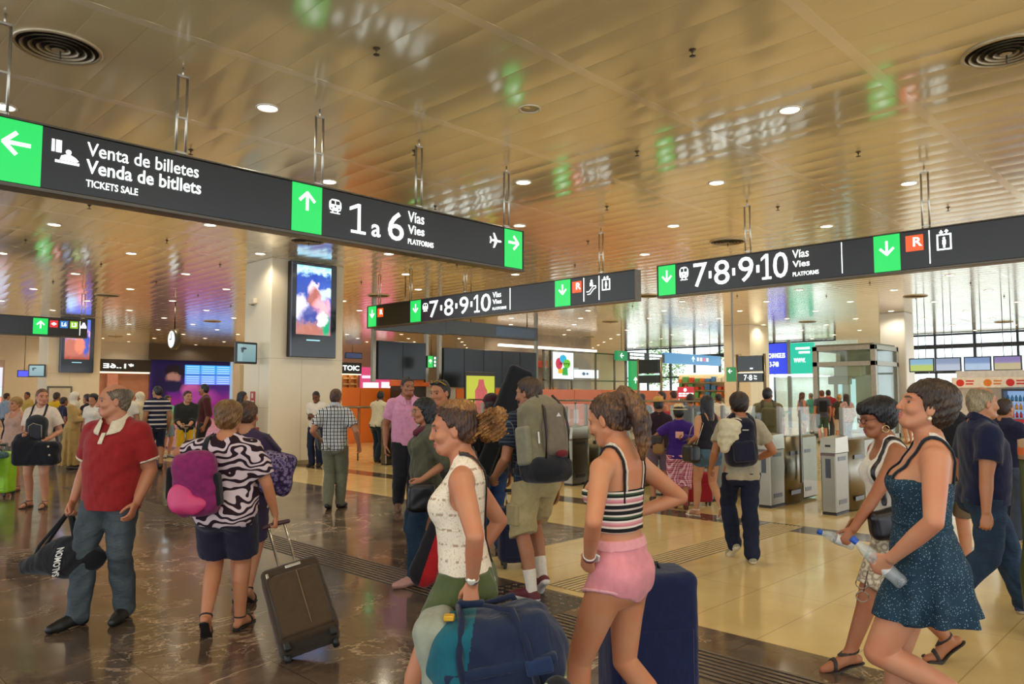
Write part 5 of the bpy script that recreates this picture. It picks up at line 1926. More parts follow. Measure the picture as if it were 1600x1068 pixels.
for u, c in ((.05, '#d83020'), (.72, '#e08020'), (1.25, '#d02828')):
    b_.strokes('emblem', [], .01, plain(c, .5), r, .002, [circ(u + .12, 1.95, .10)])
    b_.strokes('text_line', [], .01, plain(c, .5), r, .002, [bx(u + .26, u + .46, 1.98, 2.02), bx(u + .26, u + .44, 1.90, 1.94)])
r = thing('drinks_fridge', 'glass fronted drinks fridge with a red band at the right edge', 'fridge', (23.9, 4.82, .6))
m = MB(); m.box(0, .05, -1.1, 0, 0, 1.18).box(0, .5, -.04, 0, 0, 1.18).box(0, .5, -1.1, -1.06, 0, 1.18).box(0, .5, -1.1, 0, 1.12, 1.18)
MB().box(-.02, .5, -.05, 0, 0, 1.18, .005).box(-.02, .5, -1.1, -1.05, 0, 1.18, .005).box(-.02, .5, -1.05, -.05, 1.12, 1.18).build('frame', plain('#201c1c', .3), r)
MB().box(.45, .5, -1.05, -.05, .4, 1.12).build('lit_back', glow('#7898c0', .8), r)
MB().box(-.03, .02, -1.05, -.05, .10, .36, .01).build('red_band', plain('#c01822', .35), r)
MB().box(-.02, .4, -1.05, -.05, 0, .10).build('base', plain('#241f1f', .4), r)
b_ = YB((0, 0, 0), (0, -1, 0), (-1, 0, 0)); o_ = b_.text('Coca-Cola', .22, .98, .15, .32, plain('#f0ece8', .5), r, .01, d=.031)
for z in (.40, .62, .84): MB().box(.05, .45, -1.05, -.05, z - .015, z).build('shelf', plain('#c8d0d8', .3), r)
for q, z in enumerate((.40, .62, .84)):
    for k in range(10):
        c = ('#c02030', '#d89020' if k < 4 else '#c8d8e8', '#3880b0')[q]
        o_ = MB().lathe([(.0001, 0), (.034, 0), (.036, .10), (.014, .14), (.014, .17), (.0001, .17)], (.18, -.11 - k * .093, z), 8).build('bottle', plain(c, .2), r)

# green litter bin cut by the right edge
bd = 5.2
px_ = ((1173 * 0 + 1612) - 800) / 1173
bxw = bd * (C2[0] + C2[1] * px_), bd * (C2[1] - C2[0] * px_)
r = thing('litter_bin', 'dark olive litter bin cut off by the right edge', 'bin', (bxw[0], bxw[1], 0))
MB().lathe([(.0001, 0), (.10, 0), (.125, .42), (.10, .62), (.098, 1.20), (.0001, 1.20)], n=20).build('body', plain('#3d4a24', .5), r)
MB().lathe([(.0001, 1.20), (.104, 1.20), (.104, 1.33), (.0001, 1.36)], n=20).build('lid', plain('#b89878', .5), r)
MB().lathe([(.1055, 1.23), (.1055, 1.28)], n=20).build('orange_band', plain('#d86a38', .5), r)

# shops along the back of the hall on the left
def shop(name, label, x0, x1, y, z0, z1, cat='shop'): return thing(name, label, cat, (x0, y, 0))
r = thing('advertising_wall', 'purple advertising wall with a man in profile and blue departure screens', 'advertising wall', (17.9, 49.6, 0))
pw = picture('purple', 0, 0, 5.2, 0, 3.8, [(0, '#c02a90'), (.30, '#b02a98'), (.5, '#5a2a90'), (.75, '#34246c'), (1, '#1c1840')],
             [(.28, .80, .13, .13, '#141020', .4), (.27, .70, .09, .09, '#d09080', .4), (.26, .56, .14, .10, '#20204a', .4), (.10, .45, .10, .5, '#221848', .5), (.50, .50, .12, .12, '#f070b8', .6), (.62, .38, .2, .14, '#c850b0', .7)], .38, .05)
MB().box(0, 5.2, 0, .1, 0, 3.80).build('panel', pw, r)
for q in range(3):
    for v in range(2):
        MB().box(2.15 + q * 1.03, 3.13 + q * 1.03, -.06, 0, 2.24 + v * .66, 2.86 + v * .66).build('departure_screen', picture('dep%d%d' % (q, v), 0, 2.15 + q * 1.03, 3.13 + q * 1.03, 2.24, 3.5, [(0, '#6880f0'), (1, '#3aa0f0')], [], .95), r)
        for t in range(4): MB().box(2.22 + q * 1.03, 3.05 + q * 1.03, -.066, -.058, 2.32 + v * .66 + t * .14, 2.35 + v * .66 + t * .14).build('text_line', glow('#c8e0ff', 1.0), r)
MB().box(-.1, 5.4, -.3, .1, 3.80, ZC).build('fascia', plain('#4a4038', .5), r)
MB().box(5.2, 5.3, -.2, .1, 0, 4.0).build('edge_post', glow('#b0c8d8', .5), r)
r = thing('shopfront', 'dark fascia shop with white lettering left of the purple wall', 'shopfront', (14.0, 49.5, 0))
MB().box(0, 3.9, 0, .4, 3.0, 3.75).build('fascia', plain('#241c14', .5), r)
MB().box(0, 3.9, .3, .4, 0, 3.0).build('wall_panel', plain('#b88068', .6, var=.3, scale=.8), r)
MB().box(1.4, 2.0, .1, .3, 0, 2.9).build('pink_pillar', plain('#d09080', .5), r)
b_ = Board((0, 0, 0), (1, 0, 0), (0, -1, 0)); b_.text('*1..6E', 1.1, 2.85, 3.2, 3.5, WHITE, r, .02, flip=True)
MB().box(0, 3.9, .28, .3, 2.9, 3.0).build('light_strip', glow('#ffe0c0', 1.2), r)
r = thing('hoarding_panel', 'tall plain beige screen right of the purple wall', 'hoarding', (12.0, 25.0, 0))
MB().box(0, 1.0, 0, .08, 0, 2.65, .01).build('panel', plain('#b0a888', .5, var=.06), r)
MB().box(.02, .10, -.3, .3, 0, .03).build('foot', plain('#807860', .5), r)
r = thing('shopfront', 'lit shop screens and red posters at the far left edge', 'shopfront', (7.8, 46.0, 0))
MB().box(-1.5, 1.6, .2, .3, 0, 3.4).build('wall_panel', plain('#b8a090', .6), r)
for (x0, x1, z0, z1, c) in ((.6, 1.5, 2.0, 3.0, '#d8d8f8'), (.6, 1.5, 1.5, 1.98, '#d0f4ff'), (.5, 1.5, .9, 1.45, '#e89080'), (-.6, .5, 1.6, 3.0, '#e0b8b0')):
    MB().box(x0, x1, .12, .2, z0, z1, .01).build('lit_panel', glow(c, .9), r)
r = thing('blue_screen', 'small blue departure screen beside the far left pillar', 'screen', (9.5, 44.0, 2.48))
MB().box(0, .65, 0, .1, 0, .34, .01).build('casing', plain('#182048', .4), r)
MB().box(.03, .62, -.01, .0, .03, .31).build('display', glow('#4a50f0', .95), r)
MB().tube([(.3, .05, .34), (.3, .05, ZC - 2.48)], .02).build('rod', steel, r)
r = thing('shopfront', 'shop with black sign lettered TOIC right of the big pillar', 'shopfront', (28.9, 45.0, 0))
MB().box(-.4, 1.7, 0, .2, 3.04, 3.82, .01).build('sign_panel', plain('#141414', .4), r)
b_ = Board((0, 0, 0), (1, 0, 0), (0, -1, 0)); b_.text('TOIC', .15, 1.5, 3.27, 3.62, WHITE, r, .02)
MB().box(-.4, 1.7, .6, .7, 0, 3.0).build('wall_panel', plain('#d8a070', .5), r)
MB().box(-.4, 1.7, .05, .25, 2.98, 3.02).build('light_strip', glow('#ffe0b0', 4.0), r)  # strip added to light up the wall panel and racks
for x in (.3, .9, 1.5): MB().box(x, x + .1, .3, .6, 0, 3.0).build('rack', plain('#a86838', .5), r)
for z in (1.9, 2.3, 2.7): MB().box(-.3, 1.6, .3, .6, z, z + .04).build('shelf', plain('#e8d0a8', .5), r)
r = thing('shopfront', 'bright pink shopfront right of the black lettered sign', 'shopfront', (30.8, 45.0, 0))
MB().box(0, 2.9, .4, .5, 0, 3.55).build('wall_panel', glow('#d0386c', .75), r)  # interior panel glows by itself, so the shop's brightness sits in its material
for x0, x1, z0, z1, c in ((.2, 1.5, 2.0, 2.45, '#ffd8e0'), (1.8, 2.7, 2.0, 2.5, '#ffc8d4'), (.1, 1.4, 2.75, 2.95, '#f0c0d0'), (1.4, 2.1, 3.0, 3.4, '#ffe8e8')):
    MB().box(x0, x1, .3, .4, z0, z1, .01).build('lit_panel', glow(c, 1.1), r)
MB().box(2.9, 7.5, .3, .5, 1.9, 2.6, .01).build('price_board', plain('#cbb0a8', .5), r)
r = thing('hanging_screen', 'dark blue hanging screen high above the lettered shop', 'screen', (28.6, 44.0, 4.05))
MB().box(0, 1.35, 0, .15, 0, .42, .01).build('casing', plain('#202838', .4), r)
MB().box(.05, 1.30, -.01, 0, .05, .37).build('display', glow('#344068', .6), r)
MB().tube([(.6, .07, .42), (.6, .07, ZC - 4.05)], .02).build('rod', steel, r)

# trees outside the glazing
def tree(x, y, h, seed, label):
    r = thing('tree', label, 'tree', (x, y, -.12), 'trees outside the windows')
    MB().tube([(0, 0, 0), (.05, .05, h * .5), (0, 0, h * .7)], [.16, .12, .05]).build('trunk', plain('#5a4636', .9), r)
    q = random.Random(seed); vs, fs = [], []
    for _ in range(1500):
        t, p, rr_ = q.uniform(0, 2 * PI), math.acos(q.uniform(-1, 1)), h * .36 * q.random() ** .4
        c = Vector((rr_ * math.sin(p) * math.cos(t), rr_ * math.sin(p) * math.sin(t), h * .68 + rr_ * .9 * math.cos(p)))
        a = Vector((q.gauss(0, 1), q.gauss(0, 1), q.gauss(0, 1))).normalized(); b = a.orthogonal().normalized(); k = len(vs)
        s = q.uniform(.10, .2)
        vs += [c + a * s, c + b * s * .5, c - a * s, c - b * s * .5]; fs.append((k, k + 1, k + 2, k + 3))
    MB().add(vs, fs).build('foliage', plain('#7a9a58', .7, var=.35, scale=3), r)
tree(58, 29.5, 7, 1, 'leafy tree outside, left of the far windows'); tree(55, 36, 6, 2, 'leafy tree outside at the right of the far windows'); tree(57, 22.5, 6.5, 3, 'leafy tree outside behind the far window mullions')
# ------------------------------------------------------------------ patterned cloth
def pat(name, build, rough=.85, fold=.35):
    n = NT('cloth_' + name)
    n.color(build(n))
    n.bump(n.noise(n.coord(scale=(1, 1, .45)), 14, 3, .5, .6), fold, .03)
    n.set(Roughness=rough)
    n.b.inputs['Specular IOR Level'].default_value = .25
    return n.m
def frac(n, v, per, off=0.0): return n.math('DIVIDE', n.math('WRAP', n.math('ADD', v, off), per, 0.0), per)
def b_zebra(n):
    v = n.coord(scale=(1, 1, 1.25))
    w = n.wave(v, 4.4, 16.0, 1.5, 'Z', 'SIN', detail=1.0)
    return n.ramp(w, [(0, rgb('#c9b6bc')), (.47, rgb('#c9b6bc')), (.55, rgb('#2b1722')), (1, rgb('#26141e'))])
def b_plaid(n):
    x, y, z = n.sep(n.coord())
    a = n.ramp(frac(n, n.math('ADD', x, n.math('MULTIPLY', y, .6)), .052), [(0, rgb('#23262e')), (.22, rgb('#23262e')), (.26, rgb('#d9dbd8')), (.55, rgb('#d9dbd8')), (.58, rgb('#6d7078')), (.66, rgb('#6d7078')), (.70, rgb('#d9dbd8'))], 'CONSTANT')
    b = n.ramp(frac(n, z, .050), [(0, rgb('#2a2d36')), (.20, rgb('#ffffff')), (.55, rgb('#8a8d95')), (.62, rgb('#ffffff'))], 'CONSTANT')
    return n.mix(1.0, a, b, 'MULTIPLY')
def b_stripes(cols, per, off=0.0):
    def f(n):
        x, y, z = n.sep(n.coord())
        k = len(cols)
        return n.ramp(frac(n, z, per, off), [(i / k, rgb(c)) for i, c in enumerate(cols)], 'CONSTANT')
    return f
def b_lace(n):
    x, y, z = n.sep(n.coord())
    rowm = n.ramp(frac(n, z, .062), [(0, (0, 0, 0)), (.40, (0, 0, 0)), (.44, (1, 1, 1)), (.56, (1, 1, 1)), (.60, (0, 0, 0))], 'LINEAR')
    d = n.noise(n.coord(scale=(1, 1, .3)), 75, 2)
    m = n.math('MULTIPLY', n.math('GREATER_THAN', d, .50), rowm)
    m2 = n.math('MULTIPLY', n.math('GREATER_THAN', n.noise(n.coord(), 140, 1), .60), .35)
    return n.mix(n.math('MAXIMUM', n.math('MULTIPLY', m, .8), m2), rgb('#e6d9c4'), rgb('#9a7c62'))
def b_dots(n):
    v = n.node('ShaderNodeTexVoronoi'); v.inputs['Scale'].default_value = 115; v.inputs['Randomness'].default_value = .75
    n.link(n.coord(rot=(.4, .2, .5)), v.inputs['Vector'])
    base = n.ramp(n.noise(n.coord(), 9, 3), [(.3, rgb('#1a2f40')), (.7, rgb('#264254'))])
    return n.mix(n.math('LESS_THAN', v.outputs['Distance'], .20), base, rgb('#9fb8c4'))
def b_darkplaid(n):
    x, y, z = n.sep(n.coord())
    a = n.ramp(frac(n, z, .055), [(0, (1, 1, 1)), (.07, (0, 0, 0)), (.5, (.35,) * 3), (.56, (0, 0, 0))], 'CONSTANT')
    b = n.ramp(frac(n, n.math('ADD', x, n.math('MULTIPLY', y, .6)), .07), [(0, (.7,) * 3), (.06, (0, 0, 0))], 'CONSTANT')
    return n.mix(n.math('MULTIPLY', n.math('MAXIMUM', a, b), .45), rgb('#1b2230'), rgb('#8c96a2'))
def b_pinkplaid(n):
    x, y, z = n.sep(n.coord())
    a = n.ramp(frac(n, z, .06), [(0, rgb('#8a2c44')), (.3, rgb('#d8a0b0')), (.5, rgb('#b04c68')), (.75, rgb('#e0b8c0'))], 'CONSTANT')
    b = n.ramp(frac(n, n.math('ADD', x, y), .055), [(0, rgb('#8a2c44')), (.3, rgb('#ffe0e8')), (.65, rgb('#c8708a'))], 'CONSTANT')
    return n.mix(.5, a, b)
def b_print(c1, c2, c3, sc=22):
    def f(n):
        v = n.node('ShaderNodeTexVoronoi'); v.inputs['Scale'].default_value = sc
        n.link(n.coord(), v.inputs['Vector'])
        return n.ramp(v.outputs['Distance'], [(0, rgb(c1)), (.3, rgb(c2)), (.5, rgb(c3)), (.75, rgb(c1))])
    return f

def wp(px, d):
    """floor point at distance d straight ahead of the eye, along the photo column px"""
    l = (px - 800) / 1173 * d
    return (C2[0] * d + C2[1] * l, C2[1] * d - C2[0] * l)
def off(p, face, d):
    a = AZ - PI / 2 + math.radians(face)
    return (p[0] + math.cos(a) * d, p[1] + math.sin(a) * d)

class Gear:
    """something carried: its own thing, modelled in its bearer's axes about the point 'base'"""
    def __init__(s, name, label, cat, p, base, group=None, rz=None):
        s.base = np.asarray(base, float)
        w = p.world(base)
        s.root = empty(name, tuple(w), p.root.rotation_euler[2], label, cat, group)
    def sdf(s, name, ops, h, mat, disp=None, paint=None):
        F, lo = solve(ops, h, disp)
        pos, q = surface(F, lo, h)
        me = np_mesh(name, pos - s.base, q)
        o = link_mesh(name, me, mat, s.root)
        if paint is not None:
            me.polygons.foreach_set('material_index', paint(pos[q].mean(1)).astype(np.int32))
        return o
    def mb(s, m, name, mat):
        m.v = [(p[0] - s.base[0], p[1] - s.base[1], p[2] - s.base[2]) for p in m.v]
        return m.build(name, mat, s.root)
def frame3(x, y, z=None):
    x = nrm(x); y = np.asarray(y, float); y = nrm(y - (y @ x) * x); return np.stack([x, y, np.cross(x, y)], 1)

WHT, CREAM, BLK = cloth('#d9d2c6'), cloth('#d8ccb2'), cloth('#15151a')
blk_plastic = plain('#17171a', .4)
H_BROWN, H_DK, H_BLK, H_GREY = hairmat('#3c2416', '#7a5030'), hairmat('#24170f', '#4a3220'), hairmat('#0e0d10', '#26242a', .35), hairmat('#7a705e', '#b8ae98')

def watch(p, i, name, label, mat, face_mat=None, f=1.88):
    pass

# ---- man in the red polo with a black holdall
P_ = Person('balding man in a red polo shirt and jeans carrying a black holdall', wp(203, 5.57), 262, 1.73, 'm', .25, .0055, '#b27c5e', sh=.99, lean=-1,
            feet=[(.03, -.08, -4), (.24, .14, 12)], head=(48, 1, 0),
            hands=[dict(p=(-.16, .10, .87), curl=.5), dict(p=(.385, .04, .87), curl=1.15, pole=(.5, -1, 0))])
P_.body(lips='#a86c5c', brow='#7a6450')
P_.hair('ring', hairmat('#5f5140', '#94866e'))
P_.shirt('polo_shirt', cloth('#8e1c1e', var=.12), e=.014, neck='collar', hem=-.125, drape=.8, sleeve=.74, loose=.016, wr=.003)
P_.collar(CREAM); sdf_obj('placket', [('u', P_.strap_slab(0, .5, 0, .3, .034, .021, th=.004, back=False, tmin=.345, tmax=.425), 0)], .004, CREAM, P_.root); P_.cuffs(CREAM, .75, .06, .031)
P_.pants('jeans', denim('#4d565c'), waist=-.06, f1=2, radd=(.004, .006, .012, .014, .026), wr=.005)
P_.shoes(plain('#1a1718', .5), plain('#0f0e0e', .6))
m = MB(); M4 = Matrix(P_.Mt.tolist()).to_4x4()
g = Gear('holdall', 'black holdall with white lettering hanging from the hand of the man in the red polo', 'bag', P_, (.38, .13, .34))
ax = nrm(np.array([.92, 0, -.16])); Mb = frame3(ax, (0, 1, 0))
c = np.array([.385, .12, .47])
ops = [('u', chain([(.26, .12, .475), (.48, .125, .455), (.665, .13, .405)], [.128, .112, .055]), 0), ('u', chain([(.16, .11, .47), (.36, .12, .44)], [.085, .11]), .05), ('u', ell((.34, .12, .55), (.15, .07, .07)), .05)]
holdall_m = cloth('#121218', fold=.5)
g.sdf('body', ops, .007, holdall_m, disp=wrinkle(.005, 3))
hd_ = P_.hands[1]['w'] + P_.hands[1]['d'] * .09
for dy in (-.035, .035):
    g.mb(MB().tube([(.60, .12 + dy, .45), (.55, .12 + dy, .56), hd_ + np.array([.012, dy * .3, -.008]), hd_ + np.array([-.012, dy * .3, -.008]), (.27, .12 + dy, .58)], [.014, .013, .012, .013, .014], 8), 'handle', cloth('#1b1b20'))
vs, fs = text_verts('SALOMON', 1.0, .02)
a = np.array(vs); lo, hi = a.min(0), a.max(0)
out = []
for q in a:
    u = (q[0] - lo[0]) / (hi[0] - lo[0]); v = (q[1] - lo[1]) / (hi[1] - lo[1])
    out.append((.315 - u * .035 + v * .055,   .246 + q[2] + .010 * math.sin(u * 3.1), .375 + u * .20 + v * -.012))
g.mb(MB().add(out, fs), 'lettering', plain('#d8d4cc', .6))

# ---- woman in the zebra top pulling the brown suitcase
P_ = Person('woman in a zebra striped top and dark shorts pulling a brown suitcase', wp(362, 5.36), 93, 1.60, 'f', .42, .0055, '#b07a58', sh=1.12,
            feet=[(-.075, -.17, -2, 42), (.085, .05, 4, 0)], head=(4, 2, 0),
            hands=[dict(p=(-.20, .19, 1.12), pole=(-1, -.15, .35), curl=.6), dict(p=(.325, .01, .80), curl=1.2, pole=(.7, -1, 0), d=(.1, .05, -1))])
P_.body()
P_.hair('crop', hairmat('#6e4c26', '#b08a50'), vol=.012, extra=[('u', P_.hE((0, -.03, .075), (.098, .10, .062)), .03)])
P_.shirt('zebra_top', pat('zebra', b_zebra), e=.015, neck='scoop', hem=-.13, drape=.85, sleeve=(.5, .78), loose=.02, wr=.003)
P_.pants('shorts', cloth('#1c1a30'), waist=-.06, f1=.86, radd=(.012, .022, .034, .01, .01), wr=.003)
P_.sandals(plain('#181416', .6), th=.02)
zeb = P_
g = Gear('backpack', 'magenta and pink backpack hanging off the shoulder of the woman in the zebra top', 'backpack', P_, (-.13, -.2, .85))
Mb = frame3(nrm((1, .0, .12)), (0, 1, 0))
c = np.array([-.135, -.25, 1.04])
g.sdf('body', [('u', rbox(c, (.145, .085, .21), .07, Mb), 0), ('u', ell(c + np.array([0, -.03, .10]), (.12, .07, .13), Mb), .04)], .006, cloth('#7c1f58', var=.2), disp=wrinkle(.005, 9))
g.sdf('front_pocket', [('u', ell(c + np.array([-.075, -.075, -.085]), (.085, .034, .10), Mb), 0), ('u', ell(c + np.array([-.01, -.08, -.13]), (.11, .035, .06), Mb), .03)], .006, plain('#c2386c', .5), disp=wrinkle(.004, 4))
g.sdf('side_flap', [('u', rbox(c + np.array([.14, .0, -.03]), (.025, .05, .11), .02, Mb), 0)], .006, BLK)
g.sdf('strap', [('u', zeb.strap_slab(-.125, .5, -.135, .3, .042, .018, th=.005, tmin=.22), 0)], .005, BLK)
# brown suitcase
g = Gear('suitcase', 'brown soft suitcase on wheels pulled by the woman in the zebra top', 'suitcase', P_, (.735, -.64, .0))
pk = P_
def brown_case(g, P_):
    hw = P_.hands[1]['w'] + P_.hands[1]['d'] * .075
    bot = np.array([.735, -.64, .075]); up = nrm(np.array([hw[0] + .00, hw[1], hw[2]]) - bot)
    x_ = np.array([1, .10, 0.]); x_ = nrm(x_ - (x_ @ up) * up)
    Mb = np.stack([x_, np.cross(up, x_), up], 1)
    W, D, Hh = .19, .115, .285
    c = bot + up * (Hh + .035)
    L = lambda x, y, z: c + Mb @ np.array([x, y, z])
    g.sdf('body', [('u', rbox(c, (W, D, Hh), .045, Mb), 0)], .006, cloth('#3b2c1e', fold=.25), disp=wrinkle(.0015, 8))
    s = -1.0 if (Mb[:, 1] @ np.array([0, -1, 0])) < 0 else 1.0
    sg = 1 if Mb[1, 1] < 0 else -1
    g.sdf('front_pocket', [('u', rbox(L(0, sg * (D - .004), -.03), (W - .025, .02, Hh - .06), .018, Mb), 0)], .005, cloth('#453422', fold=.3))
    for q in (-1, 1):
        g.mb(MB().tube([L(q * .155, sg * (D + .012), -.26), L(q * .16, sg * (D + .012), .15), L(q * .12, sg * (D + .012), .20)], .006, 6), 'piping', plain('#2a1f15', .5))
    g.mb(MB().tube([L(0.03, sg * (D + .018), -.22), L(.03, sg * (D + .018), .18)], .004, 6), 'seam', plain('#6a553a', .6))
    g.mb(MB().box(-.05, .05, -.006, .006, -.01, .01, .003, Matrix.Translation(Vector(L(.02, sg * (D + .004), .235))) @ Matrix(Mb.tolist()).to_4x4()), 'badge', plain('#cfc8b8', .3, .6))
    g.mb(MB().box(-.008, .008, -.006, .006, -.035, .035, .003, Matrix.Translation(Vector(L(-.15, sg * (D + .004), .19))) @ Matrix(Mb.tolist()).to_4x4()), 'zip_pull', plain('#b8b0a0', .3, .7))
    for q in (-1, 1):
        g.mb(MB().tube([L(q * .065, -sg * .07, Hh - .02), L(q * .055, -sg * .07, Hh + .02), hw + Mb @ np.array([q * .055, 0, -.02])], .010, 8), 'handle_rod', plain('#c8c2b4', .25, .9))
        g.mb(MB().lathe([(.0001, -.018), (.034, -.018), (.038, 0), (.034, .018), (.0001, .018)], n=14, M=Matrix.Translation(Vector(L(q * .15, -sg * .06, -Hh - .005))) @ Matrix(Mb.tolist()).to_4x4() @ Matrix.Rotation(PI / 2, 4, 'Y')), 'wheel', plain('#141414', .5))
        g.mb(MB().box(-.02, .02, -.02, .02, -.03, .02, .006, Matrix.Translation(Vector(L(q * .14, sg * .08, -Hh - .005))) @ Matrix(Mb.tolist()).to_4x4()), 'foot', plain('#141414', .5))
    g.sdf('grip', [('u', chain([hw + Mb @ np.array([-.085, 0, 0]), hw + Mb @ np.array([0, 0, .008]), hw + Mb @ np.array([.085, 0, 0])], [.015, .017, .015]), 0)], .005, plain('#3a1a1c', .5))
brown_case(g, P_)

# ---- woman just ahead of her
P_ = Person('brown haired woman hidden behind the zebra top, carrying a patterned purple bag', wp(390, 6.1), 96, 1.60, 'f', .1, .007, '#ac7a5c', feet=[(-.07, .05, 0, 0), (.05, -.10, 0, 25)], head=(10, 3, 0),
            hands=[None, dict(p=(.20, .12, 1.0), pole=(.8, -1, 0), curl=.8)])
P_.body(); P_.hair('tied', H_BROWN); P_.shirt('blouse', cloth('#3c2c48'), sleeve=.5, hem=-.1, neck='scoop'); P_.pants('trousers', cloth('#3a3048'), waist=-.05, f1=.95); P_.sandals(plain('#151214', .6))
g = Gear('shoulder_bag', 'purple patterned shoulder bag right of the woman in the zebra top', 'bag', P_, (.27, -.10, .84))
c = np.array([.265, -.12, 1.02])
g.sdf('body', [('u', rbox(c, (.12, .09, .165), .06, frame3((1, 0, -.18), (0, 1, 0))), 0), ('u', ell(c + np.array([.02, -.06, -.05]), (.10, .07, .10)), .03)], .006, pat('purple_print', b_print('#241c34', '#8a7aa0', '#4a3a66', 30)), disp=wrinkle(.005, 2))
g.sdf('flap', [('u', rbox(c + np.array([-.02, -.02, .10]), (.11, .10, .07), .05, frame3((1, 0, -.3), (0, 1, 0))), 0)], .006, pat('purple_print_b', b_print('#5a4a78', '#2a2040', '#9a8cae', 36)))
g.mb(MB().tube([c + np.array([-.06, .02, .15]), np.array([.16, .0, 1.32]), np.array([.15, -.09, 1.32]), c + np.array([.02, -.02, .16])], .012, 8), 'strap', cloth('#2c2438'))
g.mb(MB().tube([c + np.array([-.02, -.11, -.15]), c + np.array([-.05, -.12, -.25])], .006, 6), 'cord', plain('#c8c0b0', .6))

# ---- woman in the white lace top with the blue holdall
P_ = Person('woman in a white lace vest and olive shorts carrying a blue holdall', wp(722, 3.3), 180, 1.665, 'f', .10, .005, '#b57d5d', lean=3, sh=1.02,
            feet=[(-.08, .26, 0, -8), (.08, -.30, 0, 48)], head=(0, 4, 0),
            hands=[dict(p=(-.235, -.06, .895), curl=1.25, d=(0, .06, -1), pole=(-1, -.25, 0)), dict(p=(.22, -.02, .86), curl=.4)])
P_.body(lips='#a85c54')
pT = P_
gold = hairmat('#7d5226', '#c48e4a')
ex = []
rs = random.Random(2)
for k in range(9):
    a0 = rs.uniform(0, 6.28); b0 = rs.uniform(-.5, .5)
    ex.append(('u', P_.hE((.035 * math.cos(a0), -.165 + .045 * math.sin(a0) - .01 * k / 9, .0 + .045 * b0 * 2), (.034, .036, .040)), .012))
P_.hair('tied', H_BROWN, vol=.004, extra=[('u', P_.hC([(0, -.09, .01), (0, -.13, .005)], [.05, .035]), .02)])
bun = [('u', P_.hE((0, -.165, .0), (.056, .050, .060)), 0)] + ex
for k in range(12):
    a0, b0 = rs.uniform(0, 6.28), rs.uniform(-.7, 1)
    q0 = np.array([.045 * math.cos(a0), -.165 + .04 * math.sin(a0), .03 * b0]); dq = nrm((math.cos(a0), math.sin(a0) - .35, b0))
    bun.append(('u', P_.hC([q0, q0 + dq * .030 + np.array([0, 0, .008]), q0 + dq * .055 + np.array([0, 0, -.008])], [.012, .008, .004]), .008))
sdf_obj('hair_bun', bun, .005, gold, P_.root, disp=lambda x, y, z: f32(.0045) * (np.sin(x * 260 + z * 150 + 3 * np.sin(y * 60)) + np.sin(z * 310 + y * 190 + 2 * np.sin(x * 80))))
sdf_obj('hair_top', [('u', P_.hE((0, -.035, .086), (.066, .082, .052)), 0), ('u', P_.hC([(.015, .045, .098), (-.03, .01, .108)], [.020, .024]), .03)], .005, gold, P_.root,
        disp=lambda x, y, z: f32(.0018) * np.sin(x * 330 + z * 60 + 2 * np.sin(y * 40)))
P_.shirt('lace_vest', pat('lace', b_lace, .8), e=.010, sleeve=0, neck='tank', hem=-.045, drape=.25, wr=.002)
P_.pants('shorts', cloth('#4a5530', fold=.5), waist=.03, f1=.46, radd=(.008, .018, .03, .01, .01), wr=.004)
P_.sandals(plain('#3a2a20', .6))
g = Gear('wrist_watch', 'silver wrist watch on the woman in the lace vest', 'watch', P_, P_.hands[0]['w'])
hw = P_.hands[0]; w0 = P_.arms[0][4]
d_ = nrm(P_.arms[0][4] - P_.arms[0][3])
g.sdf('band', [('u', cutp(chain([w0 - d_ * .05, w0 + d_ * .01], [P_.armr[4] + .005] * 2), (w0 - d_ * .012, d_), (w0 - d_ * .028, -d_)), 0)], .003, plain('#b8aea0', .3, .8))
fx = np.array([-1, .1, 0]); g.mb(MB().lathe([(.0001, .006), (.016, .006), (.018, 0), (.0001, -.004)], n=18, M=Matrix.Translation(Vector(w0 - d_ * .02 + fx * (P_.armr[4] + .005))) @ Vector((-1, .1, 0)).to_track_quat('Z', 'Y').to_matrix().to_4x4()), 'dial', plain('#d8d0c0', .2, .3))
g = Gear('bag_strap', 'thin black shoulder strap crossing the back of the lace vest', 'bag strap', P_, (0, -.1, 1.0))
g.sdf('strap', [('u', P_.strap_slab(-.06, .46, .06, .05, .014, .016, th=.004, front=False, tmin=-.02), 0)], .004, plain('#241a16', .5))
# blue and teal holdall
g = Gear('holdall', 'large navy and teal holdall with a grey end carried by the lace vest woman', 'bag', P_, (-.33, -.12, .40))
Mb = frame3(nrm((0, -.98, .20)), (1, 0, 0))
c = np.array([-.345, -.155, .665])
Lc = lambda x, y, z: c + Mb @ np.array([x, y, z])
sgz = 1 if Mb[2, 2] > 0 else -1
bm_ = cloth('#18243e', fold=.5); teal = cloth('#0f5766', fold=.4)
def pnt(q):
    l = (q - c) @ Mb
    return np.where(l[:, 0] < -.10 + .35 * (l[:, 2] * sgz), np.where(l[:, 2] * sgz > -.05, 1, 1), 0)
g.sdf('body', [('u', rbox(c, (.235, .145, .155), .09, Mb), 0), ('u', ell(Lc(.15, 0, -.03 * sgz), (.13, .135, .125), Mb), .05), ('u', ell(Lc(-.14, 0, -.02 * sgz), (.13, .145, .14), Mb), .05)], .006, [bm_, teal], disp=wrinkle(.006, 5), paint=pnt)
g.sdf('end_pocket', [('u', rbox(Lc(-.215, .04 * (1 if Mb[0, 1] > 0 else -1), .03 * sgz), (.075, .13, .15), .05, Mb), 0)], .006, cloth('#8f9484', fold=.4), disp=wrinkle(.004, 7))
g.sdf('end_tab', [('u', rbox(Lc(-.26, -.02, -.10 * sgz), (.055, .10, .035), .015, Mb), 0)], .006, cloth('#1e3354'))
hh = hw['w'] + hw['d'] * .085
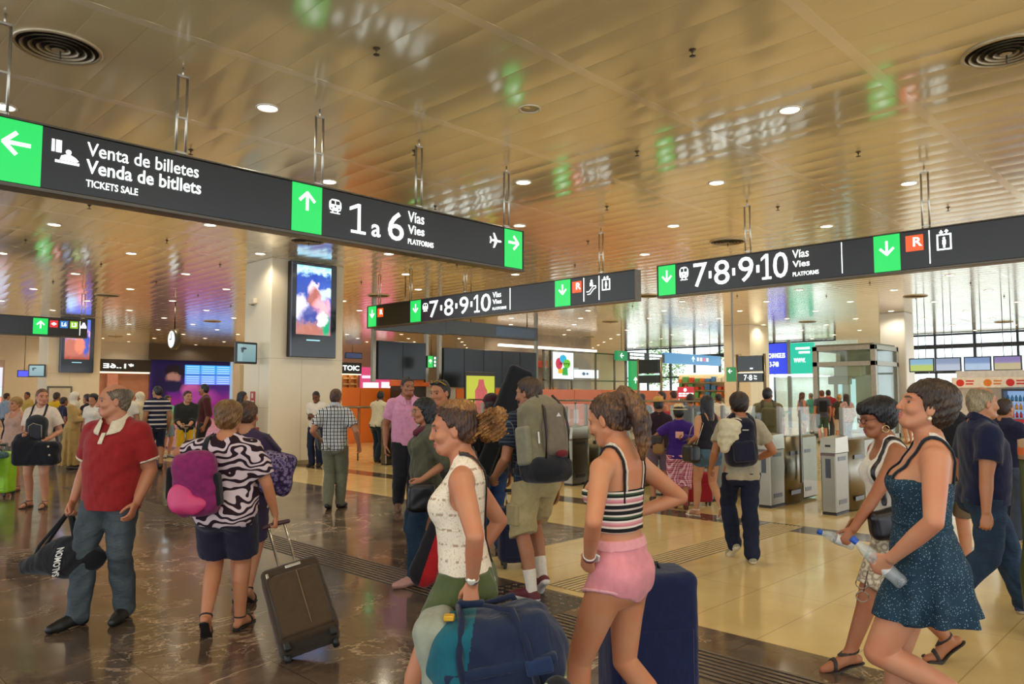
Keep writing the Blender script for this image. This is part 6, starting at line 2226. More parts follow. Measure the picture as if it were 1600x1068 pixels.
for sd in (-1, 1):
    y = sd * .13
    g.mb(MB().tube([Lc(-.13, y * 1.18, -.10 * sgz), Lc(-.12, y * 1.15, .05 * sgz), Lc(-.09, y * .8, .165 * sgz), hh + np.array([sd * .012, .05, -.005]), hh + np.array([sd * .012, -.05, -.005]), Lc(.10, y * .8, .165 * sgz), Lc(.13, y * 1.15, .05 * sgz), Lc(.14, y * 1.18, -.10 * sgz)], .014, 8), 'handle', cloth('#141e38'))
g.sdf('handle_wrap', [('u', rbox(hh + np.array([0, 0, -.005]), (.026, .055, .024), .012), 0)], .005, cloth('#16223e'))
vsx = 1 if Mb[0, 1] < 0 else -1
g.sdf('side_band', [('u', rbox(Lc(.02, vsx * .136, -.02 * sgz), (.21, .022, .020), .01, Mb), 0)], .006, cloth('#162440'))
g.sdf('buckle_flap', [('u', rbox(Lc(.16, vsx * .150, -.035 * sgz), (.05, .018, .03), .01, Mb), 0)], .005, cloth('#1c2c4e'))
g.mb(MB().box(-.02, .02, -.02, .02, -.01, .01, .004, Matrix.Translation(Vector(Lc(-.14, vsx * .06, .175 * sgz)))), 'yellow_tag', plain('#c89820', .5))

# ---- girl in the striped top
P_ = Person('girl with a ponytail in a striped crop top and pink denim shorts', off(wp(978, 3.35), 148, .11), 148, 1.70, 'f', -.06, .005, '#b9825f', sh=1.0, buttk=.86, twist=10, lean=2,
            feet=[(-.08, .16, 0, -4), (.07, -.33, 0, 45)], head=(-4, 16, 0),
            hands=[dict(p=(-.22, -.03, .965), curl=.8, pole=(-1, -.45, 0)), dict(p=(.165, -.075, 1.10), curl=.7, pole=(1, -.75, .1), n=(-1, .2, .2))])
P_.body()
pG = P_
P_.hair('ponytail', hairmat('#3a2416', '#8a6038'), extra=[('u', P_.hC([(0, -.08, .085), (0, -.115, .098), (0, -.150, .04), (0, -.165, -.05), (0, -.145, -.15), (0, -.12, -.215)], [.030, .036, .046, .046, .034, .012]), .012)])
P_.shirt('crop_top', pat('stripes', b_stripes(['#1a1a1c', '#1a1a1c', '#e0d4c8', '#c87c84', '#d8949c', '#e0d4c8', '#1a1a1c', '#38503a', '#d8ccc0', '#1a1a1c', '#1a1a1c', '#cdb8b0'], .098, .02)), e=.008, sleeve=0, neck=None, hem=.155, t1=.335, wr=.0015)
hps = [(P_.Q(0, 0, -.155), np.array([sx * .38, 0, -1.0])) for sx in (-1, 1)]; wp_ = (P_.Q(0, 0, .12), P_.M[:, 2])
sdf_obj('shorts', [('u', cutp(P_.torso(.008), *hps, wp_), 0)] + [('u', cutp(q, *hps, wp_), .03) for q in P_.butt(.008)] + [('u', cutp(P_.leg(i, .008, None, (.003, .008, .012, 0, 0)), hps[i], wp_), .012) for i in (0, 1)], .005, cloth('#d98a92', fold=.3), P_.root, disp=wrinkle(.003, 8, fz=30))
for i in (0, 1):
    sdf_obj('shorts_hem', [('u', cutp(P_.leg(i, .0115, None, (.003, .008, .012, 0, 0)), (P_.Q(0, 0, -.142), np.array([(1, -1)[i] * .38, 0, 1.0])), hps[i]), 0)], .005, cloth('#e6a6ac'), P_.root)
sdf_obj('waistband', [('u', P_.torso(.013, t0=.08, t1=.123), 0)], .005, cloth('#e09aa0'), P_.root)
for sx in (-1, 1):
    sdf_obj('top_strap', [('u', P_.strap_slab(sx * .085, .48, sx * .078, .30, .009, .007, th=.004, tmin=.28), 0)], .004, cloth('#1a1418'), P_.root)
    sdf_obj('bra_strap', [('u', P_.strap_slab(sx * .070, .48, sx * .062, .30, .010, .005, th=.003, tmin=.30), 0)], .004, cloth('#d0c4b4'), P_.root)
P_.sandals(plain('#c8b8a8', .6))
h_ = P_.hands[0]
g = Gear('phone', 'white smartphone held by the girl in the striped top', 'phone', P_, h_['w'] + h_['d'] * .09)
Mb = frame3(h_['d'], h_['l'])
cc = h_['w'] + h_['d'] * .075 + h_['n'] * .030
g.sdf('body', [('u', rbox(cc, (.072, .036, .005), .004, Mb), 0)], .003, plain('#e8e4e0', .3))
g.sdf('screen', [('u', rbox(cc + h_['n'] * .0045, (.062, .033, .002), .0018, Mb), 0)], .003, plain('#101014', .1))
for k, (cl, o) in enumerate((('#5a1822', .0), ('#d8d0c4', .014))):
    w0 = P_.arms[0][4]; d_ = nrm(P_.arms[0][4] - P_.arms[0][3])
    g = Gear('bracelet', ('dark red bracelet on the left wrist of the girl in the striped top', 'white bracelet on the left wrist of the girl in the striped top')[k], 'bracelet', P_, w0)
    g.sdf('band', [('u', cutp(chain([w0 - d_ * .06, w0 + d_ * .02], [P_.armr[4] + .005] * 2), (w0 + d_ * (.006 - o), d_), (w0 - d_ * (.004 + o), -d_)), 0)], .003, plain(cl, .4))
w0 = P_.arms[1][4]; d_ = nrm(P_.arms[1][4] - P_.arms[1][3])
g = Gear('bracelet', 'black hair tie on the right wrist of the girl in the striped top', 'bracelet', P_, w0)
g.sdf('band', [('u', cutp(chain([w0 - d_ * .06, w0 + d_ * .02], [P_.armr[4] + .005] * 2), (w0 - d_ * .008, d_), (w0 - d_ * .02, -d_)), 0)], .003, plain('#1a1418', .5))

def upright_case(name, label, pos, face, w, d, h, mat, z0=.05, handle=0.0, group='suitcases on wheels', ribs=0, r=.05):
    r0 = empty(name, (pos[0], pos[1], 0), AZ - PI + math.radians(face), label, 'suitcase', group)
    sdf_obj('body', [('u', rbox((0, 0, z0 + h / 2), (w / 2, d / 2, h / 2), r), 0)], .009, mat, r0, disp=wrinkle(.0015, 3))
    for sx in (-1, 1):
        for sy in (-1, 1):
            MB().lathe([(.0001, -.012), (.024, -.012), (.026, 0), (.024, .012), (.0001, .012)], n=12, M=Matrix.Translation((sx * (w / 2 - .05), sy * (d / 2 - .03), .027)) @ Matrix.Rotation(PI / 2, 4, 'Y')).build('wheel', plain('#151515', .5), r0)
            MB().box(sx * (w / 2 - .05) - .018, sx * (w / 2 - .05) + .018, sy * (d / 2 - .03) - .018, sy * (d / 2 - .03) + .018, .035, z0 + .02).build('caster', plain('#222222', .5), r0)
    MB().tube([(-.07, 0, z0 + h - .005), (-.06, 0, z0 + h + .025), (.06, 0, z0 + h + .025), (.07, 0, z0 + h - .005)], .011, 8).build('top_handle', plain('#202024', .5), r0)
    MB().box(-w / 2 + .04, w / 2 - .04, d / 2 - .004, d / 2 + .012, z0 + h * .12, z0 + h * .88, .01).build('front_pocket', mat, r0)
    MB().box(-w / 2 + .04, w / 2 - .04, -d / 2 - .012, -d / 2 + .004, z0 + h * .12, z0 + h * .62, .01).build('back_pocket', mat, r0)
    if handle:
        for sx in (-1, 1): MB().tube([(sx * .08, -.05, z0 + h - .01), (sx * .08, -.05, z0 + h + handle)], .009, 8).build('handle_rod', plain('#8a8a8c', .3, .8), r0)
        MB().tube([(-.10, -.05, z0 + h + handle), (.10, -.05, z0 + h + handle)], .015, 8).build('grip', plain('#1a1a1c', .5), r0)
    for k in range(ribs):
        x = -w / 2 + w * (k + .5) / ribs
        MB().box(x - .012, x + .012, d / 2 - .002, d / 2 + .008, z0 + .06, z0 + h - .06, .006).build('rib', mat, r0)
    return r0
upright_case('suitcase', 'tall navy blue suitcase behind the legs of the girl in the striped top', wp(1006, 3.95), 100, .46, .30, .70, cloth('#161f44', fold=.3), .05)
g = empty('backpack', (*wp(870, 2.75), 0), 0, 'dark rounded rucksack top just inside the bottom edge', 'backpack')
sdf_obj('body', [('u', ell((0, 0, .38), (.105, .10, .27)), 0), ('u', ell((0, -.05, .25), (.12, .09, .2)), .04)], .008, cloth('#17171b', fold=.4), g, disp=wrinkle(.003, 6))
sdf_obj('side_piping', [('u', chain([(-.10, .03, .2), (-.095, .02, .45), (-.04, .02, .62)], [.012, .012, .01]), 0)], .006, cloth('#8a8c70'), g)

# ---- woman in the blue dress
P_ = Person('woman in a dotted blue sundress looking up, holding a water bottle', off(wp(1450, 3.35), 163, .18), 160, 1.725, 'f', .16, .005, '#bd8768', lean=-2, sh=1.06,
            feet=[(-.06, -.30, 0, 72, .18), (.05, .02, 0, 0)], head=(-4, -16, 0),
            hands=[dict(p=(-.235, .02, .965), curl=1.0, pole=(-1, -.4, 0)), None])
P_.body(lips='#b5706a')
pD = P_
P_.hair('crop', hairmat('#2e2119', '#5c4834'), vol=.004, bang=.010, extra=[('u', P_.hE((0, -.035, .06), (.090, .092, .072)), .03), ('u', P_.hE((0, -.065, .0), (.070, .050, .065)), .03)])
ops = P_.skirt('dress', None, top=.15, hem=-.25, hemA=.215, hemF=.17, hemB=.205, up=.335, folds=(8, .03))
dots = pat('dots', b_dots)
sdf_obj('dress', ops, .0055, dots, P_.root, disp=wrinkle(.003, 12))
for sx in (-1, 1):
    sdf_obj('dress_strap', [('u', P_.strap_slab(sx * .095, .48, sx * .085, .30, .016, .007, th=.004, tmin=.28), 0)], .004, cloth('#13202a'), P_.root)
    sdf_obj('bra_strap', [('u', P_.strap_slab(sx * .075, .48, sx * .066, .30, .014, .005, th=.003, tmin=.28, front=False), 0)], .004, cloth('#d8ccc0'), P_.root)
sdf_obj('waist_seam', [('u', P_.torso(.017, t0=.14, t1=.155), 0)], .005, dots, P_.root)
P_.sandals(plain('#8a6a4a', .6))
for sx in (-1, 1):
    sdf_obj('earring', [('u', P_.hE((sx * .083, -.012, -.050), (.010, .010, .012)), 0)], .003, plain('#d8c8b0', .3, .3), P_.root)
def bottle(p, label, a, b, cap='#1a50b0'):
    a, b = np.array(a), np.array(b)
    g = Gear('water_bottle', label, 'bottle', p, (a + b) / 2, 'clear water bottles')
    d = Vector(b - a).normalized(); Mq = Matrix.Translation(Vector(a)) @ d.to_track_quat('Z', 'Y').to_matrix().to_4x4()
    L = float(np.linalg.norm(b - a))
    g.mb(MB().lathe([(.0001, 0), (.028, .002), (.031, .012), (.029, .05), (.031, .07), (.029, .09), (.031, .12), (.026, L * .72), (.013, L * .88), (.013, L * .92)], n=20, M=Mq), 'plastic_shell', glassmat('#e4ecf0', .28, .08))
    g.mb(MB().lathe([(.015, L * .90), (.016, L), (.0001, L)], n=16, M=Mq), 'cap', plain(cap, .35))
    g.mb(MB().lathe([(.0315, L * .30), (.0315, L * .52)], n=20, M=Mq), 'label_band', plain('#d8d8d4', .4))
h_ = P_.hands[0]
hc = h_['w'] + h_['d'] * .08 + h_['n'] * .035
bottle(P_, 'clear water bottle with a blue cap held by the woman in the blue dress', hc + np.array([-.02, -.085, -.075]), hc + np.array([-.02, .11, .105]))
g = Gear('sunglasses', 'dark sunglasses dangling below the bottle of the woman in the blue dress', 'sunglasses', P_, hc + np.array([-.02, .07, -.12]))
for k in range(2):
    q = hc + np.array([-.02, .075, -.085 - .055 * k])
    g.mb(MB().tube([q + np.array([0, .024 * math.cos(t), .022 * math.sin(t)]) for t in np.linspace(0, 2 * PI, 15)], .003, 6), 'rim', plain('#8a7a68', .3, .6))
g.mb(MB().tube([hc + np.array([-.02, .05, -.03]), hc + np.array([-.02, .07, -.12])], .003, 6), 'temple_arm', plain('#4a3a30', .4))
g = Gear('ring', 'silver ring on the hand of the woman in the blue dress', 'ring', P_, hc)
kp = h_['w'] + h_['d'] * .088 * P_.k + h_['l'] * .01
fd_ = h_['d'] * math.cos(.6) + h_['n'] * math.sin(.6)
g.mb(MB().tube([kp + fd_ * .02 + (np.cross(fd_, h_['l']) * math.cos(t) + h_['l'] * math.sin(t)) * .0105 for t in np.linspace(0, 2 * PI, 15)], .0022, 6), 'band', plain('#d8d4cc', .2, .9))

# ---- woman with short black hair
pos = off((4.79, 1.81), 175, -.25)
P_ = Person('woman with short black hair and glasses in a white top and white shorts', pos, 177, 1.665, 'f', .15, .0055, '#9a6648', lean=6, sh=1.02,
            feet=[(-.08, .29, 0, 12), (.09, -.36, 0, 40)], head=(0, 8, 0),
            hands=[dict(p=(-.225, .32, .835), curl=.9, pole=(-1, -.4, 0)), dict(p=(.2, .1, .85), curl=.4)])
P_.body(lips='#8c4c44')
P_.hair('crop', H_BLK, vol=.016, bang=.014, extra=[('u', P_.hE((0, -.045, .055), (.100, .100, .080)), .03), ('u', P_.hE((0, .055, .085), (.07, .05, .035)), .03)])
P_.shirt('vest', WHT, e=.009, sleeve=0, neck='tank', hem=-.06, drape=.3, wr=.002)
P_.pants('shorts', pat('floral', b_print('#d8ccb4', '#cbbfa8', '#8a7c66', 26)), waist=.0, f1=.98, radd=(.004, .010, .018, .018, .01), wr=.003)
P_.sandals(plain('#221a18', .6))
for sx in (-1, 1):
    m = MB(); m.tube([P_.hp((sx * .082, -.012 + .022 * math.cos(t), -.068 + .022 * math.sin(t))) for t in np.linspace(0, 2 * PI, 17)], .0035, 6); m.build('hoop_earring', plain('#c0a878', .25, .9), P_.root)
def glasses(p, label, col='#5a2c20', lens=None):
    g = Gear('glasses', label, 'glasses', p, p.hp((0, .11, 0)))
    for sx in (-1, 1):
        g.mb(MB().tube([p.hp((sx * .032 + .024 * math.cos(t), .104 - .25 * abs(sx * .032 + .024 * math.cos(t)) * .4, .0 + .019 * math.sin(t))) for t in np.linspace(0, 2 * PI, 19)], .0022, 6), 'rim', plain(col, .3))
        g.mb(MB().tube([p.hp((sx * .056, .098, .004)), p.hp((sx * .079, .03, .006)), p.hp((sx * .081, -.01, .0))], .0022, 6), 'temple_arm', plain(col, .3))
    g.mb(MB().tube([p.hp((-.008, .105, .004)), p.hp((0, .108, .007)), p.hp((.008, .105, .004))], .0022, 6), 'bridge', plain(col, .3))
glasses(P_, 'brown framed glasses on the woman with short black hair')
g = Gear('handbag', 'black leather handbag under the arm of the woman with short black hair', 'handbag', P_, (-.22, .05, .82))
Mb = frame3(nrm((0, -1, .22)), (1, 0, 0))
c = np.array([-.235, .06, .905])
g.sdf('body', [('u', rbox(c, (.155, .055, .085), .045, Mb), 0), ('u', ell(c + np.array([0, -.03, -.02]), (.06, .13, .09)), .04)], .005, plain('#14121a', .35), disp=wrinkle(.003, 4))
g.sdf('strap', [('u', P_.strap_slab(-.10, .47, -.115, .2, .026, .010, th=.004, tmin=.12), 0)], .0045, plain('#1c1414', .4))
g.mb(MB().tube([c + np.array([.02, -.10, .09]), c + np.array([.03, -.08, .20]), P_.P(-.125, -.08, .25)], .009, 8), 'strap_end', plain('#1c1414', .4))
h_ = P_.hands[0]; hc = h_['w'] + h_['d'] * .085 + h_['n'] * .03
bottle(P_, 'clear water bottle with a blue cap held out by the woman with short black hair', hc + np.array([0, -.06, -.03]), hc + np.array([0, .14, .05]))
sdf_obj('bra_strap', [('u', P_.strap_slab(-.075, .48, -.07, .3, .014, .006, th=.0035, tmin=.3), 0)], .004, cloth('#e8e0d8'), P_.root)

# ---- man in the navy polo walking right
pos = off((6.71, 1.36), 0, -.24)
P_ = Person('grey haired man in a navy polo shirt and jeans walking right', pos, 350, 1.75, 'm', .30, .006, '#b07c5c', lean=1,
            feet=[(-.09, .36, 0, -10), (.09, -.24, 0, 30)], head=(-8, 2, 0),
            hands=[None, dict(p=(.28, -.03, .80), curl=.7)])
P_.body(); P_.hair('balding', hairmat('#8a7c62', '#c0b494')); P_.shirt('polo_shirt', cloth('#151d3e'), e=.014, neck='collar', hem=-.08, drape=.7, sleeve=.66, loose=.018)
P_.collar(cloth('#131a38')); P_.pants('jeans', denim('#2b3f58'), waist=-.04, f1=2, radd=(.006, .008, .014, .018, .030), wr=.005); P_.shoes(plain('#2c3858', .6), plain('#c8bca8', .6))
# the woman right behind him and the navy figure beyond
P_ = Person('red haired woman in black behind the man in the navy polo', wp(1484, 7.0), 85, 1.72, 'f', .1, .008, '#b88464', feet=None, head=(0, 5, 0))
P_.body(); P_.hair('crop', hairmat('#7a4a20', '#b07c3c'), vol=.006); P_.shirt('top', BLK, sleeve=.55, hem=-.08); P_.pants('shorts', cloth('#6a5c48'), waist=-.04, f1=.95); P_.shoes(plain('#b0a090', .6), plain('#e0d8cc', .6))
P_ = Person('person in a dark navy shirt half hidden by the navy polo', wp(1566, 8.6), 20, 1.60, 'm', .1, .009, '#a87858', hands=[None, dict(p=(.10, .30, 1.08), curl=.9)])
P_.body(); P_.hair('short', H_DK); P_.shirt('shirt', cloth('#181c38'), sleeve=.6, hem=-.09); P_.pants('trousers', cloth('#3a4458'), waist=-.05); P_.shoes(plain('#8a7a68', .6), plain('#d0c8bc', .6))

# ---- man with the grey backpack
pos = off((4.57, 4.22), 125, .12)
P_ = Person('man in a dark checked shirt and khaki shorts with a big grey backpack', pos, 122, 1.80, 'm', .02, .006, '#9c6c4e', lean=8,
            feet=[(-.08, -.20, -8, 0), (.09, -.10, 6, 34)], head=(-28, 3, 0), hands=[dict(p=(-.24, .10, .97), curl=1.0), None])
P_.body(); P_.hair('short', hairmat('#352418', '#5c4430'), vol=.006); P_.beard(H_DK)
P_.shirt('checked_shirt', pat('dark_check', b_darkplaid), e=.022, sleeve=.68, hem=-.05, neck='collar', drape=.5, loose=.018); P_.collar(cloth('#1c2434'))
P_.pants('shorts', cloth('#a8986c', fold=.5), waist=-.04, f1=1.02, radd=(.012, .026, .042, .036, .02), wr=.005)
for i in (0,):
    q, d = lerp_poly(P_.legs[0], .62)
    sdf_obj('cargo_pocket', [('u', rbox(q + np.array([-.105, 0, 0]), (.022, .075, .085), .015), 0)], .006, cloth('#a09068'), P_.root)
P_.socks(cloth('#d8d0c4')); P_.shoes(plain('#5c1c24', .6), plain('#d8d0c8', .6))
pB = P_
g = Gear('backpack', 'big grey green trekking backpack on the man in khaki shorts', 'backpack', P_, (0, -.28, 1.0))
c = P_.P(-.10, -.255, .27)
Mb = P_.Mt
L = lambda x, y, z: c + Mb @ np.array([x, y, z])
gg = cloth('#787058', fold=.4)
g.sdf('main_body', [('u', rbox(L(0, 0, .02), (.175, .125, .27), .09, Mb), 0), ('u', ell(L(0, -.03, .20), (.16, .14, .14), Mb), .05)], .006, gg, disp=wrinkle(.004, 11))
g.sdf('front_pouch', [('u', rbox(L(.03, -.125, .06), (.105, .055, .20), .05, Mb), 0)], .006, cloth('#74685a', fold=.4), disp=wrinkle(.003, 13))
g.sdf('lower_pouch', [('u', rbox(L(0, -.03, -.24), (.185, .15, .095), .075, Mb), 0), ('u', ell(L(0, -.09, -.25), (.16, .12, .085), Mb), .04)], .006, cloth('#191a20', fold=.4), disp=wrinkle(.003, 17))
g.sdf('side_pocket', [('u', rbox(L(-.175, -.01, -.05), (.03, .085, .15), .025, Mb), 0)], .006, cloth('#827e68'))
g.sdf('side_pocket', [('u', rbox(L(.175, -.01, -.05), (.03, .085, .15), .025, Mb), 0)], .006, cloth('#827e68'))
for x in (-.075, .135):
    g.mb(MB().tube([L(x, -.15, -.18), L(x, -.185, .05), L(x * .9, -.165, .22), L(x * .7, -.06, .335)], .011, 8), 'trim_cord', plain('#2c1c1a', .5))
g.sdf('red_bundle', [('u', ell(L(.06, -.175, -.13), (.055, .03, .032), Mb), 0)], .005, cloth('#6a1c24'), disp=wrinkle(.004, 3))
g.mb(MB().add([L(.03, -.184, .155), L(.075, -.184, .155), L(.06, -.186, .175), L(.052, -.187, .185), L(.044, -.186, .175)], [(0, 1, 2, 3, 4)]), 'emblem', plain('#d8d4cc', .5))
g.mb(MB().box(-.007, .007, -.006, .004, -.045, .045, .003, Matrix.Translation(Vector(L(-.115, -.135, .0))) @ Matrix(Mb.tolist()).to_4x4()), 'white_tab', plain('#d8d8d0', .5))
g.mb(MB().tube([L(-.13, -.115, -.30), L(0, -.185, -.275), L(.13, -.115, -.30)], .009, 8), 'reflective_trim', plain('#8a8c7c', .4))
for sx in (-1, 1):
    g.sdf('shoulder_strap', [('u', P_.strap_slab(sx * .105, .46, sx * .12, .2, .055, .020, th=.010, tmin=.22), 0)], .006, cloth('#6a7468'))
g.sdf('waist_strap', [('u', P_.torso(.028, t0=.03, t1=.075), 0)], .006, cloth('#1a1b20'))
# navy cabin case beside him
upright_case('suitcase', 'slim navy cabin suitcase left of the man in khaki shorts', wp(803, 7.3), 100, .30, .22, .52, cloth('#151a34'), .05, .16)
g = Gear('camera_bag', 'small black shoulder bag hanging left of the man with the grey backpack', 'bag', P_, (-.36, .24, .78))
c = np.array([-.36, .22, .90])
g.sdf('body', [('u', rbox(c, (.075, .13, .085), .04), 0)], .006, cloth('#16161a'), disp=wrinkle(.003, 5))
g.mb(MB().tube([c + np.array([0, .12, .07]), c + np.array([0, .05, .30]), c + np.array([.02, -.11, .07])], .010, 8), 'strap', cloth('#1a1a1e'))

# ---- boy with the navy backpack seen from behind
P_ = Person('young man in a beige T-shirt with a navy backpack walking away', wp(1157, 7.55), 90, 1.665, 'm', .0, .0065, '#a87454', lean=3,
            feet=[(-.06, .14, 0, 30), (.045, -.10, 0, 0)], head=(0, 6, 0), hands=[dict(p=(-.27, .16, .90), curl=.6), dict(p=(.20, .22, .98), curl=.8, pole=(.9, -1, 0))])
P_.body(); P_.hair('crop', H_DK, vol=.008); P_.shirt('t_shirt', cloth('#a8a08a'), sleeve=.62, hem=-.11, drape=.5, loose=.02); P_.pants('jeans', denim('#1c2238'), waist=-.05, f1=2, radd=(.004, .006, .014, .018, .026), wr=.005)
P_.shoes(plain('#8f8c74', .6), plain('#cfc8b4', .6))
g = Gear('backpack', 'navy backpack with a pale hood hanging over it on the young man in beige', 'backpack', P_, (-.08, -.22, .93))
c = P_.P(-.075, -.215, .27); Mb = frame3(nrm((1, 0, .10)), (0, 1, 0))
L = lambda x, y, z: c + Mb @ np.array([x, y, z])
g.sdf('body', [('u', rbox(L(0, 0, 0), (.155, .10, .235), .08, Mb), 0), ('u', ell(L(0, -.06, -.06), (.13, .08, .15), Mb), .05)], .006, cloth('#16162a', fold=.4), disp=wrinkle(.003, 21))
g.sdf('front_pocket', [('u', rbox(L(0, -.115, -.08), (.105, .035, .10), .03, Mb), 0)], .006, cloth('#1b1b30'))
g.mb(MB().box(-.03, .03, -.004, .004, -.005, .005, .002, Matrix.Translation(Vector(L(.04, -.105, .12)))), 'badge', plain('#c8c4b8', .5))
for sx in (-1, 1):
    g.sdf('shoulder_strap', [('u', P_.strap_slab(sx * .10, .47, sx * .115, .2, .06, .016, th=.010, tmin=.18), 0)], .006, cloth('#1a1a2a'))
g = Gear('hooded_top', 'pale cream hooded top draped over the navy backpack', 'clothing', P_, (-.16, -.2, 1.2))
c2 = P_.P(-.185, -.27, .385)
g.sdf('fabric', [('u', ell(c2, (.10, .10, .13), frame3((1, 0, .6), (0, 1, 0))), 0), ('u', ell(c2 + np.array([-.05, .0, -.10]), (.07, .085, .11)), .05), ('u', ell(c2 + np.array([.06, .04, .06]), (.09, .10, .06)), .04)], .006, cloth('#cfc6a8', fold=.6), disp=wrinkle(.008, 31, 40, 50))
pBoy = P_

# ---- man in the pink polo
P_ = Person('man in a pink polo shirt and dark trousers walking towards us', wp(637, 10.6), 288, 1.90, 'm', .14, .007, '#96664a', feet=[(-.06, .18, 0, 0), (.09, -.15, 0, 25)], head=(-12, 4, 0), lean=0,
            hands=[None, dict(p=(.30, .0, .93), curl=.6)])
P_.body(); P_.hair('short', H_BLK); P_.shirt('polo_shirt', cloth('#cf8fae'), neck='collar', hem=-.09, drape=.7, sleeve=.66, loose=.02); P_.collar(cloth('#d094b4')); P_.pants('trousers', cloth('#17171f'), waist=-.05, f1=2, radd=(.006, .012, .02, .024, .03)); P_.shoes(plain('#6a4a38', .5), plain('#2a2018', .5))
# ---- woman with glasses in the grey green top
P_ = Person('long dark haired woman with glasses in a grey green top and jeans', wp(668, 6.7), 204, 1.63, 'f', .20, .0065, '#a87456', feet=[(-.07, .12, 0, 0), (.08, -.10, 0, 25)], head=(2, 8, 0), hands=[dict(p=(-.24, .12, .92), curl=.9), None])
P_.body(lips='#9c4c48'); P_.hair('long', H_BLK); P_.shirt('top', cloth('#50503e', fold=.6), neck='scoop', hem=-.13, drape=.7, sleeve=1.2, loose=.018, wr=.004); P_.pants('jeans', denim('#24384c'), waist=-.07, f1=2); P_.shoes(plain('#c09088', .6), plain('#b08078', .6))
glasses(P_, 'pale framed glasses on the dark haired woman in the grey green top', '#b09a80')
g = Gear('scarf', 'dark red scarf round the neck of the woman in the grey green top', 'scarf', P_, P_.P(0, 0, .45))
g.sdf('fabric', [('u', chain([P_.P(-.07, .03, .48), P_.P(0, .09, .44), P_.P(.07, .03, .48)], [.028, .034, .028]), 0), ('u', chain([P_.P(-.07, -.03, .49), P_.P(0, -.09, .50), P_.P(.07, -.03, .49)], [.026] * 3), .02)], .006, cloth('#5a2030'), disp=wrinkle(.004, 5))
g = Gear('handbag', 'small black handbag at the side of the woman in the grey green top', 'handbag', P_, (-.30, .10, .66))
c = np.array([-.30, .14, .78])
g.sdf('body', [('u', rbox(c, (.05, .12, .12), .045), 0)], .006, plain('#121216', .4), disp=wrinkle(.003, 6))
hw = P_.hands[0]['w'] + P_.hands[0]['d'] * .08
g.mb(MB().tube([c + np.array([0, .07, .11]), hw, c + np.array([0, -.07, .11])], .008, 8), 'handle', plain('#121216', .4))
# ---- man with sunglasses on his head, half hidden
P_ = Person('man with sunglasses pushed up on his head behind the woman in the lace vest', wp(694, 7.4), 250, 1.80, 'm', .1, .007, '#a87656', head=(16, 6, 0), feet=[(-.09, 0), (.09, .1)], hands=[None, dict(p=(.18, .18, 1.0), curl=.9)])
P_.body(); P_.hair('short', hairmat('#1c1614', '#3a2c24'), vol=-.002); P_.shirt('t_shirt', cloth('#c2a8a0'), sleeve=.6, hem=-.1); P_.pants('shorts', cloth('#3c3a34'), waist=-.05, f1=.95); P_.shoes(plain('#c8a8a4', .6), plain('#c8b8b0', .6))
g = Gear('sunglasses', 'sunglasses with yellow rims on top of the short haired man', 'sunglasses', P_, P_.hp((0, .06, .11)))
for sx in (-1, 1):
    g.sdf('lens', [('u', P_.hE((sx * .036, .066, .098), (.028, .012, .018)), 0)], .004, plain('#1c1410', .1))
    g.mb(MB().tube([P_.hp((sx * .008, .085, .105)), P_.hp((sx * .036, .072, .120)), P_.hp((sx * .066, .05, .105)), P_.hp((sx * .085, .0, .07))], .005, 6), 'rim', plain('#b08a20', .3))
g = empty('instrument_case', (*wp(672, 6.1), 0), AZ - PI / 2, 'red and black padded instrument bag slanting left of the lace vest', 'bag')
a0, b0 = np.array([-.075, 0, .13]), np.array([.20, .05, .95])
ud = nrm(b0 - a0); cc = (a0 + b0) / 2; sd_ = nrm(np.cross((0, 1, 0), ud))
sdf_obj('body', [('u', chain([a0 + ud * .1, cc, b0], [.115, .085, .05], flat=((0, 1, 0), .6)), 0)], .007, [cloth('#16141a'), cloth('#a8161e')], g, disp=wrinkle(.003, 4), paint=lambda q: ((q - cc) @ sd_ > .0).astype(int))
MB().tube([b0 - ud * .05, b0 + np.array([.0, .05, .25]), b0 + np.array([.02, .09, .42])], .018, 8).build('strap', cloth('#15151a'), g)
# ---- figure with the black guitar case on the back
P_ = Person('person in black with a maroon cap carrying a tall black instrument case', wp(768, 7.9), 110, 1.66, 'm', .0, .008, '#a07050', head=(0, 0, 0), feet=[(-.08, .05), (.08, -.08, 0, 20)])
P_.body(); P_.hair('short', H_DK); P_.shirt('top', cloth('#17171b'), sleeve=.9, hem=-.1); P_.pants('jeans', denim('#28406a'), waist=-.05); P_.shoes(plain('#222222', .6), plain('#888078', .6))
sdf_obj('cap', [('u', P_.hE((0, -.01, .045), (.09, .11, .085)), 0), ('u', P_.hE((0, .115, .04), (.065, .065, .012)), .015), ('i', cutp((P_.Hc - 1, P_.Hc + 1, lambda x, y, z: np.full(np.broadcast(x, y, z).shape, -1, f32)), (P_.hp((0, 0, .03)), -P_.Rh[:, 2])), 0)], .007, cloth('#3a1420'), P_.root)
g = Gear('instrument_case', 'tall black padded instrument case slanting up above the lace vest woman', 'bag', P_, (.1, -.25, .75))
a0, b0 = np.array([-.20, -.22, .78]), np.array([.26, -.24, 1.93])
ud = nrm(b0 - a0); rx = nrm(np.cross((0, 1, 0), ud)); Mb = np.stack([rx, np.cross(ud, rx), ud], 1)
g.sdf('body', [('u', rbox(a0 + ud * .86, (.135, .065, .36), .05, Mb), 0), ('u', rbox(a0 + ud * .36, (.085, .055, .40), .05, Mb), .06)], .008, cloth('#12161a', fold=.3), disp=wrinkle(.002, 4))
g.mb(MB().tube([a0 + ud * .35 + np.array([.1, 0, 0]), a0 + ud * .30 + np.array([.22, .02, -.03])], .014, 8), 'handle', plain('#15151a', .5))
for sx in (-1, 1): g.sdf('strap', [('u', P_.strap_slab(sx * .1, .46, sx * .11, .2, .05, .018, th=.008, tmin=.2), 0)], .007, cloth('#1a1a1e'))
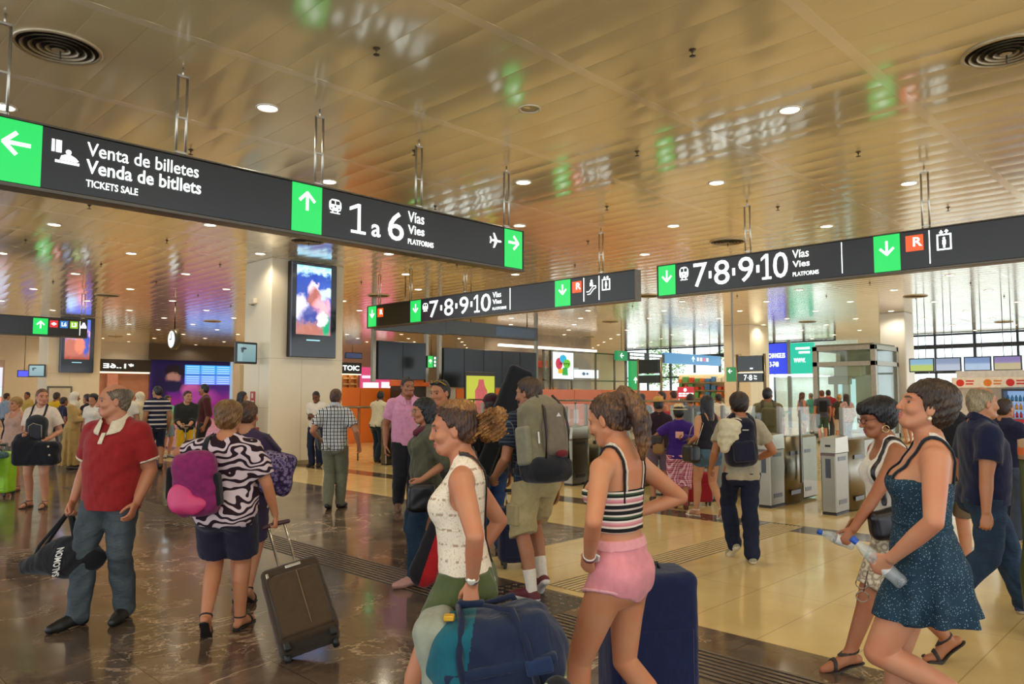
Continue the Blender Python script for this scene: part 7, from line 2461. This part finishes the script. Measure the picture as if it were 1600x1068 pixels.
g = Gear('backpack', 'black rucksack with buckles between the lace vest woman and the grey backpack', 'backpack', P_, (.18, -.35, .8))
c = np.array([.20, -.40, 1.04]); g.sdf('body', [('u', rbox(c, (.14, .09, .22), .07), 0)], .007, cloth('#141418', fold=.5), disp=wrinkle(.006, 9))
g.sdf('pocket', [('u', rbox(c + np.array([0, -.09, -.07]), (.10, .04, .09), .03), 0)], .007, cloth('#1a1a1f'))
g.mb(MB().box(-.05, .05, -.006, .006, -.008, .008, .002, Matrix.Translation(Vector(c + np.array([0, -.10, .06])))), 'buckle', plain('#6a6a70', .4))

# ---- mid distance
P_ = Person('man in a checked short sleeved shirt and grey trousers walking away', wp(525, 10.9), 86, 1.73, 'm', .04, .008, '#b08060', feet=[(-.06, -.10, 0, 10), (.06, .10, 0, 0)], head=(0, 2, 0), hands=[dict(p=(-.26, .10, .98), curl=.8), dict(p=(.33, .10, .90), curl=.6, pole=(.6, -1, 0))])
P_.body(); P_.hair('short', H_BROWN); P_.shirt('checked_shirt', pat('check', b_plaid), sleeve=.7, hem=-.10, neck='collar', drape=.5, loose=.02); P_.collar(cloth('#b8bcc4')); P_.pants('trousers', cloth('#6c6c58'), waist=-.05, f1=2, radd=(.006, .010, .016, .018, .022)); P_.shoes(plain('#161418', .5), plain('#121012', .5))
g = Gear('folder', 'dark folder under the arm of the man in the checked shirt', 'folder', P_, (-.25, .12, .86))
g.sdf('cover', [('u', rbox((-.27, .10, .98), (.02, .11, .15), .012, frame3((1, .1, .2), (0, 1, 0))), 0)], .007, plain('#17171a', .4))
P_ = Person('man in a white T-shirt reading his phone by the big pillar', wp(496, 17.2), 262, 1.73, 'm', .05, .011, '#6a4430', head=(0, 26, 0), hands=[dict(p=(-.08, .30, 1.13), curl=.9), dict(p=(.06, .28, 1.12), curl=.9)])
P_.body(brow='#2a1c14'); P_.hair('buzz', hairmat('#141010', '#2a201c'), vol=-.004); P_.shirt('t_shirt', WHT, sleeve=.62, hem=-.12, drape=.6, loose=.022); P_.pants('jeans', denim('#1f2740'), waist=-.06); P_.shoes(plain('#18181c', .6), plain('#2a2a2c', .6))
g = Gear('phone', 'dark phone in the hands of the man in the white T-shirt by the pillar', 'phone', P_, (0, .36, 1.14)); g.sdf('body', [('u', rbox((0, .37, 1.15), (.036, .012, .07), .006, frame3((1, 0, 0), (0, 1, .8))), 0)], .005, plain('#141418', .2))
P_ = Person('man in a pale shirt leaning at the last ticket gate', wp(592, 18.2), 60, 1.74, 'm', .05, .011, '#5c3a2a', lean=10, head=(-10, 5, 0), feet=[(-.08, .05, 0, 0), (.10, -.15, 0, 10)], hands=[dict(p=(-.1, .42, 1.2), curl=.5), dict(p=(.15, .42, 1.18), curl=.5)])
P_.body(); P_.hair('buzz', hairmat('#141010', '#241c18'), vol=-.004); P_.shirt('shirt', cloth('#c8bfa0'), sleeve=.66, hem=-.10, loose=.02); P_.pants('trousers', cloth('#162630'), waist=-.05); P_.shoes(plain('#161618', .6), plain('#161618', .6))

P_ = Person('woman in a white T-shirt wearing a backpack in front and holding a black bag', wp(68, 11.1), 278, 1.74, 'f', .14, .007, '#b9876a', head=(-42, 2, 0), feet=[(-.12, .05), (.12, -.02)], hands=[dict(p=(-.20, .20, 1.0), curl=1.0), dict(p=(.10, .28, 1.06), curl=.9)])
P_.body(); P_.hair('tied', hairmat('#5c3c24', '#946a42'), extra=[('u', P_.hC([(0, -.08, .0), (.02, -.11, -.08), (.04, -.09, -.16)], [.05, .04, .02]), .02)]); P_.shirt('t_shirt', cloth('#d8c6b4'), sleeve=.7, hem=-.1, drape=.8, loose=.03); P_.pants('shorts', cloth('#8a8048'), waist=-.05, f1=.75); P_.sandals(plain('#3a2a24', .6))
g = Gear('backpack', 'dark grey backpack worn in front by the woman in the white T-shirt', 'backpack', P_, (-.04, .26, 1.0))
c = P_.P(-.05, .22, .20)
g.sdf('body', [('u', rbox(c, (.135, .09, .17), .07), 0), ('u', ell(c + np.array([0, 0, .06]), (.12, .085, .14)), .04)], .008, cloth('#26282e', fold=.4), disp=wrinkle(.003, 6))
g.sdf('front_pocket', [('u', rbox(c + np.array([-.03, .085, -.04]), (.085, .03, .10), .03), 0)], .008, cloth('#33343a'))
g.mb(MB().tube([c + np.array([-.115, .11, -.12]), c + np.array([-.11, .115, .05]), c + np.array([0, .12, .08]), c + np.array([.06, .115, .04]), c + np.array([.06, .11, -.12])], .006, 6), 'piping', plain('#9a9484', .5))
for sx in (-1, 1): g.sdf('shoulder_strap', [('u', P_.strap_slab(sx * .09, .47, sx * .09, .25, .028, .018, th=.007, tmin=.25, back=False), 0)], .007, cloth('#2a2420'))
g = Gear('holdall', 'black holdall held in front by the woman in the white T-shirt', 'bag', P_, (-.08, .28, .62))
c = np.array([-.09, .30, .80]); g.sdf('body', [('u', rbox(c, (.31, .11, .17), .07), 0), ('u', ell(c + np.array([.16, 0, .16]), (.16, .10, .14)), .06)], .009, cloth('#14141c', fold=.4), disp=wrinkle(.004, 7))
g.mb(MB().tube([c + np.array([-.12, .03, .16]), P_.hands[0]['w'] + P_.hands[0]['d'] * .08, c + np.array([.06, .03, .16])], .012, 8), 'handle', cloth('#1c1c22'))
for dx, dz in ((-.20, .10), (-.22, -.02)): g.mb(MB().lathe([(.0001, 0), (.016, 0), (.012, .008), (.0001, .01)], n=12, M=Matrix.Translation(Vector(c + np.array([dx, .112, dz]))) @ Matrix.Rotation(-PI / 2, 4, 'X')), 'stud', plain('#c8b898', .4, .5))
P_ = Person('blonde woman in a pale pink vest at the left edge', wp(28, 12.9), 262, 1.60, 'f', .15, .009, '#b88464', head=(10, 4, 0))
P_.body(); P_.hair('crop', hairmat('#9a7440', '#c8a468'), vol=.004); P_.shirt('vest', cloth('#b89484'), sleeve=0, neck='tank', hem=-.12, drape=.6); P_.pants('trousers', cloth('#6a6458'), waist=-.06, f1=1.0); P_.sandals(plain('#5a4638', .6))
upright_case('suitcase', 'lime green hard suitcase at the left edge', wp(2, 12.2), 275, .50, .30, .66, plain('#8fc21e', .35), .06, .10, ribs=6)
g = empty('jacket', (*wp(7, 12.03), .62), AZ, 'grey teal jacket draped over the lime green suitcase', 'clothing')
sdf_obj('fabric', [('u', rbox((0, 0, .06), (.10, .09, .05), .04), 0), ('u', rbox((-.165, .05, -.10), (.03, .09, .19), .028), .05)], .01, cloth('#4a6a68', fold=.6), g, disp=wrinkle(.008, 8))
P_ = Person('woman in a beige robe and white headscarf left of the red polo', wp(117, 16.6), 15, 1.70, 'f', .12, .012, '#8a5c44', head=(0, 4, 0), hands=[dict(p=(-.08, .32, 1.08), curl=.8), dict(p=(.06, .32, 1.08), curl=.8)])
def robe(P_, col, scarf, face_open=True):
    P_.body(); mr = cloth(col, fold=.5)
    ops = P_.skirt('robe', None, top=.12, hem=-.84, hemA=.26, hemF=.20, hemB=.22, up=.53, folds=(9, .03))
    ops += [('u', p, .03) for p in P_.trap(.015)]
    for i in (0, 1): ops.append(('u', P_.arm(i, .018, 1.85, .015), .03))
    sdf_obj('robe', ops, .012, mr, P_.root, disp=wrinkle(.004, 5))
    so = [('u', P_.hE((0, -.012, .03), (.095, .115, .108)), 0), ('u', P_.hE((0, -.02, -.09), (.085, .085, .10)), .05), ('u', chain([P_.P(-.11, 0, .46), P_.P(0, .02, .50), P_.P(.11, 0, .46)], [.06, .085, .06]), .05),
          ('u', P_.hC([(0, .05, -.14), (0, .06, -.30)], [.07, .05]), .05), ('s', P_.hE((0, .115, -.012), (.055, .07, .085)), .01)]
    sdf_obj('headscarf', so, .011, cloth(scarf, fold=.5), P_.root, disp=wrinkle(.003, 9))
    P_.shoes(plain('#4a3c30', .6), plain('#3a3028', .6))
robe(P_, '#b09058', '#d8cdb8')
P_ = Person('person in a cream robe and white headscarf right of the red polo', wp(221, 17.6), 200, 1.70, 'f', .15, .012, '#8a5c44', head=(10, 0, 0)); robe(P_, '#cbbf9e', '#d4c8b0')

def walker(label, px, d, face, H, sex, skin_, hair, hstyle, top, bottom, f1, shoe, res=.013, fat=.05, head=(0, 3, 0), feet=None, hands=None, sleeve=.6, neck='crew', bare=False, hem=-.1, topn='shirt', botn='trousers', vol=0.0, lean=0):
    p = Person(label, wp(px, d), face, H, sex, fat, res, skin_, head=head, feet=feet, hands=hands, lean=lean)
    p.body(); p.hair(hstyle, hair, vol=vol)
    p.shirt(topn, top, sleeve=sleeve, hem=hem, neck=neck, drape=.5, loose=.018, wr=.002)
    if botn == 'skirt': sdf_obj('skirt', p.skirt('skirt', None, top=.06, hem=f1, hemA=.24, hemF=.19, hemB=.2), res, bottom, p.root)
    else: p.pants(botn, bottom, waist=-.05, f1=f1)
    if bare: p.sandals(shoe)
    else: p.shoes(shoe, plain('#3a342e', .6))
    return p
WALK = [(-.07, .16, 0, 0), (.07, -.16, 0, 30)]
walker('person in a yellow T-shirt facing the far pillar', 90, 20.5, 85, 1.70, 'm', '#8a5c40', H_DK, 'short', cloth('#c8a010'), cloth('#3a3a48'), 1.9, plain('#222222'), topn='t_shirt')
walker('small person in dark clothes between the yellow T-shirt and the beige robe', 101, 18.6, 60, 1.58, 'f', '#8a5c44', H_DK, 'tied', cloth('#20203a'), cloth('#8a7c60'), 1.9, plain('#333333'))
walker('dark haired woman in a white blouse left of the red polo', 148, 15.8, 265, 1.66, 'f', '#a87858', H_BLK, 'crop', WHT, cloth('#30303a'), 1.9, plain('#222222'), vol=.01)
walker('person in black behind the dark haired woman in white', 139, 17.5, 170, 1.66, 'f', '#a87858', H_DK, 'tied', cloth('#1c1a22'), cloth('#24242c'), 1.9, plain('#222222'))
walker('grey haired man in a white shirt just right of the red polo', 204, 16.4, 240, 1.74, 'm', '#a87858', H_GREY, 'short', cloth('#d0c8b8'), cloth('#4a4438'), 1.9, plain('#222222'), head=(20, 4, 0))
P_ = walker('bearded man in a navy and white striped T-shirt facing away', 247, 16.6, 128, 1.83, 'm', '#a4785a', H_BLK, 'short', pat('navy_stripes', b_stripes(['#1a1e38', '#1a1e38', '#c8c0b4'], .10)), cloth('#1c2036'), 1.22, plain('#4a3424', .6), res=.011, feet=[(-.08, .05), (.09, -.12, 0, 15)], topn='t_shirt', botn='shorts', head=(-30, 0, 0), fat=.1)
P_.beard(H_BLK)
walker('small girl in a mint top behind the striped T-shirt', 263, 19.5, 330, 1.62, 'f', '#a87858', H_DK, 'long', cloth('#70b898'), cloth('#6a8090'), .8, plain('#888888'), sleeve=.3)
P_ = walker('boy in a dark jacket and yellow shorts resting on a case handle', 294, 16.0, 290, 1.72, 'm', '#b08868', H_DK, 'short', cloth('#20221e'), cloth('#c89a10'), .92, plain('#333333'), res=.011, sleeve=1.5, topn='jacket', botn='shorts', head=(-30, 4, 0), hands=[dict(p=(-.06, .30, .98), curl=.9), dict(p=(.10, .28, 1.0), curl=.9)])
upright_case('suitcase', 'small black case under the hands of the boy in yellow shorts', off(wp(299, 15.6), 290, .0), 290, .34, .22, .50, cloth('#1a1a1e'), .05, .42)
P_ = walker('tall bearded man in a maroon shirt behind the boy in yellow shorts', 321, 17.6, 212, 1.89, 'm', '#98684c', H_BLK, 'short', cloth('#4a1e22'), cloth('#2a2428'), 1.9, plain('#222222'), res=.011, sleeve=1.3, fat=.12, head=(30, 0, 0)); P_.beard(H_BLK)
walker('person in a dark headscarf beside the red fire plates', 379, 17.0, 20, 1.72, 'f', '#a47454', H_BLK, 'long', cloth('#2c2430'), cloth('#2a2830'), 1.9, plain('#222222'))
upright_case('suitcase', 'black suitcase left of the pink backpack', wp(281, 11.5), 100, .26, .24, .50, cloth('#15151b'), .05)
walker('person in a blue grey jacket standing far off at the left edge', 12, 25, 60, 1.68, 'm', '#a47858', H_DK, 'short', cloth('#8a98a8'), cloth('#1c2434'), 1.9, plain('#222222'), sleeve=1.7)
walker('distant person with dark hair beside the blue screen', 45, 27, 250, 1.72, 'm', '#8a5c40', H_BLK, 'short', cloth('#b89a50'), cloth('#333333'), 1.9, plain('#222222'))

# ---- at the gates on the right
P_ = Person('woman in a purple T-shirt and straw hat with a pink check skirt at the gates', wp(1059, 10.9), 82, 1.49, 'f', .2, .0075, '#a07050', feet=[(-.06, .06), (.07, -.12, 0, 20)], hands=[dict(p=(-.30, .22, 1.0), curl=.6), dict(p=(.06, -.20, 1.02), curl=1.1, pole=(1, .2, -.3), n=(0, -1, 0))])
P_.body(); P_.hair('crop', H_BLK); P_.shirt('t_shirt', cloth('#3a1c74'), sleeve=.7, hem=-.1, drape=.7, loose=.025); P_.pants('trousers', pat('pink_check', b_pinkplaid), waist=-.05, f1=1.55, radd=(.01, .02, .03, .03, .03)); P_.shoes(plain('#8a2430', .6), plain('#6a3a34', .6))
def straw_hat(P_, label, col='#cdb98a', brim=.15):
    g = Gear('straw_hat', label, 'hat', P_, P_.hp((0, 0, .06)))
    g.sdf('crown', [('u', P_.hE((0, -.012, .075), (.092, .108, .085)), 0), ('s', P_.hE((0, -.012, .175), (.03, .09, .03)), .02), ('i', cutp((P_.Hc - 1, P_.Hc + 1, lambda x, y, z: np.full(np.broadcast(x, y, z).shape, -1, f32)), (P_.hp((0, 0, .05)), -P_.Rh[:, 2])), 0)], .006, cloth(col, fold=.2, weave=200))
    g.sdf('brim', [('u', P_.hE((0, -.012, .055), (brim, brim * 1.08, .012)), 0)], .006, cloth(col, fold=.2, weave=200))
straw_hat(P_, 'cream straw hat on the woman in the purple T-shirt')
g = Gear('shoulder_bag', 'tan and black shoulder bag left of the purple T-shirt', 'bag', P_, (-.30, .02, .78))
c = np.array([-.29, .02, .90]); g.sdf('body', [('u', rbox(c, (.08, .13, .12), .05), 0)], .007, plain('#8a6a3a', .6), disp=wrinkle(.003, 3)); g.sdf('flap', [('u', rbox(c + np.array([-.02, 0, .08]), (.085, .135, .07), .04), 0)], .007, plain('#2a1c18', .5))
g = Gear('paper_slip', 'pink paper slip held behind her back by the woman in purple', 'paper', P_, (0, -.24, 1.05)); g.sdf('sheet', [('u', rbox((-.01, -.245, 1.07), (.055, .004, .045), .003), 0)], .003, plain('#e0a898', .6))
P_ = Person('woman with long black hair in a dark vest and denim shorts at the gates', wp(1103, 10.1), 108, 1.66, 'f', .02, .0075, '#b08262', feet=[(-.06, .20, 0, 0), (.08, -.20, 0, 35)], hands=[dict(p=(-.22, .05, 1.0), curl=.9), dict(p=(.1, .25, 1.05), curl=.6)])
P_.body(); P_.hair('long', H_BLK); P_.shirt('vest', cloth('#1c1c28'), sleeve=0, neck='tank', hem=-.05); P_.pants('shorts', denim('#4a6478'), waist=.02, f1=.40, radd=(.01, .02, .02, 0, 0)); P_.sandals(plain('#d8cdb8', .6), th=.04)
g = Gear('handbag', 'black handbag with a chain strap beside the denim shorts', 'handbag', P_, (-.26, -.02, .72)); c = np.array([-.26, -.02, .86]); g.sdf('body', [('u', rbox(c, (.07, .155, .12), .055), 0)], .007, plain('#14151a', .35), disp=wrinkle(.003, 8)); g.mb(MB().tube([c + np.array([0, .12, .09]), c + np.array([.03, .03, .34]), P_.P(-.12, 0, .46), P_.P(-.12, -.09, .38), c + np.array([0, -.12, .09])], .006, 6), 'strap', plain('#a89c88', .3, .7))
upright_case('suitcase', 'red suitcase between the purple T-shirt and the denim shorts', wp(1086, 11.3), 90, .42, .26, .44, cloth('#8a1420'), .05)
P_ = walker('woman in a wide straw hat in front of the purple T-shirt', 1028, 11.6, 85, 1.60, 'f', '#a07050', H_BLK, 'tied', cloth('#2a1824'), cloth('#6a5a6a'), .9, plain('#222222'), res=.010, sleeve=.4)
straw_hat(P_, 'wide golden straw hat hanging left of the cream straw hat', '#b89048', .20)
P_ = walker('woman with her hair tied up carrying a red bag beyond the gates', 1034, 16.0, 190, 1.72, 'f', '#b88464', H_DK, 'tied', cloth('#a86a5a'), cloth('#6a5a58'), 1.9, plain('#222222'), sleeve=0, neck='tank')
g = Gear('shoulder_bag', 'red shoulder bag of the woman with tied up hair', 'bag', P_, (-.2, 0, .9)); g.sdf('body', [('u', rbox((-.23, .02, 1.12), (.07, .16, .17), .05), 0)], .011, plain('#a81c28', .5))
walker('person in a dark T-shirt beyond the gates', 1002, 17.0, 60, 1.66, 'm', '#a47454', H_BLK, 'short', cloth('#1e2024'), cloth('#2c3038'), 1.9, plain('#222222'))
walker('person in a pale top near the shop shelves', 985, 20, 170, 1.70, 'f', '#b88464', H_BROWN, 'tied', cloth('#c8bca0'), cloth('#6a6458'), 1.9, plain('#222222'))
walker('dark haired person beyond the straw hats', 1052, 19, 110, 1.74, 'm', '#b88464', H_DK, 'short', cloth('#b07858'), cloth('#3c3c44'), 1.9, plain('#222222'))
walker('person in a white shirt with dark straps beyond the long black hair', 1122, 19, 100, 1.66, 'm', '#8a5c40', H_BLK, 'buzz', cloth('#d0c8b8'), cloth('#3a3a40'), 1.9, plain('#222222'))
walker('person in grey behind the long black haired woman', 1078, 15, 80, 1.66, 'm', '#a47454', H_DK, 'short', cloth('#6a6a78'), cloth('#3a3a48'), 1.9, plain('#222222'))
P_ = walker('bearded man in an olive shirt with a rucksack passing the gates', 1198, 13.6, 78, 1.77, 'm', '#8a5c44', H_BLK, 'short', cloth('#6a6244'), cloth('#4a4636'), 1.9, plain('#222222'), res=.010, fat=.12, head=(30, 0, 0)); P_.beard(H_BLK)
g = Gear('backpack', 'olive rucksack on the bearded man passing the gates', 'backpack', P_, (0, -.2, 1.1)); g.sdf('body', [('u', rbox(P_.P(0, -.18, .25), (.13, .08, .18), .06), 0)], .010, cloth('#585236'))
for sx in (-1, 1): g.sdf('shoulder_strap', [('u', P_.strap_slab(sx * .1, .47, sx * .11, .2, .05, .016, th=.008, tmin=.2), 0)], .009, cloth('#4a4630'))
P_ = walker('girl in a patterned mini dress walking by the exchange booth', 1252, 27, 12, 1.72, 'f', '#b88464', H_BROWN, 'long', cloth('#6a6a80'), cloth('#5a5a78'), .5, plain('#8a7a68'), feet=WALK, sleeve=0, neck='tank', botn='shorts', bare=True)
P_ = walker('man in grey with a black rucksack by the glass lift', 1283, 25, 80, 1.78, 'm', '#b07c5c', hairmat('#5a2c1c', '#8a5438'), 'short', cloth('#4a4a54'), cloth('#34483c'), .95, plain('#222222'), botn='shorts')
g = Gear('backpack', 'black rucksack of the man by the glass lift', 'backpack', P_, (0, -.2, 1.1)); g.sdf('body', [('u', rbox(P_.P(-.02, -.19, .26), (.14, .09, .2), .07), 0)], .012, BLK)
walker('person in a red T-shirt partly behind the man with the black rucksack', 1293, 26.3, 70, 1.80, 'm', '#a47454', H_BLK, 'short', cloth('#8a2028'), cloth('#3a3a40'), 1.9, plain('#222222'))
walker('girl with long dark hair and a floral shawl near the glass lift', 1321, 22.5, 100, 1.66, 'f', '#a47454', H_DK, 'long', pat('floral_shawl', b_print('#b89890', '#d8c4bc', '#8a5c5c', 30)), cloth('#1c4048'), 1.9, plain('#222222'), sleeve=1.4)
walker('blonde person bending near the glass lift', 1310, 25, 60, 1.64, 'f', '#b88464', hairmat('#a8824a', '#c8a868'), 'crop', cloth('#3a3830'), cloth('#c8b8a8'), 1.2, plain('#222222'), sleeve=.4)
walker('person in an olive skirt seen between the two women on the right', 1416, 25, 100, 1.66, 'f', '#b88464', H_BROWN, 'tied', cloth('#5a5c48'), cloth('#4c5436'), .85, plain('#8a7a68'), botn='shorts', bare=True)
walker('bald person in teal at the exchange counter', 1266, 31, 110, 1.68, 'm', '#b07c5c', H_GREY, 'buzz', cloth('#58a898'), cloth('#b0a08a'), 1.9, plain('#222222'))
